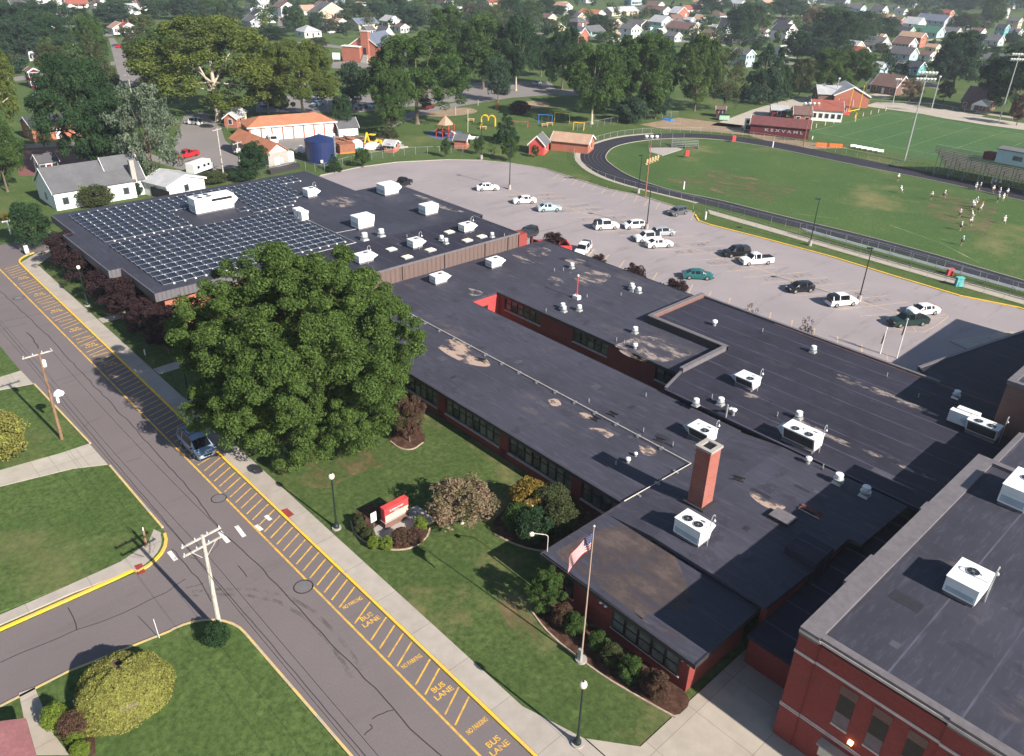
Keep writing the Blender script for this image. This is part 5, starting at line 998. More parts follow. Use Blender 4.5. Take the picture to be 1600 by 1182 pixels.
for a in ((92, 1138, 1103, 36, 'leaf_lime', 'bright round shrub left of the clipped hedge'), (120, 1163, 1146, 26, 'leaf_lime', 'small bright globe shrub in the hedge bed, upper'), (128, 1180, 1162, 26, 'leaf_lime', 'small bright globe shrub in the hedge bed, lower'), (119, 1148, 1118, 42, 'leaf_rust', 'dark red spreading shrub beside the bright globe shrubs')): bush(*a)
bush(4, 712, 648, 78, 'leaf_hedge', 'large yellow green shrub cut by the left frame edge')
bush(342, 1007, 975, 36, 'leaf_dark', 'low green shrub round the foot of the corner power pole')
MB_ = thing('yard_sign', 'small white yard sign beside the clipped hedge', 'sign', at(121, 1112, .1)); MB().box(-.4, -.03, .3, .4, .03, .8).build('board', 'rtu_white', MB_)
# trees of the park and the town, one by one
T = [
(8, 222, 48, 72, 'round', 'leaf_yellow', 'yellow green tree cut by the left frame edge'), (12, 300, 170, 70, 'round', 'leaf_green', 'dark green tree at the left edge below the yellow green one'),
(146, 272, 82, 112, 'wide', 'leaf_dark', 'broad dark green tree behind the grey roofed white house'), (180, 280, 150, 90, 'round', 'leaf_dark', 'dark tree between the broad tree and the silvery one'),
(243, 290, 126, 96, 'wispy', 'leaf_silver', 'silvery grey green tree beside the back lot'), (342, 190, 22, 200, 'wide', 'leaf_yellow', 'huge spreading sycamore with pale limbs over the park'),
(262, 150, 45, 90, 'round', 'leaf_green', 'dark tree at the left of the huge sycamore'), (474, 188, 58, 104, 'wide', 'leaf_yellow', 'yellow green sycamore behind the long terracotta garage'),
(420, 178, 75, 70, 'round', 'leaf_yellow', 'tree between the two sycamores'), (552, 172, 96, 50, 'roundl', 'leaf_blue', 'small dark tree below the brick church'), (537, 208, 148, 30, 'column', 'leaf_dark', 'narrow dark tree right of the long garage'),
(652, 194, 48, 132, 'wide', 'leaf_green', 'great dark trunked tree beside the playground'), (612, 212, 108, 54, 'oval', 'leaf_green', 'tall narrow tree in front of the great playground tree'), (607, 216, 184, 30, 'cone', 'leaf_olive', 'small conifer at the foot of the narrow tree'),
(700, 110, 8, 64, 'round', 'leaf_green', 'tree behind the great playground tree to the right'), (755, 140, 22, 92, 'round', 'leaf_green', 'light green topped tree left of the park drive bend'), (720, 120, 50, 60, 'round', 'leaf_green', 'dark tree between two light topped park trees'), (806, 142, 18, 62, 'oval', 'leaf_dark', 'tall tree with a bare pale trunk beside the drive'),
(778, 160, 90, 40, 'roundl', 'leaf_blue', 'low hanging dark tree by the drive'), (878, 140, 38, 66, 'round', 'leaf_dark', 'dark wide tree behind the sand pit'), (845, 120, 55, 50, 'round', 'leaf_dark', 'dark tree in the gap behind the sand pit'), (924, 194, 62, 88, 'oval', 'leaf_green', 'dark green oval tree in front with pale trunk, right of the swings'), (955, 160, 60, 70, 'round', 'leaf_dark', 'shaded tree behind the oval swing tree'),
(1000, 182, 50, 104, 'round', 'leaf_green', 'broad bright green tree in the middle of the tree belt'), (1022, 170, 62, 66, 'round', 'leaf_dark', 'darker side of the belt beside the broad bright tree'), (1085, 174, 52, 66, 'oval', 'leaf_maple', 'tall bright green oval tree right of the belt centre'), (1130, 174, 74, 56, 'wispy', 'leaf_olive', 'grey green feathery tree right of the bright oval tree'),
(1188, 160, 66, 66, 'cone', 'leaf_blue', 'dark blue green conifer beside the stadium drive'), (1210, 156, 72, 50, 'cone', 'leaf_dark', 'dark conifer behind the stadium drive'), (1248, 150, 90, 42, 'round', 'leaf_olive', 'yellowish small tree at the stadium drive'), (1290, 146, 76, 66, 'round', 'leaf_green', 'left half of the broad pair behind the field house'), (1330, 144, 74, 66, 'round', 'leaf_green', 'right half of the broad pair behind the field house'),
(1295, 88, 12, 78, 'round', 'leaf_dark', 'dark tree in front of the brown topped tree'), (1268, 60, 10, 40, 'round', 'leaf_brown', 'brown topped tree in the upper right town'), (1305, 50, 8, 50, 'round', 'leaf_green', 'green tree beside the brown topped one'), (1245, 95, 48, 44, 'round', 'leaf_dark', 'dark tree right of the white tall house'), (1275, 98, 58, 50, 'round', 'leaf_blue', 'blue green tree right of the white tall house'), (1345, 62, 16, 50, 'round', 'leaf_dark', 'dark tree above the beige flat house'), (1380, 60, 26, 44, 'round', 'leaf_dark', 'small dark tree left of the purple roofed house'), (1335, 78, 30, 50, 'roundl', 'leaf_dark', 'dark tree left of the beige flat house'), (1375, 88, 66, 26, 'roundl', 'leaf_olive', 'grey bush like tree by the beige flat house'),
(1488, 138, 46, 72, 'round', 'leaf_blue', 'tall dark tree in the right hand town'), (1478, 126, 80, 60, 'roundl', 'leaf_dark', 'lower dark tree before the tall right hand tree'), (1578, 180, 72, 96, 'round', 'leaf_dark', 'large dark tree at the right edge behind the floodlight'), (1540, 170, 84, 50, 'round', 'leaf_dark', 'dark tree between the floodlight and the brick porch house'), (1420, 158, 122, 34, 'roundl', 'leaf_brown', 'brown tree beside the stadium lamp pole'), (1474, 158, 126, 24, 'oval', 'leaf_olive', 'small olive tree right of the tall lamp pole'), (1588, 196, 148, 30, 'roundl', 'leaf_rust', 'dark red bush at the right edge'), (1372, 112, 92, 18, 'column', 'leaf_dark', 'small dark conifer beside the white gable house'),
(790, 223, 174, 40, 'cone', 'leaf_dark', 'dark conifer inside the playground'), (812, 178, 158, 30, 'globe', 'leaf_purple', 'dark rounded shrub behind the playground conifer'), (986, 192, 152, 44, 'globe', 'leaf_blue', 'dark dome shaped bush below the tree belt, left one'), (1024, 186, 142, 42, 'oval', 'leaf_blue', 'dark dome shaped bush below the tree belt, right one'),
(522, 268, 240, 24, 'cone', 'leaf_dark', 'young conifer beside the dark blue tank'), (568, 262, 231, 22, 'oval', 'leaf_green', 'young tree between the tank and the red hut'), (697, 246, 216, 14, 'oval', 'leaf_green', 'sapling left of the red playground shed'), (748, 242, 212, 16, 'oval', 'leaf_green', 'sapling right of the red playground shed'), (768, 244, 222, 14, 'sparse', 'leaf_green', 'thin sapling near the lot lamp pole'), (797, 252, 215, 24, 'oval', 'leaf_green', 'sapling behind the parking lot lamp pole'), (836, 246, 227, 12, 'oval', 'leaf_green', 'sapling in front of the red barn shed'),
(400, 278, 222, 46, 'round', 'leaf_dark', 'dark tree beside the three transformer pole'), (382, 282, 262, 40, 'globe', 'leaf_dark', 'low dark bush under the three transformer pole'), (330, 285, 270, 46, 'globe', 'leaf_olive', 'straggly bush below the parked camper'),
(30, 60, 4, 70, 'round', 'leaf_dark', 'dark tree in the upper left corner'), (75, 45, 2, 60, 'round', 'leaf_dark', 'dark tree left of the white two storey house'), (38, 95, 30, 66, 'round', 'leaf_blue', 'blue green tree below the long grey roof'), (85, 92, 26, 60, 'round', 'leaf_dark', 'dark green tree right of the long grey roof'), (8, 50, 18, 34, 'roundl', 'leaf_olive', 'pale tree at the left edge above the yellow green one'), (150, 110, 22, 50, 'round', 'leaf_green', 'green tree left of the red roofed house'), (155, 140, 50, 64, 'cone', 'leaf_olive', 'tall spruce behind the broad dark tree'), (90, 130, 66, 50, 'round', 'leaf_olive', 'muted tree behind the white gabled house'), (182, 45, 2, 60, 'round', 'leaf_blue', 'pale blue green tree above the red roofed house'), (125, 40, 10, 36, 'roundl', 'leaf_dark', 'dark tree right of the white two storey house'),
(248, 30, 0, 46, 'round', 'leaf_blue', 'blue green tree at the top, left one'), (292, 32, -6, 50, 'round', 'leaf_blue', 'blue green tree at the top, right one'), (335, 30, -4, 56, 'round', 'leaf_green', 'green tree above the huge sycamore'), (370, 38, 10, 34, 'roundl', 'leaf_blue', 'small pale tree right above the huge sycamore'), (225, 50, 22, 40, 'round', 'leaf_yellow', 'yellowish tree above the sycamore to the left'), (210, 75, 40, 40, 'roundl', 'leaf_olive', 'small tree right of the red roofed house'),
(460, 50, 8, 34, 'column', 'leaf_dark', 'big dark tree left of the grey roofed bungalow'), (495, 52, 18, 26, 'roundl', 'leaf_blue', 'dark narrow tree right of the big dark one'), (518, 52, 30, 22, 'roundl', 'leaf_olive', 'muted round tree beside the grey bungalow'), (538, 52, 34, 24, 'roundl', 'leaf_sage', 'pale round tree above the church roof'), (498, 76, 58, 34, 'roundl', 'leaf_olive', 'bushy tree left of the brick church'), (430, 62, 42, 50, 'round', 'leaf_dark', 'dark trees behind the yellow green sycamore'), (415, 50, 20, 10, 'roundl', 'leaf_lime', 'small lime tree beside the road at the top'), (578, 66, 48, 10, 'cone', 'leaf_dark', 'narrow conifer beside the white gable behind the church'),
(555, 32, 4, 40, 'round', 'leaf_blue', 'dark tree above the white houses, left one'), (585, 30, 2, 44, 'round', 'leaf_dark', 'dark tree above the white houses, middle one'), (622, 28, -8, 40, 'round', 'leaf_dark', 'dark tree above the white houses, right one'), (645, 48, 10, 50, 'round', 'leaf_blue', 'dark blue green tree above the great playground tree'), (745, 30, 6, 50, 'roundl', 'leaf_rust', 'brownish crown behind the light topped park tree'), (776, 34, 6, 22, 'roundl', 'leaf_yellow', 'pale green crown right of the brownish one'), (800, 40, -4, 36, 'round', 'leaf_dark', 'dark tree at the top behind the tall pale trunk'), (830, 36, 0, 44, 'round', 'leaf_green', 'green tree at the top left of the white tall house'),
(852, 30, -6, 34, 'round', 'leaf_dark', 'dark tree beside the white tall house at the top'), (875, 27, 8, 26, 'roundl', 'leaf_dark', 'tree standing before the white tall house'), (893, 33, 15, 20, 'roundl', 'leaf_blue', 'dark round tree left of the orange roof'), (935, 52, 22, 34, 'round', 'leaf_dark', 'dark tree right of the grey cape house'), (955, 52, 30, 30, 'roundl', 'leaf_olive', 'muted tree left of the grey ranch house'), (985, 42, 28, 40, 'roundl', 'leaf_olive', 'olive bushes before the grey ranch house'), (860, 52, 30, 26, 'roundl', 'leaf_olive', 'low tree left of the grey cape house'), (940, 66, 50, 30, 'roundl', 'leaf_green', 'round tree behind the tree belt, right of the cape house'), (1020, 26, 14, 22, 'roundl', 'leaf_dark', 'bush before the reddish roofed ranch'), (1052, 22, 8, 30, 'roundl', 'leaf_dark', 'dark tree between two reddish roofs'), (1112, 22, -8, 50, 'round', 'leaf_dark', 'dark tree right of the bright red roof'), (1105, 44, 24, 26, 'roundl', 'leaf_green', 'green tree between the white houses'), (1155, 70, 6, 52, 'round', 'leaf_dark', 'tall dark tree beside the red car street'), (1185, 50, 4, 40, 'round', 'leaf_green', 'green tree behind the red car street'), (1165, 36, 2, 30, 'roundl', 'leaf_olive', 'muted tree above the tall dark one'), (1190, 72, 56, 18, 'roundl', 'leaf_dark', 'small dark tree by the pale house'), (1222, 30, -8, 50, 'round', 'leaf_dark', 'dark tree above the white tall house with porch'),
(1425, 36, 14, 26, 'roundl', 'leaf_olive', 'muted tree left of the purple roofed house'), (1508, 48, 20, 46, 'round', 'leaf_olive', 'olive tree right of the purple roofed house'), (1545, 44, -6, 40, 'round', 'leaf_green', 'tall green tree before the wooded hill'), (1580, 68, 46, 22, 'cone', 'leaf_dark', 'dark conical tree before the teal house'), (1535, 46, 34, 30, 'roundl', 'leaf_green', 'green bushes left of the teal house'), (1586, 92, 62, 36, 'roundl', 'leaf_green', 'bright tree at the right edge above the floodlight'), (1548, 92, 70, 30, 'roundl', 'leaf_dark', 'dark tree below the long grey house'), (1500, 20, -10, 60, 'round', 'leaf_dark', 'dark tree on the far hillside at the right'), (1432, 82, 78, 14, 'roundl', 'leaf_green', 'small bush beside the cream house'), (1250, 30, 2, 30, 'roundl', 'leaf_dark', 'dark tree left of the brown topped tree'),
]
for i, (px, py, ty, w_, kd, mt, lb) in enumerate(T):
    big = py > 110
    tree(px, py, ty, w_, kd, mt, lb, 'tree', {'cone': 'conifer', 'globe': 'bush', 'wispy': 'feathery_tree'}.get(kd, 'tree'), 'trees of the park' if big else 'trees of the town', var=i % (3 if kd in ('round', 'wide', 'oval') else 2), bark='bark_pale' if mt == 'leaf_yellow' or px in (806, 924) else 'bark')
# far woods reading as one mass: merged crowns on the rising ground
g2 = random.Random(21); cen, rad = [], []
def wood(px, py, sp, hh):
    p = at(px, py); k = pxm(p)
    for _ in range(4): cen.append((p.x+g2.uniform(-sp, sp), p.y+g2.uniform(-sp, sp), g2.uniform(.35, 1)*hh)); rad.append(g2.uniform(3.0, 5.0))
for px in range(-60, 1700, 10):
    lim = 14 if px < 540 else 12 if px < 840 else 5 if px < 1250 else 8
    if 380 < px < 450: lim = -6
    for q in range(9): py = -34+q*(lim+34)/9.0+g2.uniform(-2, 2); wood(px+g2.uniform(-6, 6), py, 9, g2.uniform(10, 17))
for px in range(1405, 1700, 8):
    for q in range(4): wood(px+g2.uniform(-5, 5), 4+q*5+g2.uniform(-2, 2), 6, 14)
v = leaf_cloud(5, cen, rad, 44, 1.5, .7, .6); wv = quads_mesh('woods', v, 'leaf_blue'); wo_ = put('woods', wv); tag(wo_, 'dark far off woods along the top of the picture', 'woods', kind='stuff')

# ------------------------------------------------------------------ vehicles
for nm, c in dict(white=(.70, .70, .69), silver=(.36, .38, .40), ltblue=(.24, .33, .44), black=(.012, .013, .016), teal=(.02, .12, .12), red=(.48, .02, .03), green=(.015, .035, .03), grey=(.10, .105, .115), navy=(.02, .03, .06), maroon=(.12, .015, .02), pale=(.36, .46, .50)).items():
    plain('car_'+nm, c, .28, .05, 1.0, .15 if nm not in ('white',) else 0, .5)
plain('tail_red', (.35, .01, .01), .3); plain('head_clear', (.6, .62, .64), .15)
ST = dict(
 sedan=([(-2.4, .62, 0, .66), (-2.36, .86, 0, .80), (-1.8, .98, 0, .88), (-1.15, 1.0, 1.36, .9), (-.6, .99, 1.44, .9), (.3, .97, 1.45, .9), (.62, .96, 1.36, .9), (1.25, .94, 0, .9), (1.9, .86, 0, .87), (2.3, .72, 0, .76), (2.42, .5, 0, .62)], 1.36),
 suv=([(-2.3, .7, 0, .78), (-2.28, 1.05, 1.3, .86), (-2.05, 1.06, 1.68, .9), (-1.0, 1.05, 1.76, .92), (.3, 1.04, 1.75, .92), (.62, 1.03, 1.66, .92), (1.2, 1.03, 0, .92), (1.95, .97, 0, .9), (2.28, .82, 0, .82), (2.36, .5, 0, .68)], 1.35),
 van=([(-2.5, .6, 0, .84), (-2.48, 1.08, 1.35, .92), (-2.3, 1.1, 1.70, .95), (-1.2, 1.08, 1.80, .97), (.3, 1.06, 1.79, .97), (.85, 1.04, 1.68, .97), (1.6, 1.02, 0, .96), (2.15, .90, 0, .92), (2.45, .74, 0, .82), (2.56, .45, 0, .68)], 1.52),
 hatch=([(-2.05, .65, 0, .72), (-2.0, .95, 1.1, .82), (-1.6, .98, 1.44, .86), (-.6, .97, 1.52, .88), (.4, .96, 1.5, .88), (.75, .95, 1.38, .88), (1.3, .93, 0, .88), (1.8, .84, 0, .84), (2.05, .66, 0, .74), (2.12, .45, 0, .6)], 1.27),
 pickup=([(-2.85, .6, 0, .86), (-2.83, 1.06, 0, .93), (-.75, 1.08, 0, .94), (-.70, 1.10, 1.62, .94), (-.35, 1.10, 1.82, .94), (.55, 1.09, 1.82, .94), (.85, 1.08, 1.68, .94), (1.35, 1.07, 0, .94), (2.2, 1.02, 0, .92), (2.65, .90, 0, .86), (2.74, .5, 0, .76)], 1.75))
CARS = {}
def car_meshes(kd):
    if kd in CARS: return CARS[kd]
    st, wb = ST[kd]; parts = {k: MB() for k in ('body', 'windscreen', 'rear_window', 'side_window', 'side_windowR')}
    def ring(s):
        x, zb_, zr, hw = s; c = zr > 0; lo = .24 if hw > .75 else .32
        return [(x, hw*.93, lo), (x, hw, min(zb_*.72, .62)), (x, hw*.97, zb_), (x, hw*(.76 if c else .84), (zr-.03) if c else zb_+.02), (x, 0, (zr+.02) if c else zb_+.05)], c
    for a, b in zip(st[:-1], st[1:]):
        (ra, ca), (rb, cb) = ring(a), ring(b)
        for j in range(4):
            for sgn in (1, -1):
                q = [ra[j], rb[j], rb[j+1], ra[j+1]]; q = [(x, y*sgn, z) for x, y, z in q]; q = q if sgn < 0 else q[::-1]
                if j < 2: parts['body'].face(q)
                elif j == 2:
                    if ca and cb and abs(b[0]-a[0]) > .0: parts['side_window' if sgn > 0 else 'side_windowR'].face(q)
                    elif ca or cb: parts['body'].face(q)
                    else: parts['body'].face(q)
                else:
                    if ca != cb: parts['windscreen' if a[0] > 0 else 'rear_window'].face(q)
                    elif kd in ('suv', 'van', 'hatch') and a[0] < -1.9 and ca and cb: parts['rear_window'].face(q)
                    else: parts['body'].face(q)
    for s, fl in ((st[0], 1), (st[-1], 0)):
        r_, _ = ring(s); pts = [(x, y, z) for x, y, z in r_]+[(x, -y, z) for x, y, z in r_[:-1]][::-1]; parts['body'].face(pts if fl else pts[::-1])
    r0, _ = ring(st[1]); parts['body'].box(st[1][0]+.1, -.8, .2, st[-2][0]-.1, .8, .3)
    hx = st[-2][0]; rx = st[1][0]; hw = st[-2][3]
    # pillars over the side glass
    cab = [s for s in st if s[2] > 0]
    for s in (cab[len(cab)//2-0], cab[1]):
        for sgn in (1, -1):
            x, zb_, zr, w_ = s; parts['body'].hexa([(x-.06, sgn*(w_*.97+.012), zb_), (x+.06, sgn*(w_*.97+.012), zb_), (x+.06, sgn*(w_*.97-.03), zb_), (x-.06, sgn*(w_*.97-.03), zb_), (x-.05, sgn*(w_*.76+.015), zr-.02), (x+.05, sgn*(w_*.76+.015), zr-.02), (x+.05, sgn*(w_*.76-.03), zr-.02), (x-.05, sgn*(w_*.76-.03), zr-.02)])
    M = {}
    parts['side_window'].v += []; 
    for k, mb in parts.items(): M[k] = mb.mesh(k.replace('R', ''), 'car_white' if k == 'body' else 'car_glass')
    t = MB(); t.tube([(0, -.11, 0), (0, .11, 0)], .345, 18); M['tyre'] = t.mesh('tyre', 'tyre')
    t = MB(); t.tube([(0, -.125, 0), (0, .125, 0)], [.21, .21], 12); M['rim'] = t.mesh('rim', 'rim')
    t = MB(); t.tube([(0, -.112, 0), (0, .112, 0)], .30, 16); M['wheel'] = t.mesh('wheel', 'tyre')
    M['head'] = MB().box(-.02, -.16, -.07, .06, .16, .07).mesh('headlight', 'head_clear'); M['tail'] = MB().box(-.05, -.1, -.14, .02, .1, .14).mesh('taillight', 'tail_red')
    M['grille'] = MB().box(-.02, -.38, -.09, .05, .38, .09).mesh('grille', 'black_paint'); M['mirror'] = MB().box(-.06, -.1, -.06, .06, .1, .06).mesh('mirror', 'black_paint'); M['bumper'] = MB().box(-.05, -hw*.93, -.09, .1, hw*.93, .09).mesh('bumper', 'black_paint')
    M['rack'] = MB().box(-1.5, -.03, 0, .2, .03, .05).mesh('roof_rail', 'black_paint'); M['bed'] = MB().box(-1.0, -.72, 0, 1.0, .72, .012).mesh('bed', 'dark_hole')  # bed: dark plate on a closed top, its colour standing in for recess shade
    M['info'] = (hx, rx, hw, st, wb); CARS[kd] = M; return M
def car(kd, col, p, rz, label, cat='car', name='parked_car', grp='cars in the school lot', k=1.05, simple=False, rack=False, bedmat=None):
    M = car_meshes(kd); hx, rx, hw, st, wb = M['info']; t = thing(name, label, cat, (p.x, p.y, p.z if len(p) > 2 else 0), R(rz), grp); t.scale = (k, k, k)
    put('body', M['body'], t, 'car_'+col)
    for a in ('windscreen', 'rear_window', 'side_window', 'side_windowR'):
        if len(M[a].polygons): put(a.replace('R', ''), M[a], t)
    for x in (wb, -wb-.02):
        for y in (.80, -.80):
            if simple: w_ = put('wheel', M['tyre'], t); w_.location = (x, y*hw/.76*.96 if False else y, .345)
            else: w_ = put('wheel', M['wheel'], t); w_.location = (x, y*(st[3][3]/.9), .345); put('tyre', M['tyre'], w_); put('rim', M['rim'], w_)
    if simple: return t
    for y in (1, -1):
        o = put('headlight', M['head'], t); o.location = (hx-.02, y*(hw-.2), .68 if kd not in ('pickup',) else .8); o = put('taillight', M['tail'], t); o.location = (rx-.01, y*(st[1][3]-.12), .82)
        o = put('mirror', M['mirror'], t); o.location = (st[-5][0]+.25 if kd != 'sedan' else .85, y*1.0, 1.05)
    o = put('grille', M['grille'], t); o.location = (hx+.04, 0, .62 if kd != 'pickup' else .75); o = put('bumper', M['bumper'], t); o.location = (st[-1][0]-.06, 0, .38)
    if rack:
        for y in (.62, -.62): o = put('roof_rail', M['rack'], t); o.location = (0, y, st[4][2]+.03)
        for x in (-1.2, -.1): o = put('roof_bar', MB().box(x-.04, -.62, 0, x+.04, .62, .04).mesh('roof_bar', 'black_paint'), t); o.location = (0, 0, st[4][2]+.06)
    if kd == 'pickup': o = put('bed', M['bed'], t, bedmat); o.location = (-1.8, 0, 1.135)
    return t
# heading: the nose points along +x of the car
c = at(303, 703, .02)
car('van', 'ltblue', Vector((73.1, -24.55, .02)), 180, 'light blue minivan with roof rails parked in the bus lane by the maple', 'van', 'parked_van', 'vehicles on the street', 1.07, rack=True)
CL = [(762, 294, 'sedan', 'white', -120, 'white sedan farthest left in the lot'), (819, 314, 'sedan', 'white', 62, 'white sedan second from the left in the lot'), (858, 326, 'sedan', 'pale', -118, 'pale blue sedan third from the left in the lot'),
(947, 354, 'suv', 'white', -118, 'white sport utility parked beside a silver white hatchback'), (991, 353, 'hatch', 'white', 62, 'silver white hatchback left of the lamp pole in the lot'), (1036, 364, 'hatch', 'silver', -118, 'silver wagon right of the lamp pole in the lot'), (1011, 373, 'suv', 'white', 62, 'white sport utility behind the white coupe'), (1030, 382, 'sedan', 'white', -118, 'white coupe in front of the white sport utility'),
(1150, 396, 'suv', 'black', 62, 'black large sport utility beside the white pickup'), (1181, 408, 'pickup', 'white', 62, 'white pickup truck beside the black sport utility'), (1090, 431, 'sedan', 'teal', -136, 'teal green sedan alone near the purple trees'), (1250, 451, 'hatch', 'black', 62, 'black hatchback between the white pickup and the lamp pole'), (1315, 472, 'suv', 'white', -118, 'white crossover at the foot of the lamp pole'), (1442, 486, 'sedan', 'white', 62, 'white sedan behind the dark green pickup'), (1418, 503, 'pickup', 'green', 60, 'dark green pickup truck at the striped island'),
(1059, 332, 'hatch', 'grey', 84, 'grey hatchback at the yellow kerb corner near the track'), (629, 288, 'pickup', 'black', -68, 'black pickup truck at the top edge of the lot behind the gym roof'), (824, 367, 'suv', 'black', 100, 'dark car half hidden behind the brown metal wall'), (911, 392, 'suv', 'white', 115, 'white sport utility behind the purple tree by the red wall')]
for i, (px, py, kd, co, rz, lb) in enumerate(CL):
    p = at(px, py, .45); p.z = .01; car(kd, co, p, rz if rz > 0 else rz, lb, 'pickup' if kd == 'pickup' else 'car', 'pickup_truck' if kd == 'pickup' else 'parked_car', simple=False)
for px, py, kd, co, rz, lb in ((293, 243, 'pickup', 'red', -70+180, 'red pickup truck in the back lot beside the silvery tree'), (302, 192, 'suv', 'white', 30, 'white van nose on in the back lot lane'), (58, 150, 'sedan', 'pale', 110, 'pale blue car beside the maroon house'), (418, 165, 'sedan', 'navy', 110, 'dark blue car under the sycamores, left'), (440, 166, 'suv', 'black', 110, 'dark car under the sycamores, right'), (498, 153, 'sedan', 'silver', 110, 'pale car behind the yellow green sycamore, upper'), (496, 163, 'sedan', 'pale', 110, 'pale blue car behind the yellow green sycamore, lower'), (669, 168, 'suv', 'maroon', -72, 'maroon car beside the playground tree'), (783, 146, 'suv', 'black', 20, 'black car under the drooping park tree'), (585, 166, 'sedan', 'pale', 110, 'blue grey car in the park shade'), (565, 168, 'sedan', 'grey', 110, 'grey car in the park shade'), (839, 131, 'sedan', 'silver', 110, 'silver car in deep shade behind the sand pit'), (423, 15, 'pickup', 'red', -60, 'bright red vehicle on the far street at the top'), (1139, 65, 'sedan', 'red', -60, 'bright red car in the far street before the white gabled house'), (1124, 68, 'suv', 'maroon', -60, 'dark red car left of the bright red car'), (187, 73, 'sedan', 'red', -40, 'red car below the red roofed house'), (214, 102, 'sedan', 'maroon', 100, 'dark red car under the sycamore edge'), (518, 51, 'sedan', 'white', -70, 'white car beside the bungalow near the church'), (112, 72, 'hatch', 'white', 120, 'white car among the trees at the upper left'), (100, 66, 'hatch', 'silver', 120, 'silver car among the trees at the upper left')):
    car(kd, co, at(px, py, .45)-Vector((0, 0, .45)), rz, lb, 'pickup' if kd == 'pickup' else 'car', 'pickup_truck' if kd == 'pickup' else 'parked_car', 'cars parked around the park and town', 1.05, simple=True)
# work trucks in the depot
def truck(p, rz, label, col='car_white', L=5.6, name='work_truck', box=True):
    t = thing(name, label, 'truck', p, R(rz), 'trucks in the depot yard')
    MB().box(L/2-1.9, -.95, .5, L/2, .95, 1.25).hexa([(L/2-1.9, -.93, 1.25), (L/2-.75, -.93, 1.25), (L/2-.75, .93, 1.25), (L/2-1.9, .93, 1.25), (L/2-1.85, -.82, 2.05), (L/2-1.1, -.82, 2.05), (L/2-1.1, .82, 2.05), (L/2-1.85, .82, 2.05)]).build('cab', col, t, bev=.05)
    MB().hexa([(L/2-1.12, -.80, 1.3), (L/2-.73, -.80, 1.3), (L/2-.73, .80, 1.3), (L/2-1.12, .80, 1.3), (L/2-1.12, -.76, 1.98), (L/2-1.07, -.76, 1.98), (L/2-1.07, .76, 1.98), (L/2-1.12, .76, 1.98)]).build('windscreen', 'car_glass', t)
    (MB().box(-L/2, -1.0, .75, L/2-2.0, 1.0, 1.0) if not box else MB().box(-L/2, -1.0, .7, L/2-2.0, 1.0, 1.6)).build('bed', col, t, bev=.03)
    for x in (L/2-.9, -L/2+1.1):
        for y in (.88, -.88): w_ = MB().tube([(x, y-.13, .42), (x, y+.13, .42)], .42, 14).build('wheel', 'tyre', t); MB().tube([(x, y-.14, .42), (x, y+.14, .42)], .2, 10).build('rim', 'rim', w_)
    return t
truck(at(427, 223, 0), 160, 'white service truck in front of the terracotta garages'); truck(at(511, 219, 0), -60, 'white utility truck with dark bed behind the blue tank', box=False); truck(at(480, 241, 0), 60, 'white truck cab at the left of the blue tank')
truck(at(1346, 160, 0), -100, 'white van beside the field house gable', L=5.0); 
# camper parked by the back lot
t = thing('camper', 'white box camper with small windows parked below the red pickup', 'camper', at(312, 272, 0), R(-62)); MB().box(-2.9, -1.15, .7, 2.9, 1.15, 2.9).build('body', 'car_white', t, bev=.1); MB().box(2.9, -1.0, .6, 3.9, 1.0, 1.9).build('cab', 'car_silver', t, bev=.1)
for y in (1.16, -1.19):
    for x in (-1.8, .2, 1.6): MB().box(x, y, 1.6, x+.8, y+.03, 2.2).build('window', 'car_glass', t)
for x in (-1.6, 2.9):
    for y in (1.0, -1.0): MB().tube([(x, y-.12, .38), (x, y+.12, .38)], .38, 12).build('wheel', 'tyre', t)
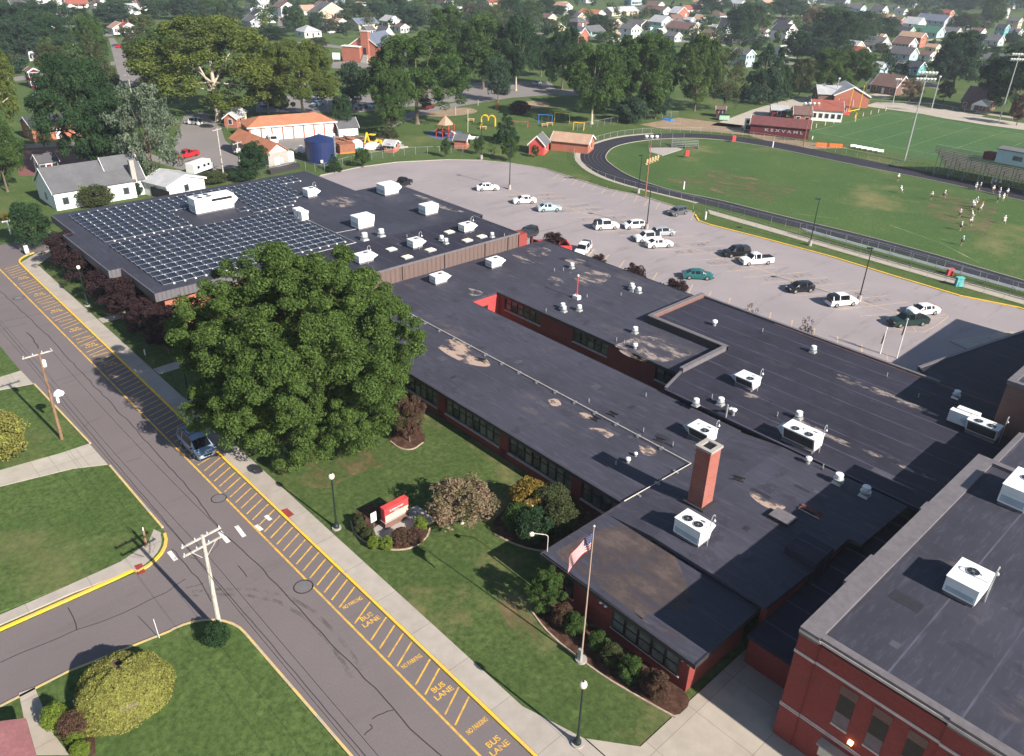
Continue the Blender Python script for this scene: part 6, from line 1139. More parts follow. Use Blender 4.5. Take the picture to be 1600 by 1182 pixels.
# ------------------------------------------------------------------ people on the playing field
def skinned(name, verts, edges, rad, mat, sub=1):
    me = bpy.data.meshes.new(name); me.from_pydata(verts, edges, []); o = bpy.data.objects.new('tmp', me); COL.objects.link(o)
    m = o.modifiers.new('s', 'SKIN'); s2 = o.modifiers.new('u', 'SUBSURF'); s2.levels = sub; s2.render_levels = sub
    for i, d in enumerate(me.skin_vertices[0].data): d.radius = rad[i]; d.use_root = (i == 0)
    r = bpy.data.meshes.new_from_object(o.evaluated_get(bpy.context.evaluated_depsgraph_get())); bpy.data.objects.remove(o); r.name = name; r.materials.clear(); r.materials.append(MATS[mat])
    r.polygons.foreach_set('use_smooth', [True]*len(r.polygons)); return r
def person_meshes(pose):
    # joint table: pelvis, waist, chest, neck, head, then each arm and leg
    crouch = {'stand': 0, 'run': .06, 'crouch': .28}[pose]; lean = {'stand': .02, 'run': .14, 'crouch': .34}[pose]; st = {'stand': .12, 'run': .42, 'crouch': .25}[pose]
    pz = .98-crouch; J = dict(pel=(0, 0, pz), wai=(lean*.4, 0, pz+.18), che=(lean, 0, pz+.42), nec=(lean*1.15, 0, pz+.56), hea=(lean*1.25, 0, pz+.66), top=(lean*1.3, 0, pz+.80))
    V = [J[k] for k in ('pel', 'wai', 'che', 'nec', 'hea', 'top')]; E_ = [(0, 1), (1, 2), (2, 3), (3, 4), (4, 5)]; Rr = [(.16, .13), (.14, .11), (.19, .13), (.065, .065), (.095, .105), (.08, .09)]
    for s in (1, -1):
        sw = s*({'stand': .03, 'run': .28, 'crouch': .05}[pose]); b = len(V)
        sh = (lean, .2*s, pz+.47); el = (lean+.05-sw*.8, .27*s, pz+.20); wr = (lean+.22-sw*1.2+(.15 if pose == 'crouch' else 0), .24*s, pz+(.02 if pose != 'crouch' else -.08)); ha = (wr[0]+.06, wr[1], wr[2]-.07)
        V += [sh, el, wr, ha]; E_ += [(2, b), (b, b+1), (b+1, b+2), (b+2, b+3)]; Rr += [(.075, .075), (.05, .05), (.035, .035), (.042, .03)]
        b = len(V); hp = (0, .1*s, pz-.04); kn = (st*.55*s+.08+crouch*.5, .13*s, pz*.53); an = (st*s*.9-(.2 if pose == 'run' and s < 0 else 0), .14*s, .10+(.12 if pose == 'run' and s < 0 else 0)); to = (an[0]+.17, an[1], an[2]-.05)
        V += [hp, kn, an, to]; E_ += [(0, b), (b, b+1), (b+1, b+2), (b+2, b+3)]; Rr += [(.10, .10), (.065, .065), (.042, .042), (.045, .03)]
    body = skinned('body', V, E_, Rr, 'skin')
    sub_ = lambda idx, k: ([V[i] for i in idx], [k(Rr[i]) for i in idx])
    vs, rs = sub_([1, 2, 6, 7, 14, 15], lambda r: (r[0]*1.16+.01, r[1]*1.2+.01)); vs[3] = tuple(Vector(vs[2]).lerp(Vector(vs[3]), .75)); vs[5] = tuple(Vector(vs[4]).lerp(Vector(vs[5]), .75)); rs[1] = (.23, .17); rs[2] = (.11, .11); rs[4] = (.11, .11)
    shirt = skinned('jersey', vs, [(0, 1), (1, 2), (2, 3), (1, 4), (4, 5)], rs, 'jersey_white')
    vs, rs = sub_([0, 10, 11, 18, 19], lambda r: (r[0]*1.12+.01, r[1]*1.12+.01)); vs[2] = tuple(Vector(vs[1]).lerp(Vector(vs[2]), .85)); vs[4] = tuple(Vector(vs[3]).lerp(Vector(vs[4]), .85))
    pants = skinned('trousers', vs, [(0, 1), (1, 2), (0, 3), (3, 4)], rs, 'pants_dark')
    h = Vector(J['top'])-Vector((0, 0, .06)); hm = MB().lathe(h.x, h.y, [(.09, h.z-.10), (.135, h.z-.02), (.14, h.z+.06), (.11, h.z+.13), (.03, h.z+.165)], 12); helmet = hm.mesh('helmet', 'jersey_white')
    return body, shirt, pants, helmet
PM = {k: person_meshes(k) for k in ('stand', 'run', 'crouch')}
PP = [(1407, 303, 'run', 'player running alone at the far left of the group'), (1454, 313, 'stand', 'player left of the runner pair, standing apart'), (1473, 310, 'run', 'player jogging right of the one standing apart'), (1523.6, 298, 'stand', 'left player of a pair by the far track edge'), (1530, 298, 'stand', 'right player of a pair by the far track edge'), (1550, 303, 'stand', 'player at the track edge left of three'), (1560, 306, 'stand', 'player at the track edge in the middle of three'), (1572, 308, 'stand', 'player at the track edge right of three'), (1558, 317, 'stand', 'left player of the pair just below the track edge'), (1565.5, 315.5, 'stand', 'right player of the pair just below the track edge'),
(1518, 328, 'crouch', 'player bent over at the left of the scrimmage'), (1521, 325, 'crouch', 'player close behind the bent one in the scrimmage'), (1525, 320.6, 'run', 'player at the back of the scrimmage'), (1527.4, 332, 'crouch', 'player at the right front of the scrimmage'), (1498, 341, 'stand', 'player standing to the left below the scrimmage'), (1520, 342, 'crouch', 'player low to the ground below the scrimmage'), (1515, 353.6, 'run', 'player running towards the viewer below the scrimmage'), (1499.5, 361, 'stand', 'player lower left of the running one'), (1568, 351, 'run', 'player at the right side of the practice'), (1502, 384, 'stand', 'player nearest the viewer, alone on the grass'), (1402, 284, 'stand', 'person at the inner edge of the track bend'), (1547.7, 291.4, 'stand', 'first of three people in the grandstand shade'), (1553, 292.7, 'stand', 'second of three people in the grandstand shade'), (1560.4, 294, 'stand', 'third of three people in the grandstand shade'), (1532.5, 327, 'stand', 'coach in a red shirt beside the scrimmage')]
for i, (px, py, ps, lb) in enumerate(PP):
    b, s, tr_, hm = PM[ps]; coach = 'coach' in lb
    t = thing('person', (lb+', white jersey and helmet') if not coach else lb, 'person', at(px, py, .01), i*1.7, 'people on the practice field'); t.scale = (1.02,)*3
    put('body', b, t); put('jersey' if not coach else 'shirt', s, t, 'shirt_red' if coach else None); put('trousers', tr_, t, 'pants_dark' if i % 3 else 'jersey_white'); put('helmet' if not coach else 'hair', hm, t, 'bark' if coach else None)
# ------------------------------------------------------------------ houses of the town
plain('vinyl', (.66, .66, .64), .7, .06); plain('vinyl_grey', (.34, .37, .39), .7, .08); plain('vinyl_tan', (.48, .40, .30), .7, .08); plain('vinyl_green', (.26, .42, .30), .7, .08); plain('vinyl_blue', (.30, .40, .46), .7, .08)
WALL = dict(w='vinyl', g='vinyl_grey', t='vinyl_tan', n='vinyl_green', b='vinyl_blue', c='cream', m='maroon', r='brick_orange', d='brick_brown', e='teal')
IR = math.atan2(cr[1], cr[0])
def house(px, py, wpx, dep, st, ori, yaw, wall, roof, label, chim=0, porch=0, nw=3, cat='house', name='house', rise=None, hip=False, z=0, grp='houses of the town', door=True, h=None, gw=None, win='window_dark', axis=False):
    p = at(px, py, z); W = wpx/pxm(p); h = h or (2.9 if st == 1 else 5.3)
    if axis:                                # square to the street grid: the near corner stands where the photo has it
        X_ = axis == 'x'; a = R((-180 if X_ else -90)+yaw*.12); dep = min(dep, W*.75); W = max(W*.35, (W-.71*dep)/.70); L_, R_ = (.68*W, .73*dep) if X_ else (.68*dep, .73*W)
        p = at(px+(L_-R_)/2*pxm(p), py, z); X = Vector((math.cos(a), math.sin(a), 0)); Y = Vector((-math.sin(a), math.cos(a), 0)); cpos = p+X*(-W/2 if X_ else W/2)+Y*dep/2
    else: a = IR+R(yaw); Y = Vector((-math.sin(a), math.cos(a), 0)); cpos = p+Y*dep/2
    t = thing(name, label, cat, cpos, a, grp); w2, d2 = W/2, dep/2; span = dep if ori == 'e' else W; rise = rise or span*.5*.55
    wm_ = WALL.get(wall, wall); rm = 'shingle_'+roof if 'shingle_'+roof in MATS else roof
    k = MB()
    if hip: k.box(-w2, -d2, 0, w2, d2, h)
    elif ori == 'e':
        k.face([(-w2, -d2, 0), (w2, -d2, 0), (w2, -d2, h), (-w2, -d2, h)]).face([(w2, d2, 0), (-w2, d2, 0), (-w2, d2, h), (w2, d2, h)])
        for s in (-1, 1): q = [(s*w2, -d2, 0), (s*w2, d2, 0), (s*w2, d2, h), (s*w2, 0, h+rise), (s*w2, -d2, h)]; k.face(q if s > 0 else q[::-1])
    else:
        k.face([(w2, -d2, 0), (w2, d2, 0), (w2, d2, h), (w2, -d2, h)]).face([(-w2, d2, 0), (-w2, -d2, 0), (-w2, -d2, h), (-w2, d2, h)])
        for s in (-1, 1): q = [(-w2, s*d2, 0), (w2, s*d2, 0), (w2, s*d2, h), (0, s*d2, h+rise), (-w2, s*d2, h)]; k.face(q if s < 0 else q[::-1])
    k.build('wall', wm_, t)
    k = MB(); o_ = .45; th = .16
    if hip:
        W_, D_ = w2+o_, d2+o_; rl = max(.2, abs(w2-d2)); 
        top = [(-rl, 0), (rl, 0)] if w2 > d2 else [(0, -rl), (0, rl)]; zt_ = h+rise
        A, B2 = (top[0][0], top[0][1], zt_), (top[1][0], top[1][1], zt_); c = [(-W_, -D_, h-.05), (W_, -D_, h-.05), (W_, D_, h-.05), (-W_, D_, h-.05)]
        if w2 > d2: k.face([c[0], c[1], B2, A]).face([c[2], c[3], A, B2]).face([c[1], c[2], B2]).face([c[3], c[0], A])
        else: k.face([c[1], c[2], B2, A]).face([c[3], c[0], A, B2]).face([c[0], c[1], A]).face([c[2], c[3], B2])
        k.face(c[::-1])
    else:
        s_ = rise/(span/2)
        for s in (-1, 1):
            if ori == 'e': q = [(-w2-o_*.7, 0, h+rise+.02), (w2+o_*.7, 0, h+rise+.02), (w2+o_*.7, s*(d2+o_), h-s_*o_+.02), (-w2-o_*.7, s*(d2+o_), h-s_*o_+.02)]
            else: q = [(0, -d2-o_*.7, h+rise+.02), (0, d2+o_*.7, h+rise+.02), (s*(w2+o_), d2+o_*.7, h-s_*o_+.02), (s*(w2+o_), -d2-o_*.7, h-s_*o_+.02)]
            k.hexa(q+[(x, y, z_+th) for x, y, z_ in q])
    ro = k.build('roof', rm, t)
    if not hip:   # white barge boards on the gables
        k = MB(); s_ = rise/(span/2)
        for s in (-1, 1):
            for e in (-1, 1):
                if ori == 'e': X_ = e*(w2+o_*.7+.03); k.hexa([(X_-.04, 0, h+rise-.16), (X_+.04, 0, h+rise-.16), (X_+.04, s*(d2+o_), h-s_*o_-.16), (X_-.04, s*(d2+o_), h-s_*o_-.16), (X_-.04, 0, h+rise+.2), (X_+.04, 0, h+rise+.2), (X_+.04, s*(d2+o_), h-s_*o_+.2), (X_-.04, s*(d2+o_), h-s_*o_+.2)])
                else: X_ = e*(d2+o_*.7+.03); k.hexa([(0, X_-.04, h+rise-.16), (0, X_+.04, h+rise-.16), (s*(w2+o_), X_+.04, h-s_*o_-.16), (s*(w2+o_), X_-.04, h-s_*o_-.16), (0, X_-.04, h+rise+.2), (0, X_+.04, h+rise+.2), (s*(w2+o_), X_+.04, h-s_*o_+.2), (s*(w2+o_), X_-.04, h-s_*o_+.2)])
        k.build('barge_board', 'white_paint', ro)
    for c_ in range(chim): MB().box(w2*.4-c_*w2, .1, h, w2*.4+.7-c_*w2, .8, h+rise+.9).build('chimney', 'brick_red', ro)
    # windows and a door on the near face and the two flanks
    for fl in range(st):
        zc_ = 1.0+fl*2.6
        for i in range(nw):
            u = -w2+W*(i+.5)/nw
            if door and fl == 0 and i == nw//2 and nw > 1:
                MB().box(u-.5, -d2-.04, .1, u+.5, -d2, 2.2).build('door', 'white_paint' if wall in 'mrdgnbe' else 'maroon', t); continue
            f_ = MB().box(u-.62, -d2-.05, zc_-.08, u+.62, -d2, zc_+1.38).build('window', 'white_paint' if wall not in 'w' else 'vinyl_grey', t); MB().box(u-.52, -d2-.065, zc_, u+.52, -d2-.045, zc_+1.28).build('pane', win, f_)
        for s in (-1, 1):
            f_ = MB().box(min(s*w2, s*(w2+.05)), -.6, zc_-.08, max(s*w2, s*(w2+.05)), .6, zc_+1.38).build('window', 'white_paint' if wall not in 'w' else 'vinyl_grey', t); MB().box(min(s*(w2+.045), s*(w2+.065)), -.5, zc_, max(s*(w2+.045), s*(w2+.065)), .5, zc_+1.28).build('pane', win, f_)
    if porch:
        MB().hexa([(-w2*.8, -d2-2.2, 2.4), (w2*.8, -d2-2.2, 2.4), (w2*.8, -d2, 2.75), (-w2*.8, -d2, 2.75), (-w2*.8, -d2-2.2, 2.55), (w2*.8, -d2-2.2, 2.55), (w2*.8, -d2, 2.95), (-w2*.8, -d2, 2.95)]).build('porch_roof', rm, t)
        for s in (-.76, 0, .76): MB().box(s*w2-.09, -d2-2.1, 0, s*w2+.09, -d2-1.92, 2.42).build('porch_post', 'white_paint', t)
    return t
HS = [  # px, py, width px, depth m, storeys, ridge, yaw, wall, roof, label, extras
(106, 27, 22, 9, 2, 't', 8, 'w', 'red', 'white two storey gabled house at the upper left', dict(porch=1)), (68, 38, 50, 10, 1, 'e', -10, 'w', 'light', 'long low house with a pale grey roof at the upper left', {}), (47, 96, 26, 11, 2, 't', 20, 'w', 'grey', 'white gabled house with grey roof behind the maroon house', dict(porch=1)),
(50, 139, 24, 12, 2, 't', 20, 'm', 'brown', 'tall maroon house with white trim beside the yellow green tree', {}), (196, 60, 24, 11, 2, 't', 25, 'w', 'red', 'white gabled house with red roof left of the sycamore', dict(chim=1)), (214, 17, 30, 9, 1, 'e', -6, 'w', 'brown', 'white house with brown roof at the top left', {}), (212, 30, 14, 8, 1, 't', 0, 'w', 'light', 'small pale house below the brown roofed one at the top left', {}),
(392, 22, 34, 12, 1, 't', 10, 'g', 'grey', 'grey roofed double gabled house at the top, upper one', {}), (392, 43, 40, 12, 1, 't', -18, 'g', 'grey', 'grey roofed house with white gable trim, lower one', {}), (408, 14, 20, 9, 1, 'e', 0, 'w', 'light', 'pale roofed house before the red vehicle at the top', {}),
(505, 30, 60, 12, 1, 't', -22, 't', 'grey', 'wide grey roofed bungalow with tan wall left of the white sheds', {}), (532, 30, 22, 8, 1, 'e', 0, 'w', 'light', 'low white shed right of the wide bungalow', {}), (530, 42, 18, 8, 1, 't', -15, 'w', 'tan', 'small gabled garage below the white shed', {}), (476, 60, 44, 11, 1, 't', -12, 'w', 'light', 'white bungalow with pale hip roof left of the church', dict(hip=True)),
(565, 47, 46, 10, 1, 'e', 8, 'c', 'blue', 'blue roofed house with cream wall behind the church', {}), (598, 67, 34, 13, 1, 't', -14, 'w', 'grey', 'steep white gabled house right of the church roof', dict(rise=4.2)), (608, 42, 34, 10, 1, 'e', -6, 'w', 'light', 'white house with pale roof behind the steep gabled one', {}), (626, 52, 24, 9, 1, 't', -10, 'w', 'brown', 'white gable with brown roof before the great playground tree top', {}), (574, 56, 22, 9, 1, 'e', -5, 'w', 'grey', 'grey roofed low house right behind the church tower', {}), (668, 78, 46, 12, 1, 'e', -30, 'g', 'dark', 'dark grey roofed house among the park trees', {}),
(878, 24, 34, 9, 2, 'e', 6, 'w', 'tan', 'white two storey house with tan roof at the top centre', {}), (857, 36, 26, 8, 1, 'e', 6, 't', 'brown', 'brown shed house left of the orange roof', {}), (926, 30, 42, 9, 1, 'e', -8, 'w', 'terra', 'white house with orange red roof', {}), (972, 26, 60, 10, 1, 'e', -5, 't', 'light', 'long ranch house with pale grey roof at the top', dict(nw=5)), (904, 43, 34, 9, 1, 'e', 4, 'd', 'grey', 'grey roofed brick house behind the cape house', dict(hip=True)), (905, 66, 34, 10, 1, 'e', 3, 'r', 'blue', 'brick cape house with two white dormers', dict(rise=4)), (985, 62, 32, 10, 2, 't', 20, 'w', 'grey', 'white house with grey roof behind the bright tree', {}), (964, 62, 10, 8, 1, 'e', 5, 'r', 'tan', 'small brick wing left of the white grey roofed house', {}),
(1028, 24, 46, 10, 1, 'e', -8, 'w', 'brown', 'white house with reddish brown roof at the top centre right', {}), (1082, 22, 42, 10, 1, 'e', -8, 'w', 'red', 'white house with bright brown red roof', dict(chim=1)), (1012, 43, 17, 9, 1, 't', 0, 'r', 'tan', 'small brick gabled house with cream trim', dict(nw=2)), (1055, 38, 36, 9, 1, 'e', -3, 't', 'brown', 'low brown roofed house with cream porch', dict(porch=1)), (1078, 39, 18, 9, 1, 't', 0, 'b', 'light', 'pale blue house between the brown roofs', {}), (1096, 38, 24, 10, 1, 'e', -6, 'w', 'tan', 'white house right of the pale blue one', {}), (1124, 32, 26, 10, 1, 'e', -15, 'w', 'brown', 'white house with maroon brown roof right of the round green tree', dict(hip=True)),
(1029, 60, 32, 9, 1, 'e', 0, 'w', 'green', 'house with green roof and two white dormers', dict(rise=3)), (1072, 55, 56, 12, 1, 'e', -3, 't', 'brown', 'long dark brown roofed building above the bright oval tree', dict(nw=5)), (1053, 66, 28, 10, 1, 't', 4, 'g', 'grey', 'grey gabled house just above the bright tree', {}), (1110, 61, 22, 9, 1, 't', -6, 't', 'brown', 'white porched gable house left of the red cars', dict(porch=1)), (1133, 59, 22, 11, 2, 't', -25, 'w', 'dark', 'bright white steep gabled house with dark roof', dict(rise=5)), (1118, 50, 14, 9, 1, 't', -25, 'g', 'light', 'grey side wing left of the bright white gable', {}), (1150, 44, 14, 8, 1, 't', -20, 'w', 'brown', 'small white gabled house behind the bright white one', {}), (1086, 46, 14, 6, 1, 't', 0, 'w', 'light', 'tiny white gabled garage above the long brown roof', dict(nw=1)),
(1163, 106, 36, 14, 2, 't', -12, 'b', 'grey', 'large pale blue grey house behind the feathery tree', {}), (1182, 70, 22, 10, 1, 'e', -12, 'b', 'brown', 'pale blue house right of the tall dark tree', {}), (1195, 57, 14, 9, 1, 't', -10, 'w', 'brown', 'small white gable behind the pale blue house', {}), (1226, 54, 32, 11, 2, 't', -22, 'w', 'slate', 'tall white old house with porch at the upper right', dict(porch=1)), (1224, 88, 24, 12, 1, 'e', -30, 'w', 'light', 'pale roofed house below the tall old house', {}), (1345, 94, 40, 13, 1, 'e', -26, 'w', 'red', 'white house with tan and red roof behind the broad tree pair', {}), (1302, 8, 60, 10, 1, 'e', -10, 'g', 'slate', 'dark roofed row house at the top right', {}), (1270, 6, 16, 9, 2, 't', 0, 'w', 'light', 'white house at the top right of centre', {}),
(1340, 20, 34, 10, 1, 'e', -14, 'b', 'grey', 'pale blue house with grey roof at the top right', {}), (1325, 14, 10, 9, 1, 't', -16, 'w', 'grey', 'bright white gable end at the top right', {}), (1377, 24, 30, 11, 1, 't', -28, 'w', 'dark', 'white gabled house with dark brown roof at the top right', dict(rise=4)), (1377, 68, 24, 9, 1, 'e', -4, 't', 'tan', 'beige flat roofed small house', {}), (1396, 96, 14, 11, 2, 't', -18, 'e', 'light', 'teal sided house with white gable', dict(nw=1)), (1410, 113, 16, 11, 1, 't', -20, 'w', 'grey', 'bright white gable end left of the teal roofed house', dict(nw=1)), (1375, 118, 36, 12, 1, 'e', -12, 'b', 'light', 'pale blue house behind the domed shed', {}),
(1468, 47, 52, 13, 2, 'e', -8, 'g', 'blue', 'large purple grey roofed house with two gables', dict(nw=5, chim=1)), (1411, 24, 18, 9, 1, 't', -12, 'w', 'grey', 'small white gable left of the purple roofed house', {}), (1407, 40, 24, 10, 1, 'e', -10, 'r', 'brown', 'orange brick house left of the purple roofed house', {}), (1418, 59, 36, 10, 1, 'e', -4, 'n', 'slate', 'pale green sided house with dark roof', {}), (1458, 60, 52, 12, 1, 'e', -5, 'b', 'green', 'long house with dark green roof', dict(nw=5)), (1418, 87, 40, 12, 2, 'e', -8, 'g', 'brown', 'grey house with brown roof and many windows', dict(nw=5)), (1460, 84, 22, 11, 1, 't', -30, 'c', 'tan', 'cream gabled house left of the tall dark tree', {}), (1450, 97, 26, 10, 1, 't', -20, 'w', 'brown', 'small white and brown gabled house', {}), (1434, 118, 38, 11, 1, 'e', -12, 'e', 'slate', 'teal walled house with dark roof', {}),
(1532, 59, 26, 10, 1, 'e', -12, 'w', 'brown', 'white gabled house with tan brown roof at the right', {}), (1568, 58, 22, 10, 2, 'e', -14, 'e', 'slate', 'teal two storey house near the right edge', {}), (1588, 46, 24, 12, 2, 't', -24, 't', 'grey', 'steep tan gabled house at the right edge', {}), (1590, 58, 22, 10, 1, 't', -20, 'w', 'grey', 'white house in front of the steep tan gable', {}), (1552, 73, 50, 10, 1, 'e', -4, 'g', 'grey', 'long grey house with one pale gable', dict(nw=5)), (1526, 91, 16, 12, 1, 't', -32, 'w', 'light', 'white gabled house right of the tall dark tree', {}), (1524, 106, 30, 10, 1, 'e', -8, 'w', 'green', 'green roofed garage in the right hand town', {}), (1400, 18, 12, 8, 1, 't', 0, 'w', 'grey', 'tiny white house on the hillside, left', {}), (1428, 12, 12, 8, 1, 't', 0, 'w', 'brown', 'tiny white house on the hillside, right', {}), (1582, 14, 14, 8, 1, 't', -10, 'w', 'light', 'tiny white house on the far slope at the right', {}),
(1540, 176, 56, 12, 1, 'e', -14, 'd', 'brown', 'brick house with white porch gable behind the floodlight', dict(rise=4.2)), (1400, 150, 60, 12, 1, 'e', -12, 'd', 'brown', 'brick house with brown roof behind the stadium path', dict(rise=3.6)), (1373, 146, 30, 9, 1, 'e', -12, 'w', 'grey', 'low pale shed house with a rounded grey roof', {}), (1155, 12, 26, 9, 1, 'e', -8, 'w', 'light', 'white house at the top behind the dark trees', {}), (718, 20, 10, 8, 1, 't', 0, 'w', 'light', 'tiny white house glimpsed at the top left of centre', {})]
# smaller homes between them, described by their neighbours
def short(lb):
    for w in (' with ', ' behind ', ' at ', ' above ', ' left ', ' right ', ' below ', ' before ', ' near ', ' among ', ' in ', ' beside ', ' through ', ' over ', ' just ', ' glimpsed ', ' on ', ' between '): lb = lb.split(w)[0]
    return lb
gh = random.Random(5); WN = dict(w='white', g='grey', t='tan', b='pale blue', r='brick', c='cream'); RN = dict(grey='grey', brown='brown', dark='dark', tan='tan', light='pale', slate='black', red='red brown')
from collections import Counter
cnt = Counter(short(h[9]) for h in HS); pos = [(h[0], h[1], at(h[0], h[1])) for h in HS]; extra = []; used = set()
def free(px, py, p, ds=15): return all((p-q[2]).length > ds and not (abs(px-q[0]) < 15 and abs(py-q[1]) < 5) for q in pos)
for _ in range(6000):
    if len(extra) >= 62: break
    px = gh.uniform(5, 1595); lim = 66 if px < 205 else 52 if px < 560 else 26 if px < 850 else 62 if px < 1200 else 92 if px < 1400 else 108
    py = gh.uniform(3, lim); 
    if (390 < px < 470 and py > 44) or (205 < px < 400 and py > 16) or (560 < px < 850 and py > 20) or (1118 < px < 1200 and 50 < py < 75): continue
    p = at(px, py)
    if not free(px, py, p): continue
    nb = min((h for h in HS if cnt[short(h[9])] == 1), key=lambda h: abs(h[0]-px)+2.2*abs(h[1]-py)); dx, dy = px-nb[0], py-nb[1]
    rel = ('to the right of' if dx > 0 else 'to the left of') if abs(dx) > 1.6*abs(dy) else ('nearer than' if dy > 0 else 'behind'); 
    if (rel, nb[9]) in used: continue
    wl_, rf_ = gh.choice('wwwwwgttbrc'), gh.choice(['grey', 'brown', 'dark', 'tan', 'light', 'slate', 'grey', 'red']); lb = 'small %s house, %s roof, %s the %s' % (WN[wl_], RN[rf_], rel, short(nb[9]))
    if len(lb.split()) > 16: continue
    used.add((rel, nb[9])); pos.append((px, py, p)); extra.append((px, py, gh.uniform(.8, 1.15)*15*pxm(p), gh.choice([8, 9, 10]), 1 if gh.random() < .75 else 2, gh.choice('et'), gh.uniform(-25, 25), wl_, rf_, lb, dict(chim=int(gh.random() < .3), porch=int(gh.random() < .3), nw=2)))
HS += extra
for (px, py, w_, dp, st_, ori, yaw, wl_, rf_, lb, kw) in HS:
    t = house(px, py, w_, dp, st_, ori, yaw, wl_, rf_, lb, axis=('x' if (ori == 'e' and (px > 1290 or px in (1072, 1096) or int(px*3+py) % 3 == 0)) else 'y'), **kw)
    if 'dormers' in lb:
        W = w_/pxm(t.location); dd = dp/2
        for s in (-.25, .25): d_ = MB().box(s*W-.9, -dd+.6, 3.3, s*W+.9, -dd*.15, 5.0).build('dormer', 'white_paint', t); MB().box(s*W-.45, -dd+.55, 3.7, s*W+.45, -dd+.6, 4.7).build('window', 'window_dark', d_)
    if 'porch gable' in lb: MB().prism([(1, -8.6), (6, -8.6), (6, -6), (1, -6)], 2.5, 2.7).build('porch_roof', 'white_paint', t); MB().face([(1, -8.6, 2.7), (6, -8.6, 2.7), (3.5, -8.6, 4.4)]).face([(1, -8.6, 2.7), (3.5, -8.6, 4.4), (3.5, -4, 4.4), (1, -4, 2.7)]).face([(6, -8.6, 2.7), (6, -4, 2.7), (3.5, -4, 4.4), (3.5, -8.6, 4.4)]).build('porch_gable', 'white_paint', t)
# the white house with grey roofs behind the solar roof
a = IR+R(-3.5)
house(104, 330, 150, 11, 1, 'e', 0, 'w', 'grey', 'long white house with grey shingle roof behind the solar roof, left part', nw=4, h=3.6, rise=3.3, grp=None, axis='y'); t = house(178, 312, 74, 10, 1, 'e', 0, 'w', 'grey', 'right part of the long white house, with the pale chimney', nw=2, h=3.6, rise=3.9, grp=None, axis='y')
MB().box(.6, -4.9, 3, 1.5, -4.0, 7.4).build('chimney', 'block', t)
t = house(246, 309, 56, 9, 1, 'e', -32, 'w', 'light', 'small white garage with grey roof beside the solar roof', nw=1, door=False, h=2.8, rise=1.4, grp=None, name='garage'); MB().box(-1.6, -4.6, .1, 4.2, -4.52, 2.0).build('garage_door', 'dark_hole', t)
t = house(66, 222, 100, 9, 1, 'e', 0, 'r', 'slate', 'single storey brick building with black roof and white canopied door', nw=2, door=False, h=3.6, rise=1.6, grp=None, name='brick_building', cat='building', axis='y'); MB().box(-1.6, -4.58, .1, -.5, -4.52, 2.3).build('door', 'white_paint', t); MB().box(-2.4, -5.6, 2.5, -.2, -4.5, 2.7).build('canopy', 'white_paint', t)
t = house(65, 275, 40, 6, 1, 'e', 0, 'w', 'dark', 'small white house with dark roof below the brick patio', nw=3, grp=None, axis='y')
# the brick church
t = house(570, 97, 48, 20, 1, 't', -18, 'r', 'blue', 'red brick church with grey roof, stair and square tower', nw=2, door=False, h=6.5, rise=4.2, grp=None, name='church', cat='church', win='window_blind')
W = 48/pxm(t.location)/2; MB().box(-.8, -11.2, 0, 2.6, -9.4, 12).build('tower', 'brick_orange', t); MB().box(-1.0, -11.4, 12, 2.8, -9.2, 12.4).build('coping', 'band_stone', t); MB().box(-W-2.2, -13.0, 0, -W*.1, -10.0, 6).build('porch', 'brick_orange', t); MB().box(-W-2.5, -13.3, 6, -W*.1+.2, -9.9, 6.3).build('porch_roof', 'white_paint', t); MB().box(.2, -11.3, 3, 1.6, -11.2, 5.8).build('door', 'frame_dark', t)
for i in range(5): MB().box(.2-.1*i, -11.7-.5*i, 0, 2.4+.1*i, -11.2-.5*i, 3-.6*i).build('step', 'block', t)
for i in range(5): MB().box(-W-.06, -7.5+3.4*i, 2.6, -W, -6.3+3.4*i, 5.2).build('window', 'window_blind', t)
t = thing('church_sign', 'white notice board in front of the church', 'sign', at(526, 97)); MB().box(-1.6, -.1, 1, 1.6, .1, 3.6).build('board', 'rtu_white', t); MB().box(-1.5, -.08, 0, -1.3, .08, 1).build('post', 'steel', t); MB().box(1.3, -.08, 0, 1.5, .08, 1).build('post', 'steel', t); t.rotation_euler = (0, 0, IR)
# ------------------------------------------------------------------ depot: long garages, tank, sheds, machines
p0, p1 = at(391, 222), at(525, 211); an = math.atan2(p1.y-p0.y, p1.x-p0.x); L = (p1-p0).length
def local_building(name, label, cat, origin, ang, L, D, h, rise, wall, roof, hipends=True, grp=None):
    t = thing(name, label, cat, origin, ang, grp); MB().box(0, 0, 0, L, D, h).build('wall', wall, t); k = MB(); o_ = .5
    c = [(-o_, -o_, h), (L+o_, -o_, h), (L+o_, D+o_, h), (-o_, D+o_, h)]; i = D*.45 if hipends else 0; A, B2 = (i-o_*0 if hipends else -o_, D/2, h+rise), (L-i if hipends else L+o_, D/2, h+rise)
    k.face([c[0], c[1], B2, A]).face([c[2], c[3], A, B2]).face([c[1], c[2], B2]).face([c[3], c[0], A]).face(c[::-1]).build('roof', roof, t); MB().box(-o_-.02, -o_-.05, h-.25, L+o_+.02, -o_, h+.02).build('gutter', 'white_paint', t); return t
t = local_building('garage_row', 'long garage with terracotta roof and row of white doors', 'garage', p0, an, L, 9.0, 3.6, 1.8, 'brick_orange', 'shingle_terra')
for i in range(8):
    x = .5+i*(L-.6)/8; g_ = MB().box(x, -.06, .05, x+(L-.6)/8-.45, .0, 3.0).build('garage_door', 'white_paint', t)
    for z_ in (.75, 1.5, 2.25): MB().box(x+.02, -.068, z_-.02, x+(L-.6)/8-.47, -.055, z_+.02).build('groove', 'vinyl_grey', g_)
p0 = at(421, 263); p1 = at(452, 258)
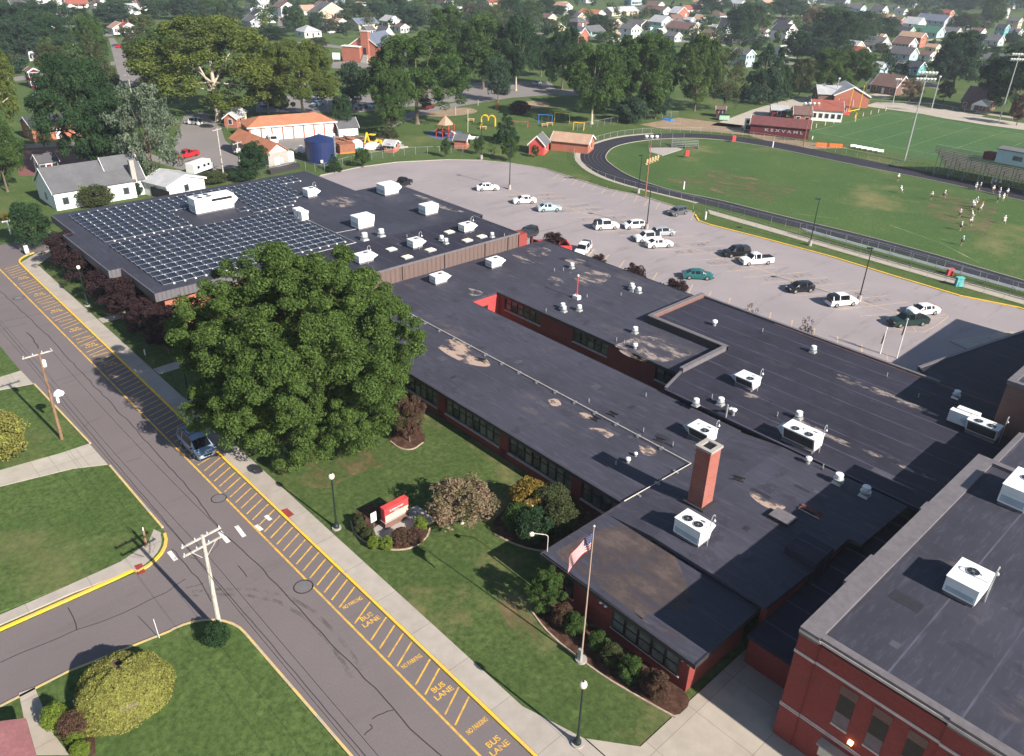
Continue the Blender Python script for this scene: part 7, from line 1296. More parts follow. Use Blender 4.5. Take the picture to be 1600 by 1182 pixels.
t = thing('storage_building', 'gabled building with rusty red roof and pale stone end wall', 'building', p0, math.atan2((p1-p0).y, (p1-p0).x)); W = (p1-p0).length; LL = 19.0
MB().face([(0, 0, 0), (W, 0, 0), (W, 0, 3.4), (W/2, 0, 5.2), (0, 0, 3.4)]).face([(0, LL, 0), (0, LL, 3.4), (W/2, LL, 5.2), (W, LL, 3.4), (W, LL, 0)]).face([(W, 0, 0), (W, LL, 0), (W, LL, 3.4), (W, 0, 3.4)]).face([(0, LL, 0), (0, 0, 0), (0, 0, 3.4), (0, LL, 3.4)]).build('wall', 'block', t)
for s in (0, 1): q = [(W/2, -.5, 5.25), (W/2, LL+.4, 5.25), (-.5 if s == 0 else W+.5, LL+.4, 3.15), (-.5 if s == 0 else W+.5, -.5, 3.15)]; MB().hexa(q+[(x, y, z_+.15) for x, y, z_ in q]).build('roof', 'shingle_terra', t)
MB().box(W*.3, -.05, .1, W*.55, 0, 2.2).build('door', 'white_paint', t); MB().box(W*.62, -.05, .8, W*.72, 0, 2).build('meter_box', 'rtu_white', t); MB().face([(0, -.03, 3.4), (W, -.03, 3.4), (W/2, -.03, 5.2)]).build('gable', 'white_paint', t)
for i, y in enumerate((1.5, 6.0)): MB().box(W, y, 0, W+2.2, y+3.8, 2.5).build('lean_to', 'vinyl', t)
tp = at(502, 252); t = thing('water_tank', 'dark blue cylindrical tank with shallow cone top and ladder', 'tank', tp); MB().lathe(0, 0, [(3.5, 0), (3.5, 5.0)], 28).build('shell', 'tank_blue', t); MB().lathe(0, 0, [(3.58, 5.0), (3.58, 5.12), (.4, 6.2), (.3, 6.4)], 28).build('roof', 'tank_blue', t)
for s in (-.25, .25): MB().tube([(-3.0+s*.7, -2.2-s*.9, 0), (-3.0+s*.7, -2.2-s*.9, 6)], .05, 5).build('ladder_rail', 'galv', t)
for i in range(9): MB().tube([(-3.15, -1.98, .5+i*.6), (-2.82, -2.42, .5+i*.6)], .035, 4).build('rung', 'galv', t)
MB().box(-3.4, 1.5, .5, -3.1, 2.1, 1.1).build('plate', 'rtu_white', t)
t = house(545, 213, 30, 8, 1, 'e', 22, 'w', 'grey', 'white shed with rounded grey roof right of the garages', nw=0, door=False, h=2.4, rise=1.6, grp=None, name='shed', cat='shed')
t = house(608, 239, 16, 3.6, 1, 'e', -15, 'r', 'light', 'small red brick hut with white roof at the depot edge', nw=1, door=False, h=1.9, rise=.8, grp=None, name='hut', cat='shed')
t = house(361, 200, 20, 5, 1, 't', -8, 'r', 'light', 'small brick shed with white trim by the back lot', nw=1, door=False, h=2.6, rise=1.3, grp=None, name='shed', cat='shed'); t = house(366, 194, 24, 5, 1, 't', 0, 'c', 'light', 'pale shed with a green door behind the small brick shed', nw=0, door=False, h=2.6, rise=1.2, grp=None, name='shed', cat='shed'); MB().box(-1.2, -2.56, 0, 0, -2.5, 2.2).build('door', 'vinyl_green', t)
# yellow backhoe
bp = at(582, 229); t = thing('backhoe', 'yellow backhoe with raised arm in the depot', 'digger', bp, R(-60)); MB().box(-1.6, -.8, .7, 1.6, .8, 1.5).build('chassis', 'yellow_plastic', t, bev=.08); MB().box(-.6, -.75, 1.5, .7, .75, 2.9).build('cab', 'car_glass', t); MB().box(-.7, -.82, 2.9, .8, .82, 3.05).build('cab_roof', 'yellow_plastic', t)
k = MB().tube([(-1.6, 0, 1.2), (-2.9, 0, 4.0)], [.28, .22], 6).tube([(-2.9, 0, 4.0), (-4.3, 0, 1.6)], [.2, .16], 6); k.build('boom', 'yellow_plastic', t); MB().hexa([(-4.7, -.4, .9), (-4.1, -.4, .9), (-4.1, .4, .9), (-4.7, .4, .9), (-4.6, -.4, 1.7), (-4.0, -.4, 1.7), (-4.0, .4, 1.7), (-4.6, .4, 1.7)]).build('digging_bucket', 'rust', t)
MB().tube([(1.5, -.6, 1.2), (2.8, -.6, .8)], .12, 6).tube([(1.5, .6, 1.2), (2.8, .6, .8)], .12, 6).build('loader_arm', 'yellow_plastic', t); MB().hexa([(2.7, -1.1, .2), (3.6, -1.1, .2), (3.6, 1.1, .2), (2.7, 1.1, .2), (2.6, -1.1, 1.2), (3.0, -1.1, 1.2), (3.0, 1.1, 1.2), (2.6, 1.1, 1.2)]).build('loader_bucket', 'yellow_plastic', t)
for x, r in ((-1.1, .75), (1.2, .5)):
    for y in (.95, -.95): w_ = MB().tube([(x, y-.2, r), (x, y+.2, r)], r, 14).build('wheel', 'tyre', t); MB().tube([(x, y-.21, r), (x, y+.21, r)], r*.5, 10).build('rim', 'yellow_plastic', t)
# piles and boxes of scrap
def pile(px, py, r, h, mat, label, cat='pile', n=60, name='scrap_pile'):
    g = random.Random(int(px)); p = at(px, py); t = thing(name, label, cat, p, 0, 'heaps in the depot'); k = MB()
    for i in range(n):
        a, q = g.uniform(0, 6.28), g.random()**.6; x, y = r*q*math.cos(a), r*q*math.sin(a); z_ = h*(1-q)*g.uniform(.5, 1); s = g.uniform(.2, .55); b = g.uniform(0, 3.1)
        k.tube([(x-s*2*math.cos(b), y-s*2*math.sin(b), max(.05, z_-.1)), (x+s*2*math.cos(b), y+s*2*math.sin(b), z_+.15)], s*.5, 5)
    k.v = k.v; o = k.build('heap', mat, t); return t
pile(540, 222, 4, 1.6, 'rust', 'rusty scrap heap behind the blue tank'); pile(556, 219, 4, 1.3, 'bark', 'brown timber heap below the white shed'); pile(535, 235, 2.6, 2.0, 'rust', 'stack of rusty boards right of the blue tank'); pile(570, 226, 2.4, 1.2, 'block', 'heap of rubble beside the backhoe'); pile(612, 230, 3.2, .9, 'block', 'flat pale gravel heap by the brick hut')
t = thing('scrap_bin', 'rust brown open bin with orange frame right of the tank', 'bin', at(541, 238), an); MB().box(-2, -1.4, 0, 2, 1.4, 2.2).build('bin', 'rust', t); MB().box(-2.1, -1.5, 0, 2.1, -1.4, .3).build('rail', 'orange', t)
for px, py, mt, lb, r in ((558, 235, 'rtu_white', 'round white tank beside the rusty bin', 1.5), (562, 239, 'turquoise', 'small turquoise tank in front of the white one', .8)): t = thing('round_tank', lb, 'tank', at(px, py), 0, 'small tanks in the depot'); MB().lathe(0, 0, [(r*.9, 0), (r, .3*r), (r, 1.2*r), (r*.7, 1.6*r), (r*.2, 1.8*r)], 16).build('shell', mt, t); MB().cyl(0, 0, 1.75*r, 1.95*r, .2).build('lid', 'steel', t)
t = thing('crate', 'white slatted crate beside the small turquoise tank', 'crate', at(580, 234), an); MB().box(-2, -.9, .2, 2, .9, .3).build('floor', 'rtu_white', t)
for i in range(4): MB().box(-2, -.9, .45+.3*i, 2, -.85, .6+.3*i).build('slat', 'rtu_white', t); MB().box(-2, .85, .45+.3*i, 2, .9, .6+.3*i).build('slat', 'rtu_white', t)
# ------------------------------------------------------------------ playground
t = thing('play_tower', 'red play tower with tan pointed roof and slide', 'playground', at(696, 214), R(20)); k = MB()
for x in (-2, 0, 2):
    for y in (-1.5, 1.5): k.tube([(x, y, 0), (x, y, 3.4)], .09, 6)
k.build('post', 'red_paint', t); MB().box(-2.1, -1.6, 1.5, 2.1, 1.6, 1.65).build('deck', 'maroon', t); MB().lathe(0, 0, [(2.4, 3.4), (1.2, 4.6), (.05, 5.6)], 6).build('roof', 'shingle_tan', t)
for i in range(6): MB().tube([(-2+i*.8, -1.55, 1.6), (-2+i*.8, -1.55, 2.6)], .04, 4).build('railing', 'red_paint', t)
MB().box(-2, -1.6, .2, -1, -1.5, 1.5).box(1, -1.6, .2, 2, -1.5, 1.5).build('climbing_panel', 'red_paint', t)
sl2 = MB(); q = [(-2.2, .5, 1.7), (-3.2, .8, 1.5), (-4.2, .6, .9), (-4.8, -.3, .4), (-4.9, -1.2, .2)]; sl2.tube(q, .35, 8).build('slide', 'vinyl_tan', t); MB().tube([(2.2, 0, 1.7), (3.0, -.4, 1.2), (3.6, -.8, .3)], .3, 8).build('slide', 'red_paint', t)
t = house(719, 233, 19, 4.0, 1, 'e', -12, 'r', 'grey', 'small red brick playground shed with grey roof', nw=0, door=False, h=2.3, rise=.9, grp=None, name='shed', cat='shed')
t = thing('shelter', 'open shelter with a bright flat roof right of the red shed', 'shelter', at(736, 230), IR); MB().box(-2, -1.5, 2.3, 2, 1.5, 2.45).build('roof', 'rtu_white', t)
for x in (-1.7, 1.7):
    for y in (-1.2, 1.2): MB().box(x-.1, y-.1, 0, x+.1, y+.1, 2.3).build('post', 'brick_brown', t)
t = thing('climbing_arch', 'yellow double arch climbing ladder shaped like a letter M', 'playground', at(763, 197), IR+R(-10))
W = 22/pxm(t.location); pts = [(-W/2, 0)]+[(-W/4+W/4*math.cos(R(a)), 2.0+1.0*math.sin(R(a))) for a in range(180, -1, -30)]+[(W/4+W/4*math.cos(R(a)), 2.0+(1.0*math.sin(R(a)))) for a in range(180, -1, -30)]+[(W/2, 0)]
pts[8:9] = [(0, 1.5)]
for y in (-.5, .5): MB().tube([(x, y, z_) for x, z_ in pts], .1, 6).build('rail', 'yellow_plastic', t)
for a, b in zip(pts[:-1], pts[1:]): MB().tube([((a[0]+b[0])/2, -.5, (a[1]+b[1])/2), ((a[0]+b[0])/2, .5, (a[1]+b[1])/2)], .07, 5).build('rung', 'yellow_plastic', t)
def aframe(px, py, w_, h, mat, label, name='swing_set', an=None):
    t = thing(name, label, 'swing', at(px, py), an if an is not None else IR+R(-10)); 
    for x in (-w_/2, w_/2): MB().tube([(x, -1, 0), (x, 0, h), (x, 1, 0)], .09, 6).build('leg', mat, t)
    MB().tube([(-w_/2, 0, h), (w_/2, 0, h)], .09, 6).build('beam', mat, t)
    for x in (-w_/4, w_/4): s_ = MB().tube([(x-.2, 0, h), (x-.2, 0, .6)], .02, 4).tube([(x+.2, 0, h), (x+.2, 0, .6)], .02, 4).build('chain', 'steel', t); MB().box(x-.25, -.12, .55, x+.25, .12, .6).build('seat', 'black_paint', s_)
    return t
aframe(852, 194, 4, 2.6, 'blue_plastic', 'blue climbing frame beside the bench in the playground shade', 'swing_set'); aframe(878, 192, 4.5, 2.8, 'yellow_plastic', 'ochre framed swing set right of the blue frame'); aframe(904, 203, 3, 2.0, 'yellow_plastic', 'bright yellow small swing frame behind the long red roofed shed'); aframe(813, 198, 4.5, 1.4, 'red_paint', 'low red play frame right of the playground conifer')
for px, py, lb in ((851, 198, 'picnic table on the grass below the blue frame, left'), (859, 196, 'picnic table on the grass below the blue frame, right'), (755, 202, 'pale bench before the yellow arches'), (736, 190, 'pale bench behind the play tower')):
    t = thing('picnic_table', lb, 'table', at(px, py), IR, 'picnic tables in the park'); MB().box(-1, -.4, .7, 1, .4, .77).build('table_top', 'wood_new', t); MB().box(-1, -.9, .42, 1, -.65, .47).build('bench', 'wood_new', t); MB().box(-1, .65, .42, 1, .9, .47).build('bench', 'wood_new', t); MB().box(-.8, -.8, 0, -.7, .8, .7).build('leg', 'wood_new', t); MB().box(.7, -.8, 0, .8, .8, .7).build('leg', 'wood_new', t)
t = thing('play_rocker', 'orange spring rider near the dark dome shrub', 'playground', at(776, 170)); MB().lathe(0, 0, [(.5, 0), (.6, .6), (.7, 1.2), (.3, 1.6)], 10).build('rider', 'orange', t); MB().cyl(0, 0, 0, .3, .2).build('spring', 'steel', t)
for px, py, tp_, lb in ((731, 207, 171, 'thin pale pole right of the play tower'), (712, 180, 167, 'short white pole at the sand pit'), (747, 165, 156, 'thin dark pole at the park drive')): p = at(px, py); t = thing('pole', lb, 'pole', p); MB().cyl(0, 0, 0, hgt(p, tp_), .09, .07, 8).build('shaft', 'pipe_tan', t)
for px, py, tp_, lb in ((513, 177, 152, 'white twin headed park lamp left of the narrow tree'), (560, 184, 153, 'white twin headed park lamp right of the narrow tree'), (410, 170, 152, 'park lamp under the sycamores')):
    p = at(px, py); h = hgt(p, tp_); t = thing('park_lamp', lb, 'street lamp', p, IR, 'park lamps'); MB().cyl(0, 0, 0, h, .09, .07, 8).build('post', 'galv', t)
    for s in (-.5, .5): MB().box(s-.28, -.3, h, s+.28, .3, h+.4).build('lamp_head', 'rtu_white', t)
# red barn shed and long shed beside the track
t = house(838, 242, 24, 5, 1, 't', -16, 'barn_red', 'grey', 'bright red gambrel barn shed with grey roof', nw=0, door=False, h=2.7, rise=1.9, grp=None, name='barn_shed', cat='shed'); MB().box(-1.5, -2.56, .05, 1.5, -2.5, 2.5).build('door', 'red_paint', t)
t = house(889, 238, 60, 6.5, 1, 'e', -19, 'r', 'tan', 'long brick shed with pale terracotta roof beside the track', nw=0, door=False, h=2.6, rise=1.5, grp=None, name='long_shed', cat='shed')
t = house(1125, 184, 13, 3, 1, 'e', -10, 'm', 'brown', 'tiny maroon ticket hut by the gravel', nw=1, door=False, h=2.6, rise=.5, grp=None, name='hut', cat='shed'); t = thing('green_bin', 'dark green container beside the stadium gravel', 'bin', at(1130, 187), IR); t.location = at(1130, 188); MB().box(-1.6, -1.0, .2, 1.6, 1.0, 1.6).build('bin', 'vinyl_green', t, bev=.1); MB().box(-1.6, -1.05, 1.6, 1.6, 1.05, 1.75).build('lid', 'green_black', t)
t = thing('blue_tarp', 'crumpled light blue tarp on the bare ground', 'tarp', at(1044, 188)); MB().box(-1.8, -1, 0, 1.8, 1, .4, .5).build('sheet', 'blue_plastic', t)
# stadium: field house, concession stands
house(1300, 165, 46, 12, 1, 'e', -10, 'd', 'light', 'brick field house part with grey roof, left', nw=1, h=3.6, rise=2.0, grp=None, name='field_house', cat='building', door=False); house(1328, 168, 52, 14, 1, 't', -8, 'r', 'light', 'field house with wide pale gable roof and brick end', nw=1, h=3.8, rise=2.8, grp=None, name='field_house', cat='building', door=False)
house(1290, 190, 46, 12, 1, 'e', -14, 'w', 'red', 'white and brick stand with dark red roof beside the field', nw=5, h=3.4, rise=2.0, grp=None, name='stand', cat='building', door=False); house(1252, 195, 26, 9, 1, 'e', -12, 'r', 'brown', 'brick stand with brown roof left of the white one', nw=2, h=3.0, rise=1.6, grp=None, name='stand', cat='building', door=False); house(1318, 180, 18, 8, 1, 'e', -20, 'barn_red', 'red', 'red stand at the goal end', nw=1, h=3.0, rise=1.2, grp=None, name='stand', cat='building')
house(1216, 186, 22, 8, 1, 'e', -12, 'm', 'light', 'maroon stand with a white roof behind the lettered stand', nw=1, h=2.6, rise=.8, grp=None, name='stand', cat='building')
t = house(1216, 214, 88, 7, 1, 'e', -19, 'm', 'maroon_roof', 'dark stand with maroon roof and white block letters along its wall', nw=0, h=3.0, rise=1.6, grp=None, name='lettered_stand', cat='building', door=False)
me = text_mesh('K E X V A M L', 1.25, .03); me.materials.append(MATS['galv']); o = bpy.data.objects.new('lettering', me); COL.objects.link(o); o.parent = t; o.location = (1.2, -3.56, 1.6); o.rotation_euler = (R(90), 0, 0); o.scale = (1.4, .85, 1)
t = thing('scoreboard', 'small white and black board left of the lettered stand', 'sign', at(1168, 205), IR); MB().box(-1.2, -.15, .3, 1.2, .15, 3.6).build('board', 'rtu_white', t); MB().box(-.8, -.2, .5, .8, -.15, 1.8).box(-.8, -.2, 2.2, .8, -.15, 3.2).build('panel', 'dark_hole', t)
# goal posts
gp = at(1379, 186); t = thing('goal_post', 'yellow football goal post at the near end of the field', 'goal post', Vector((117.9, -258.5, 0)), R(90)); 
MB().tube([(0, 1.2, 0), (0, 1.2, 2.6), (0, 0, 3.3)], .12, 8).build('base', 'yellow_plastic', t); MB().tube([(-3.6, 0, 3.3), (3.6, 0, 3.3)], .11, 8).build('crossbar', 'yellow_plastic', t)
for s in (-3.6, 3.6): MB().tube([(s, 0, 3.3), (s, 0, 10.5)], .09, 8).build('upright', 'yellow_plastic', t)
for i, y in enumerate((-228, -233.5, -239, -244.5, -250, -264, -269.5, -275, -280.5, -286)): t = thing('pylon', 'white marker post along the end line, one of ten', 'post', (119.5, y, 0), 0, 'white posts along the end line'); MB().cyl(0, 0, 0, 1.2, .10, .08, 6).build('post', 'rtu_white', t)
# floodlight masts
def mast(bx, by, ty, label, n=8, rows=2, mat='galv', wd=2.6, r=.22):
    p = at(bx, by); h = hgt(p, ty); t = thing('floodlight_mast', label, 'floodlight', p, IR, 'floodlight masts round the fields'); MB().tube([(0, 0, 0), (0, 0, h)], [r, r*.5], 10).build('mast', mat, t)
    for j in range(rows):
        c = MB().box(-wd, -.06, h-.3-1.5*j, wd, .06, h-.15-1.5*j).build('crossarm', 'steel', t)
        for i in range(n):
            x = -wd+2*wd*(i+.5)/n; MB().lathe(x, -.2, [(.1, h-.1-1.5*j), (.36, h+.15-1.5*j), (.38, h+.4-1.5*j), (.1, h+.5-1.5*j)], 8).build('lamp', 'rtu_white', c)
mast(1413, 252, 115, 'tall steel floodlight mast in the middle of the stadium side', 6); mast(1560, 193, 86, 'tall steel floodlight mast near the right frame edge', 6); mast(1255, 229, 163, 'rusty floodlight mast beside the lettered stand', 4, 1, 'rust', 2.4, .16); mast(1008, 308, 215, 'rusty floodlight mast at the track curve', 3, 1, 'rust', 1.6, .18); mast(1455, 172, 121, 'pale pole with single lamp right of the middle mast', 1, 1, 'galv', .5, .2); mast(1394, 165, 125, 'pole with lamp cluster behind the goal post', 3, 1, 'galv', 1.2, .15); mast(1303, 163, 124, 'slanting grey pole above the field house', 1, 1, 'wood_grey', .3, .2)
# parking lot lamp poles with concrete feet
for bx, by, ty, lb in ((1341.5, 471, 388, 'dark lot lamp pole beside the white crossover'), (1265, 384, 311, 'dark lot lamp pole at the yellow kerb'), (997, 302, 243, 'dark lot lamp pole next to the rusty mast'), (1010, 358, 292, 'dark lot lamp pole among the white cars'), (796, 296, 226, 'dark lot lamp pole behind the left sedans'), (752, 249, 192, 'dark lot lamp pole at the top edge of the lot')):
    p = at(bx, by); h = hgt(p, ty); t = thing('lot_lamp', lb, 'street lamp', p, IR, 'parking lot lamp poles'); MB().cyl(0, 0, 0, 1.0, .36, .34, 14).build('footing', 'block', t); MB().tube([(0, 0, 1.0), (0, 0, h)], [.11, .07], 8).build('pole', 'green_black', t); MB().box(-.7, -.25, h-.1, .1, .25, h+.06).build('lamp_head', 'green_black', t)
# grandstand with press box, seen from behind
gs = thing('grandstand', 'steel grandstand seen from behind with its press box', 'grandstand', (48, -214.5, 0)); zz = 6.2
for i in range(17):
    x = 24.5-i*3.4
    for y in (4.6, 1.6, -1.6, -4.6):
        if i < 17: MB().tube([(x, y, 0), (x, y, zz-(4.6-y)*.58)], .08, 6).build('column', 'steel', gs)
    MB().tube([(x, 4.6, 0), (x, -1.6, zz*.5)], .05, 5).build('brace', 'steel', gs)
for j in range(10):
    y = 4.4-j*1.0; z_ = zz-.1-j*.56; MB().box(-31, y-.28, z_, 25.5, y+.28, z_+.06).build('bench', 'bench_brown', gs); MB().box(-31, y-.62, z_-.45, 25.5, y+.3, z_-.40).build('tread', 'bench_brown', gs)
k = MB().box(-31, 4.95, zz-.2, 25.5, 5.0, zz+.9); k.build('guard_mesh', 'net_mesh', gs); MB().tube([(-31, 4.98, zz+1.05), (25.5, 4.98, zz+1.05)], .05, 6).build('rail', 'galv', gs)
pb = MB().box(-26, 1.6, zz-.4, 11.8, 5.4, zz+2.5).build('press_box', 'pale_blue', gs); MB().box(-26.3, 1.3, zz+2.5, 12.1, 5.7, zz+2.7).build('box_roof', 'coping', pb); MB().box(6.3, 5.38, zz+.6, 8.3, 5.43, zz+1.6).build('window', 'window_blind', pb); MB().box(12.2, 3.4, zz-.2, 14.6, 5.2, zz+1.4).build('stair_head', 'maroon', gs)
MB().hexa([(25.5, 3, zz-.9), (36, 3, 0), (36, 4.4, 0), (25.5, 4.4, zz-.9), (25.5, 3, zz-.8), (36.2, 3, .1), (36.2, 4.4, .1), (25.5, 4.4, zz-.8)]).build('ramp', 'galv', gs)
# low bleachers along the near straight
t = thing('bleachers', 'long low aluminium bleachers beside the track', 'bleachers', (46, -141.6, 0)); 
for j in range(4): MB().box(-23, 1.1-.75*j, 1.55-.36*j, 23, 1.4-.75*j, 1.6-.36*j).build('bench', 'galv', t)
for i in range(12): k = MB().tube([(-22+4*i, 1.3, 0), (-22+4*i, 1.3, 2.5)], .04, 5).tube([(-22+4*i, 1.3, 1.5), (-22+4*i, -1.4, .3)], .04, 5); k.build('frame', 'steel', t)
MB().tube([(-23, 1.35, 2.5), (23, 1.35, 2.5)], .04, 5).build('rail', 'steel', t)
t = thing('bleachers', 'short aluminium bleachers inside the track curve', 'bleachers', at(1070, 230), IR+R(-6))
for j in range(5): MB().box(-3.6, -1.5+.7*j, .4+.3*j, 3.6, -1.2+.7*j, .46+.3*j).build('bench', 'galv', t)
for x in (-3.4, 0, 3.4): MB().hexa([(x-.05, -1.6, 0), (x+.05, -1.6, 0), (x+.05, 1.7, 0), (x-.05, 1.7, 0), (x-.05, -1.6, .38), (x+.05, -1.6, .38), (x+.05, 1.7, 1.6), (x-.05, 1.7, 1.6)]).build('frame', 'steel', t)
# training sleds
for i in range(5):
    t = thing('tackle_sled', ['first', 'second', 'third', 'fourth', 'fifth'][i]+' yellow padded sled counted from the rusty mast', 'sled', at(1011+i*4.2, 258-i*1.7), IR, 'yellow tackle sleds'); MB().box(-.22, -.12, .5, .22, .12, 1.4).build('pad', 'wood_new', t, bev=.05); MB().box(-.25, .1, 0, .25, 1.4, .12).build('runner', 'wood_new', t)
for px, py, lb in ((1073, 247, 'red blocking sled inside the track curve'), (1146, 223, 'red blocking sled at the far track edge')):
    t = thing('blocking_sled', lb, 'sled', at(px, py), IR, 'red blocking sleds'); MB().box(-.5, -.15, .4, .5, .15, 1.9).build('pad', 'red_paint', t, bev=.06); MB().tube([(-.6, .2, 1.2), (-.6, 1.8, .1)], .08, 5).tube([(.6, .2, 1.2), (.6, 1.8, .1)], .08, 5).build('brace', 'red_paint', t)
for px, py, tp_, lb in ((1068, 296, 284, 'white post at the near edge of the practice field'), (1207, 231, 221, 'white post before the lettered stand'), (1102, 343, 331, 'white post on the lot kerb corner'), (1269, 218, 213, 'white box post beside the lettered stand')): p = at(px, py); t = thing('marker_post', lb, 'post', p); MB().cyl(0, 0, 0, hgt(p, tp_), .16, .14, 8).build('post', 'rtu_white', t)
for i in range(6): t = thing('field_bench', 'white bench in the row along the stadium side line, one of six', 'bench', at(1333+i*8.5, 232+i*1.6), IR+R(-12), 'white benches along the side line'); MB().box(-.8, -.2, .4, .8, .2, .48).build('seat', 'rtu_white', t); MB().box(-.8, .2, .5, .8, .25, 1.0).build('backrest', 'rtu_white', t); MB().box(-.7, -.1, 0, -.6, .1, .4).build('leg', 'steel', t); MB().box(.6, -.1, 0, .7, .1, .4).build('leg', 'steel', t)
t = thing('barrier', 'orange plastic barrier netting by the track', 'fence', at(1295, 230), IR+R(-10)); MB().box(-3.5, -.1, 0, 3.5, .1, 1.0).build('net', 'orange', t)
t = thing('bin', 'turquoise bin at the end of the long bleachers', 'bin', at(1497, 447), IR); MB().box(-.55, -.4, 0, .55, .4, 1.4, .05).build('body', 'turquoise', t); MB().box(-.6, -.45, 1.4, .6, .45, 1.5).build('lid', 'turquoise', t)
t = thing('bin', 'pink red box on the long bleachers', 'bin', at(1483, 430), IR); MB().box(-.45, -.35, 0, .45, .35, 1.1).build('body', 'red_paint', t); MB().box(-.5, -.4, 1.1, .5, .4, 1.2).build('lid', 'red_paint', t)
# ball cage by the curve
t = thing('batting_cage', 'tall mesh backstop inside the track curve', 'fence', at(1040, 232), IR)
for x in (-4.5, -1.5, 1.5, 4.5): MB().tube([(x, 0, 0), (x, 0, 4)], .06, 5).build('post', 'steel', t)
MB().box(-4.5, -.02, .1, 4.5, .02, 4).build('mesh', 'net_mesh', t)
# flagpoles and tripod at the lot edge behind the hall
for bx, by, ty, ln_, lb in ((1375, 553, 514, (0, 0), 'white flagpole with a furled flag behind the hall roof'), (1401, 560, 500, (0, 0), 'lattice pole behind the hall roof')):
    p = at(bx, by); h = hgt(p, ty); t = thing('flagpole', lb, 'flagpole', p, 0, 'poles behind the hall'); MB().tube([(0, 0, 0), (0, 0, h)], [.08, .05], 8).build('pole', 'rtu_white', t); MB().lathe(0, 0, [(.03, h), (.1, h+.1), (.02, h+.2)], 8).build('ball', 'rtu_white', t)
    MB().hexa([(.1, -.1, h-2.2), (.28, -.2, h-2.4), (.28, 0, h-2.4), (.1, .05, h-2.2), (.08, -.1, h-.8), (.2, -.1, h-1.2), (.2, 0, h-1.2), (.08, .05, h-.8)]).build('flag', 'rust', t)
# chain link fences: thing > posts, rails, mesh
def fence(pts, h, label, sp=3.0, r=.035, grp='chain link fences'):
    pts = [Vector((p[0], p[1], 0)) for p in pts]; t = thing('chain_link_fence', label, 'fence', pts[0], 0, grp); o0 = pts[0]; m = MB(); rl = MB(); n = 0
    for a, b in zip(pts[:-1], pts[1:]):
        q, w_ = a-o0, b-o0; m.face([q, w_, w_+Vector((0, 0, h)), q+Vector((0, 0, h))]); rl.tube([q+Vector((0, 0, h)), w_+Vector((0, 0, h))], .03, 5, False)
    acc = 0.0; L = sum((b-a).length for a, b in zip(pts[:-1], pts[1:])); sp = max(sp, L/95); d = 0.0; i = 0; s0 = 0.0
    while d <= L and i < len(pts)-1:
        seg = (pts[i+1]-pts[i]).length
        if d > s0+seg: s0 += seg; i += 1; continue
        q = pts[i].lerp(pts[i+1], (d-s0)/seg)-o0; MB().tube([q, q+Vector((0, 0, h+.06))], r, 6).build('post', 'galv', t); d += sp
    m.build('mesh', 'chain_mesh', t); rl.build('rail', 'galv', t); return t
TF = [lerp2(a, b, 1.25) for a, b in zip(INN, OUT)]
fence(TF[0:42:2], 1.4, 'long chain link fence round the near side of the track')
fence(TF[41:80:2], 1.4, 'long chain link fence round the far side of the track')
fence([(92, -138.2), (70, -137.9), (45, -137.6), (20, -137.5)], 1.3, 'chain link fence between the yellow kerb and the bleachers')
fence(P2((463, 262), (500, 270), (560, 253), (640, 242), (700, 240), (745, 239)), 1.8, 'chain link fence between the depot grass and the lot')
fence(P2((902, 204), (960, 193), (1010, 186), (1060, 184)), 1.8, 'chain link fence behind the long brick shed')
fence(P2((340, 203), (400, 207)), 1.6, 'short chain link fence by the brick shed')
fence(P2((1340, 160), (1460, 168), (1600, 192)), 1.2, 'low fence at the back of the football field', 4)
fence(P2((404, 275), (445, 266), (462, 262)), 1.8, 'dark slatted fence at the far corner of the solar roof')
MBx = thing('retaining_wall', 'dark timber retaining wall at the far corner of the solar roof', 'wall', at(440, 268), 0); MB().strip([at(422, 272)[:2], at(462, 264)[:2]], 1.2, 0, 1.1); k = MB().strip([(a.x-MBx.location.x, a.y-MBx.location.y) for a in (at(420, 273), at(466, 262))], 1.4, 0, 1.0); k.build('wall', 'coping_dark', MBx); k = MB().strip([(a.x-MBx.location.x, a.y-MBx.location.y) for a in (at(422, 270), at(464, 260))], .3, 1.0, 1.25); k.build('coping', 'coping', MBx)
t = house(10, 1140, 96, 16, 1, 'e', 28, 'd', 'red', 'low house with faded red roof at the lower left corner', nw=0, door=False, h=2.6, rise=.5, grp=None, hip=True) if False else None
t = thing('house', 'faded red roofed house at the lower left corner', 'house', at(0, 1182)); q = [at(-60, 1135, 3), at(40, 1122, 3), at(62, 1200, 3), at(-40, 1240, 3)]
MB().prism([(a.x, a.y) for a in q], 2.7, 3.0).build('roof', 'maroon_roof2' if 'maroon_roof2' in MATS else shingle('maroon_roof2', (.30, .13, .13)), t, world=True); c_ = sum(q, Vector())/4; MB().prism([(c_.x+(a.x-c_.x)*.9, c_.y+(a.y-c_.y)*.9) for a in q], 0, 2.7).build('wall', 'brick_brown', t, world=True)
Lk = thing('link_building', 'low dark roofed link between the office wing and the tall brick block', 'building', (16.5, -55, 0))
MB().box(14.02, -66, 0, 18.7, -43.3, 2.7).build('wall', 'brick_dark', Lk, world=True); MB().box(13.99, -66, 2.7, 18.78, -43.1, 2.95).build('roof', 'roof_hall', Lk, world=True)

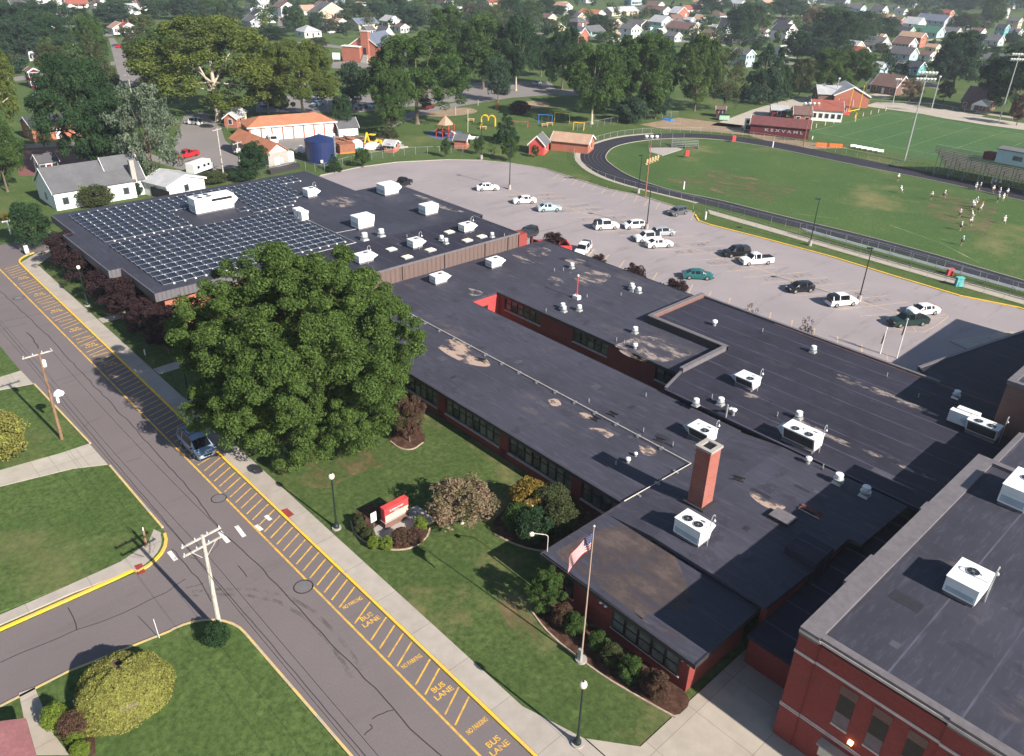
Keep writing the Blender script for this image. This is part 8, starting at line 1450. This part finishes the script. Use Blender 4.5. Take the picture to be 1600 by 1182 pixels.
# trees and bushes that fill the yards of the far town, past counting
gq = random.Random(77); sets = {'leaf_green': ([], []), 'leaf_dark': ([], []), 'leaf_olive': ([], []), 'leaf_blue': ([], [])}; hp = [q[2] for q in pos]; ntr = 0
for _ in range(9000):
    if ntr > 620: break
    px = gq.uniform(-40, 1640); lim = 120 if px < 130 else 100 if px < 205 else 62 if px < 560 else 60 if px < 800 else 70 if px < 1060 else 86 if px < 1200 else 100 if px < 1380 else 128
    py = gq.uniform(-6, lim); 
    if (205 < px < 400 and py > 40) or (432 < px < 450) or (1115 < px < 1205 and 48 < py < 76) or (168 < px < 216 and py > 58): continue
    p = at(px, py); hh = gq.uniform(3.5, 8.5) if gq.random() < .6 else gq.uniform(8, 13)
    ok = all((p-q).length > (7.5 if hh < 8 else 10) for q in hp) and all(not (abs(px-q[0]) < 9 and 0 < py-q[1] < (5 if hh < 8 else 12)) for q in pos)
    if not ok: continue
    ntr += 1; C_, R_ = sets[gq.choice(list(sets))]; rw = hh*gq.uniform(.32, .5)
    for _k in range(8): a, b = gq.uniform(0, 6.28), gq.random()**.5; C_.append((p.x+rw*.7*b*math.cos(a), p.y+rw*.7*b*math.sin(a), hh*gq.uniform(.35, .85))); R_.append(rw*gq.uniform(.4, .6))
for i, (mt, (C_, R_)) in enumerate(sets.items()):
    o = put('yard_trees', quads_mesh('yard_trees', leaf_cloud(60+i, C_, R_, 60, .75, .8, .6), mt)); tag(o, ['mid green', 'dark green', 'olive', 'blue green'][i]+' trees and bushes filling the yards between the far houses', 'trees', kind='stuff')
# more streets of the town
k = MB()
for pts in (((0, 128), (60, 118), (170, 100), (230, 92)), ((1000, 70), (1100, 62), (1230, 60)), ((470, 66), (560, 78), (640, 84)), ((860, 40), (1000, 34), (1130, 27), (1300, 24)), ((1190, 98), (1290, 102), (1400, 118), (1480, 140)), ((1400, 70), (1500, 80), (1640, 100)), ((1385, 42), (1500, 52), (1640, 64)), ((200, 40), (190, 22), (184, 4)), ((560, 72), (700, 60), (850, 52)), ((110, 66), (150, 58), (185, 52))): k.strip(smooth(A_(*pts), 2), 7.5, Z2)
struct('town_streets', k, 'road_far')
k = MB()
for i in range(90):
    q = gq.choice(pos)[2]; a = gq.choice((0, math.pi/2)); c_ = q+Vector((gq.uniform(-12, 12), gq.uniform(-12, 12), 0)); k.strip([c_[:2], (c_.x+14*math.cos(a), c_.y+14*math.sin(a))], gq.uniform(3, 6), Z1+.0002*i+.006)
struct('yard_drives', k, 'gravel')
# ------------------------------------------------------------------ the air between here and the far town
hz = MB().box(-420, -2650, -1.0, 3050, 620, 62).mesh('haze', 'ground_dummy' if 'ground_dummy' in MATS else 'walk'); hz.materials.clear()
hm_ = bpy.data.materials.new('haze'); hm_.use_nodes = True; t = hm_.node_tree; t.nodes.clear(); pv = t.nodes.new('ShaderNodeVolumePrincipled'); oo = t.nodes.new('ShaderNodeOutputMaterial'); t.links.new(pv.outputs[0], oo.inputs['Volume'])
pv.inputs['Color'].default_value = (.80, .88, 1, 1); pv.inputs['Density'].default_value = .00018; pv.inputs['Anisotropy'].default_value = .2
hz.materials.append(hm_); ho = put('haze', hz); tag(ho, 'thin blue haze over the town', 'haze', kind='stuff')
SC.cycles.volume_bounces = 0; SC.cycles.volume_step_rate = 10; SC.cycles.volume_max_steps = 32
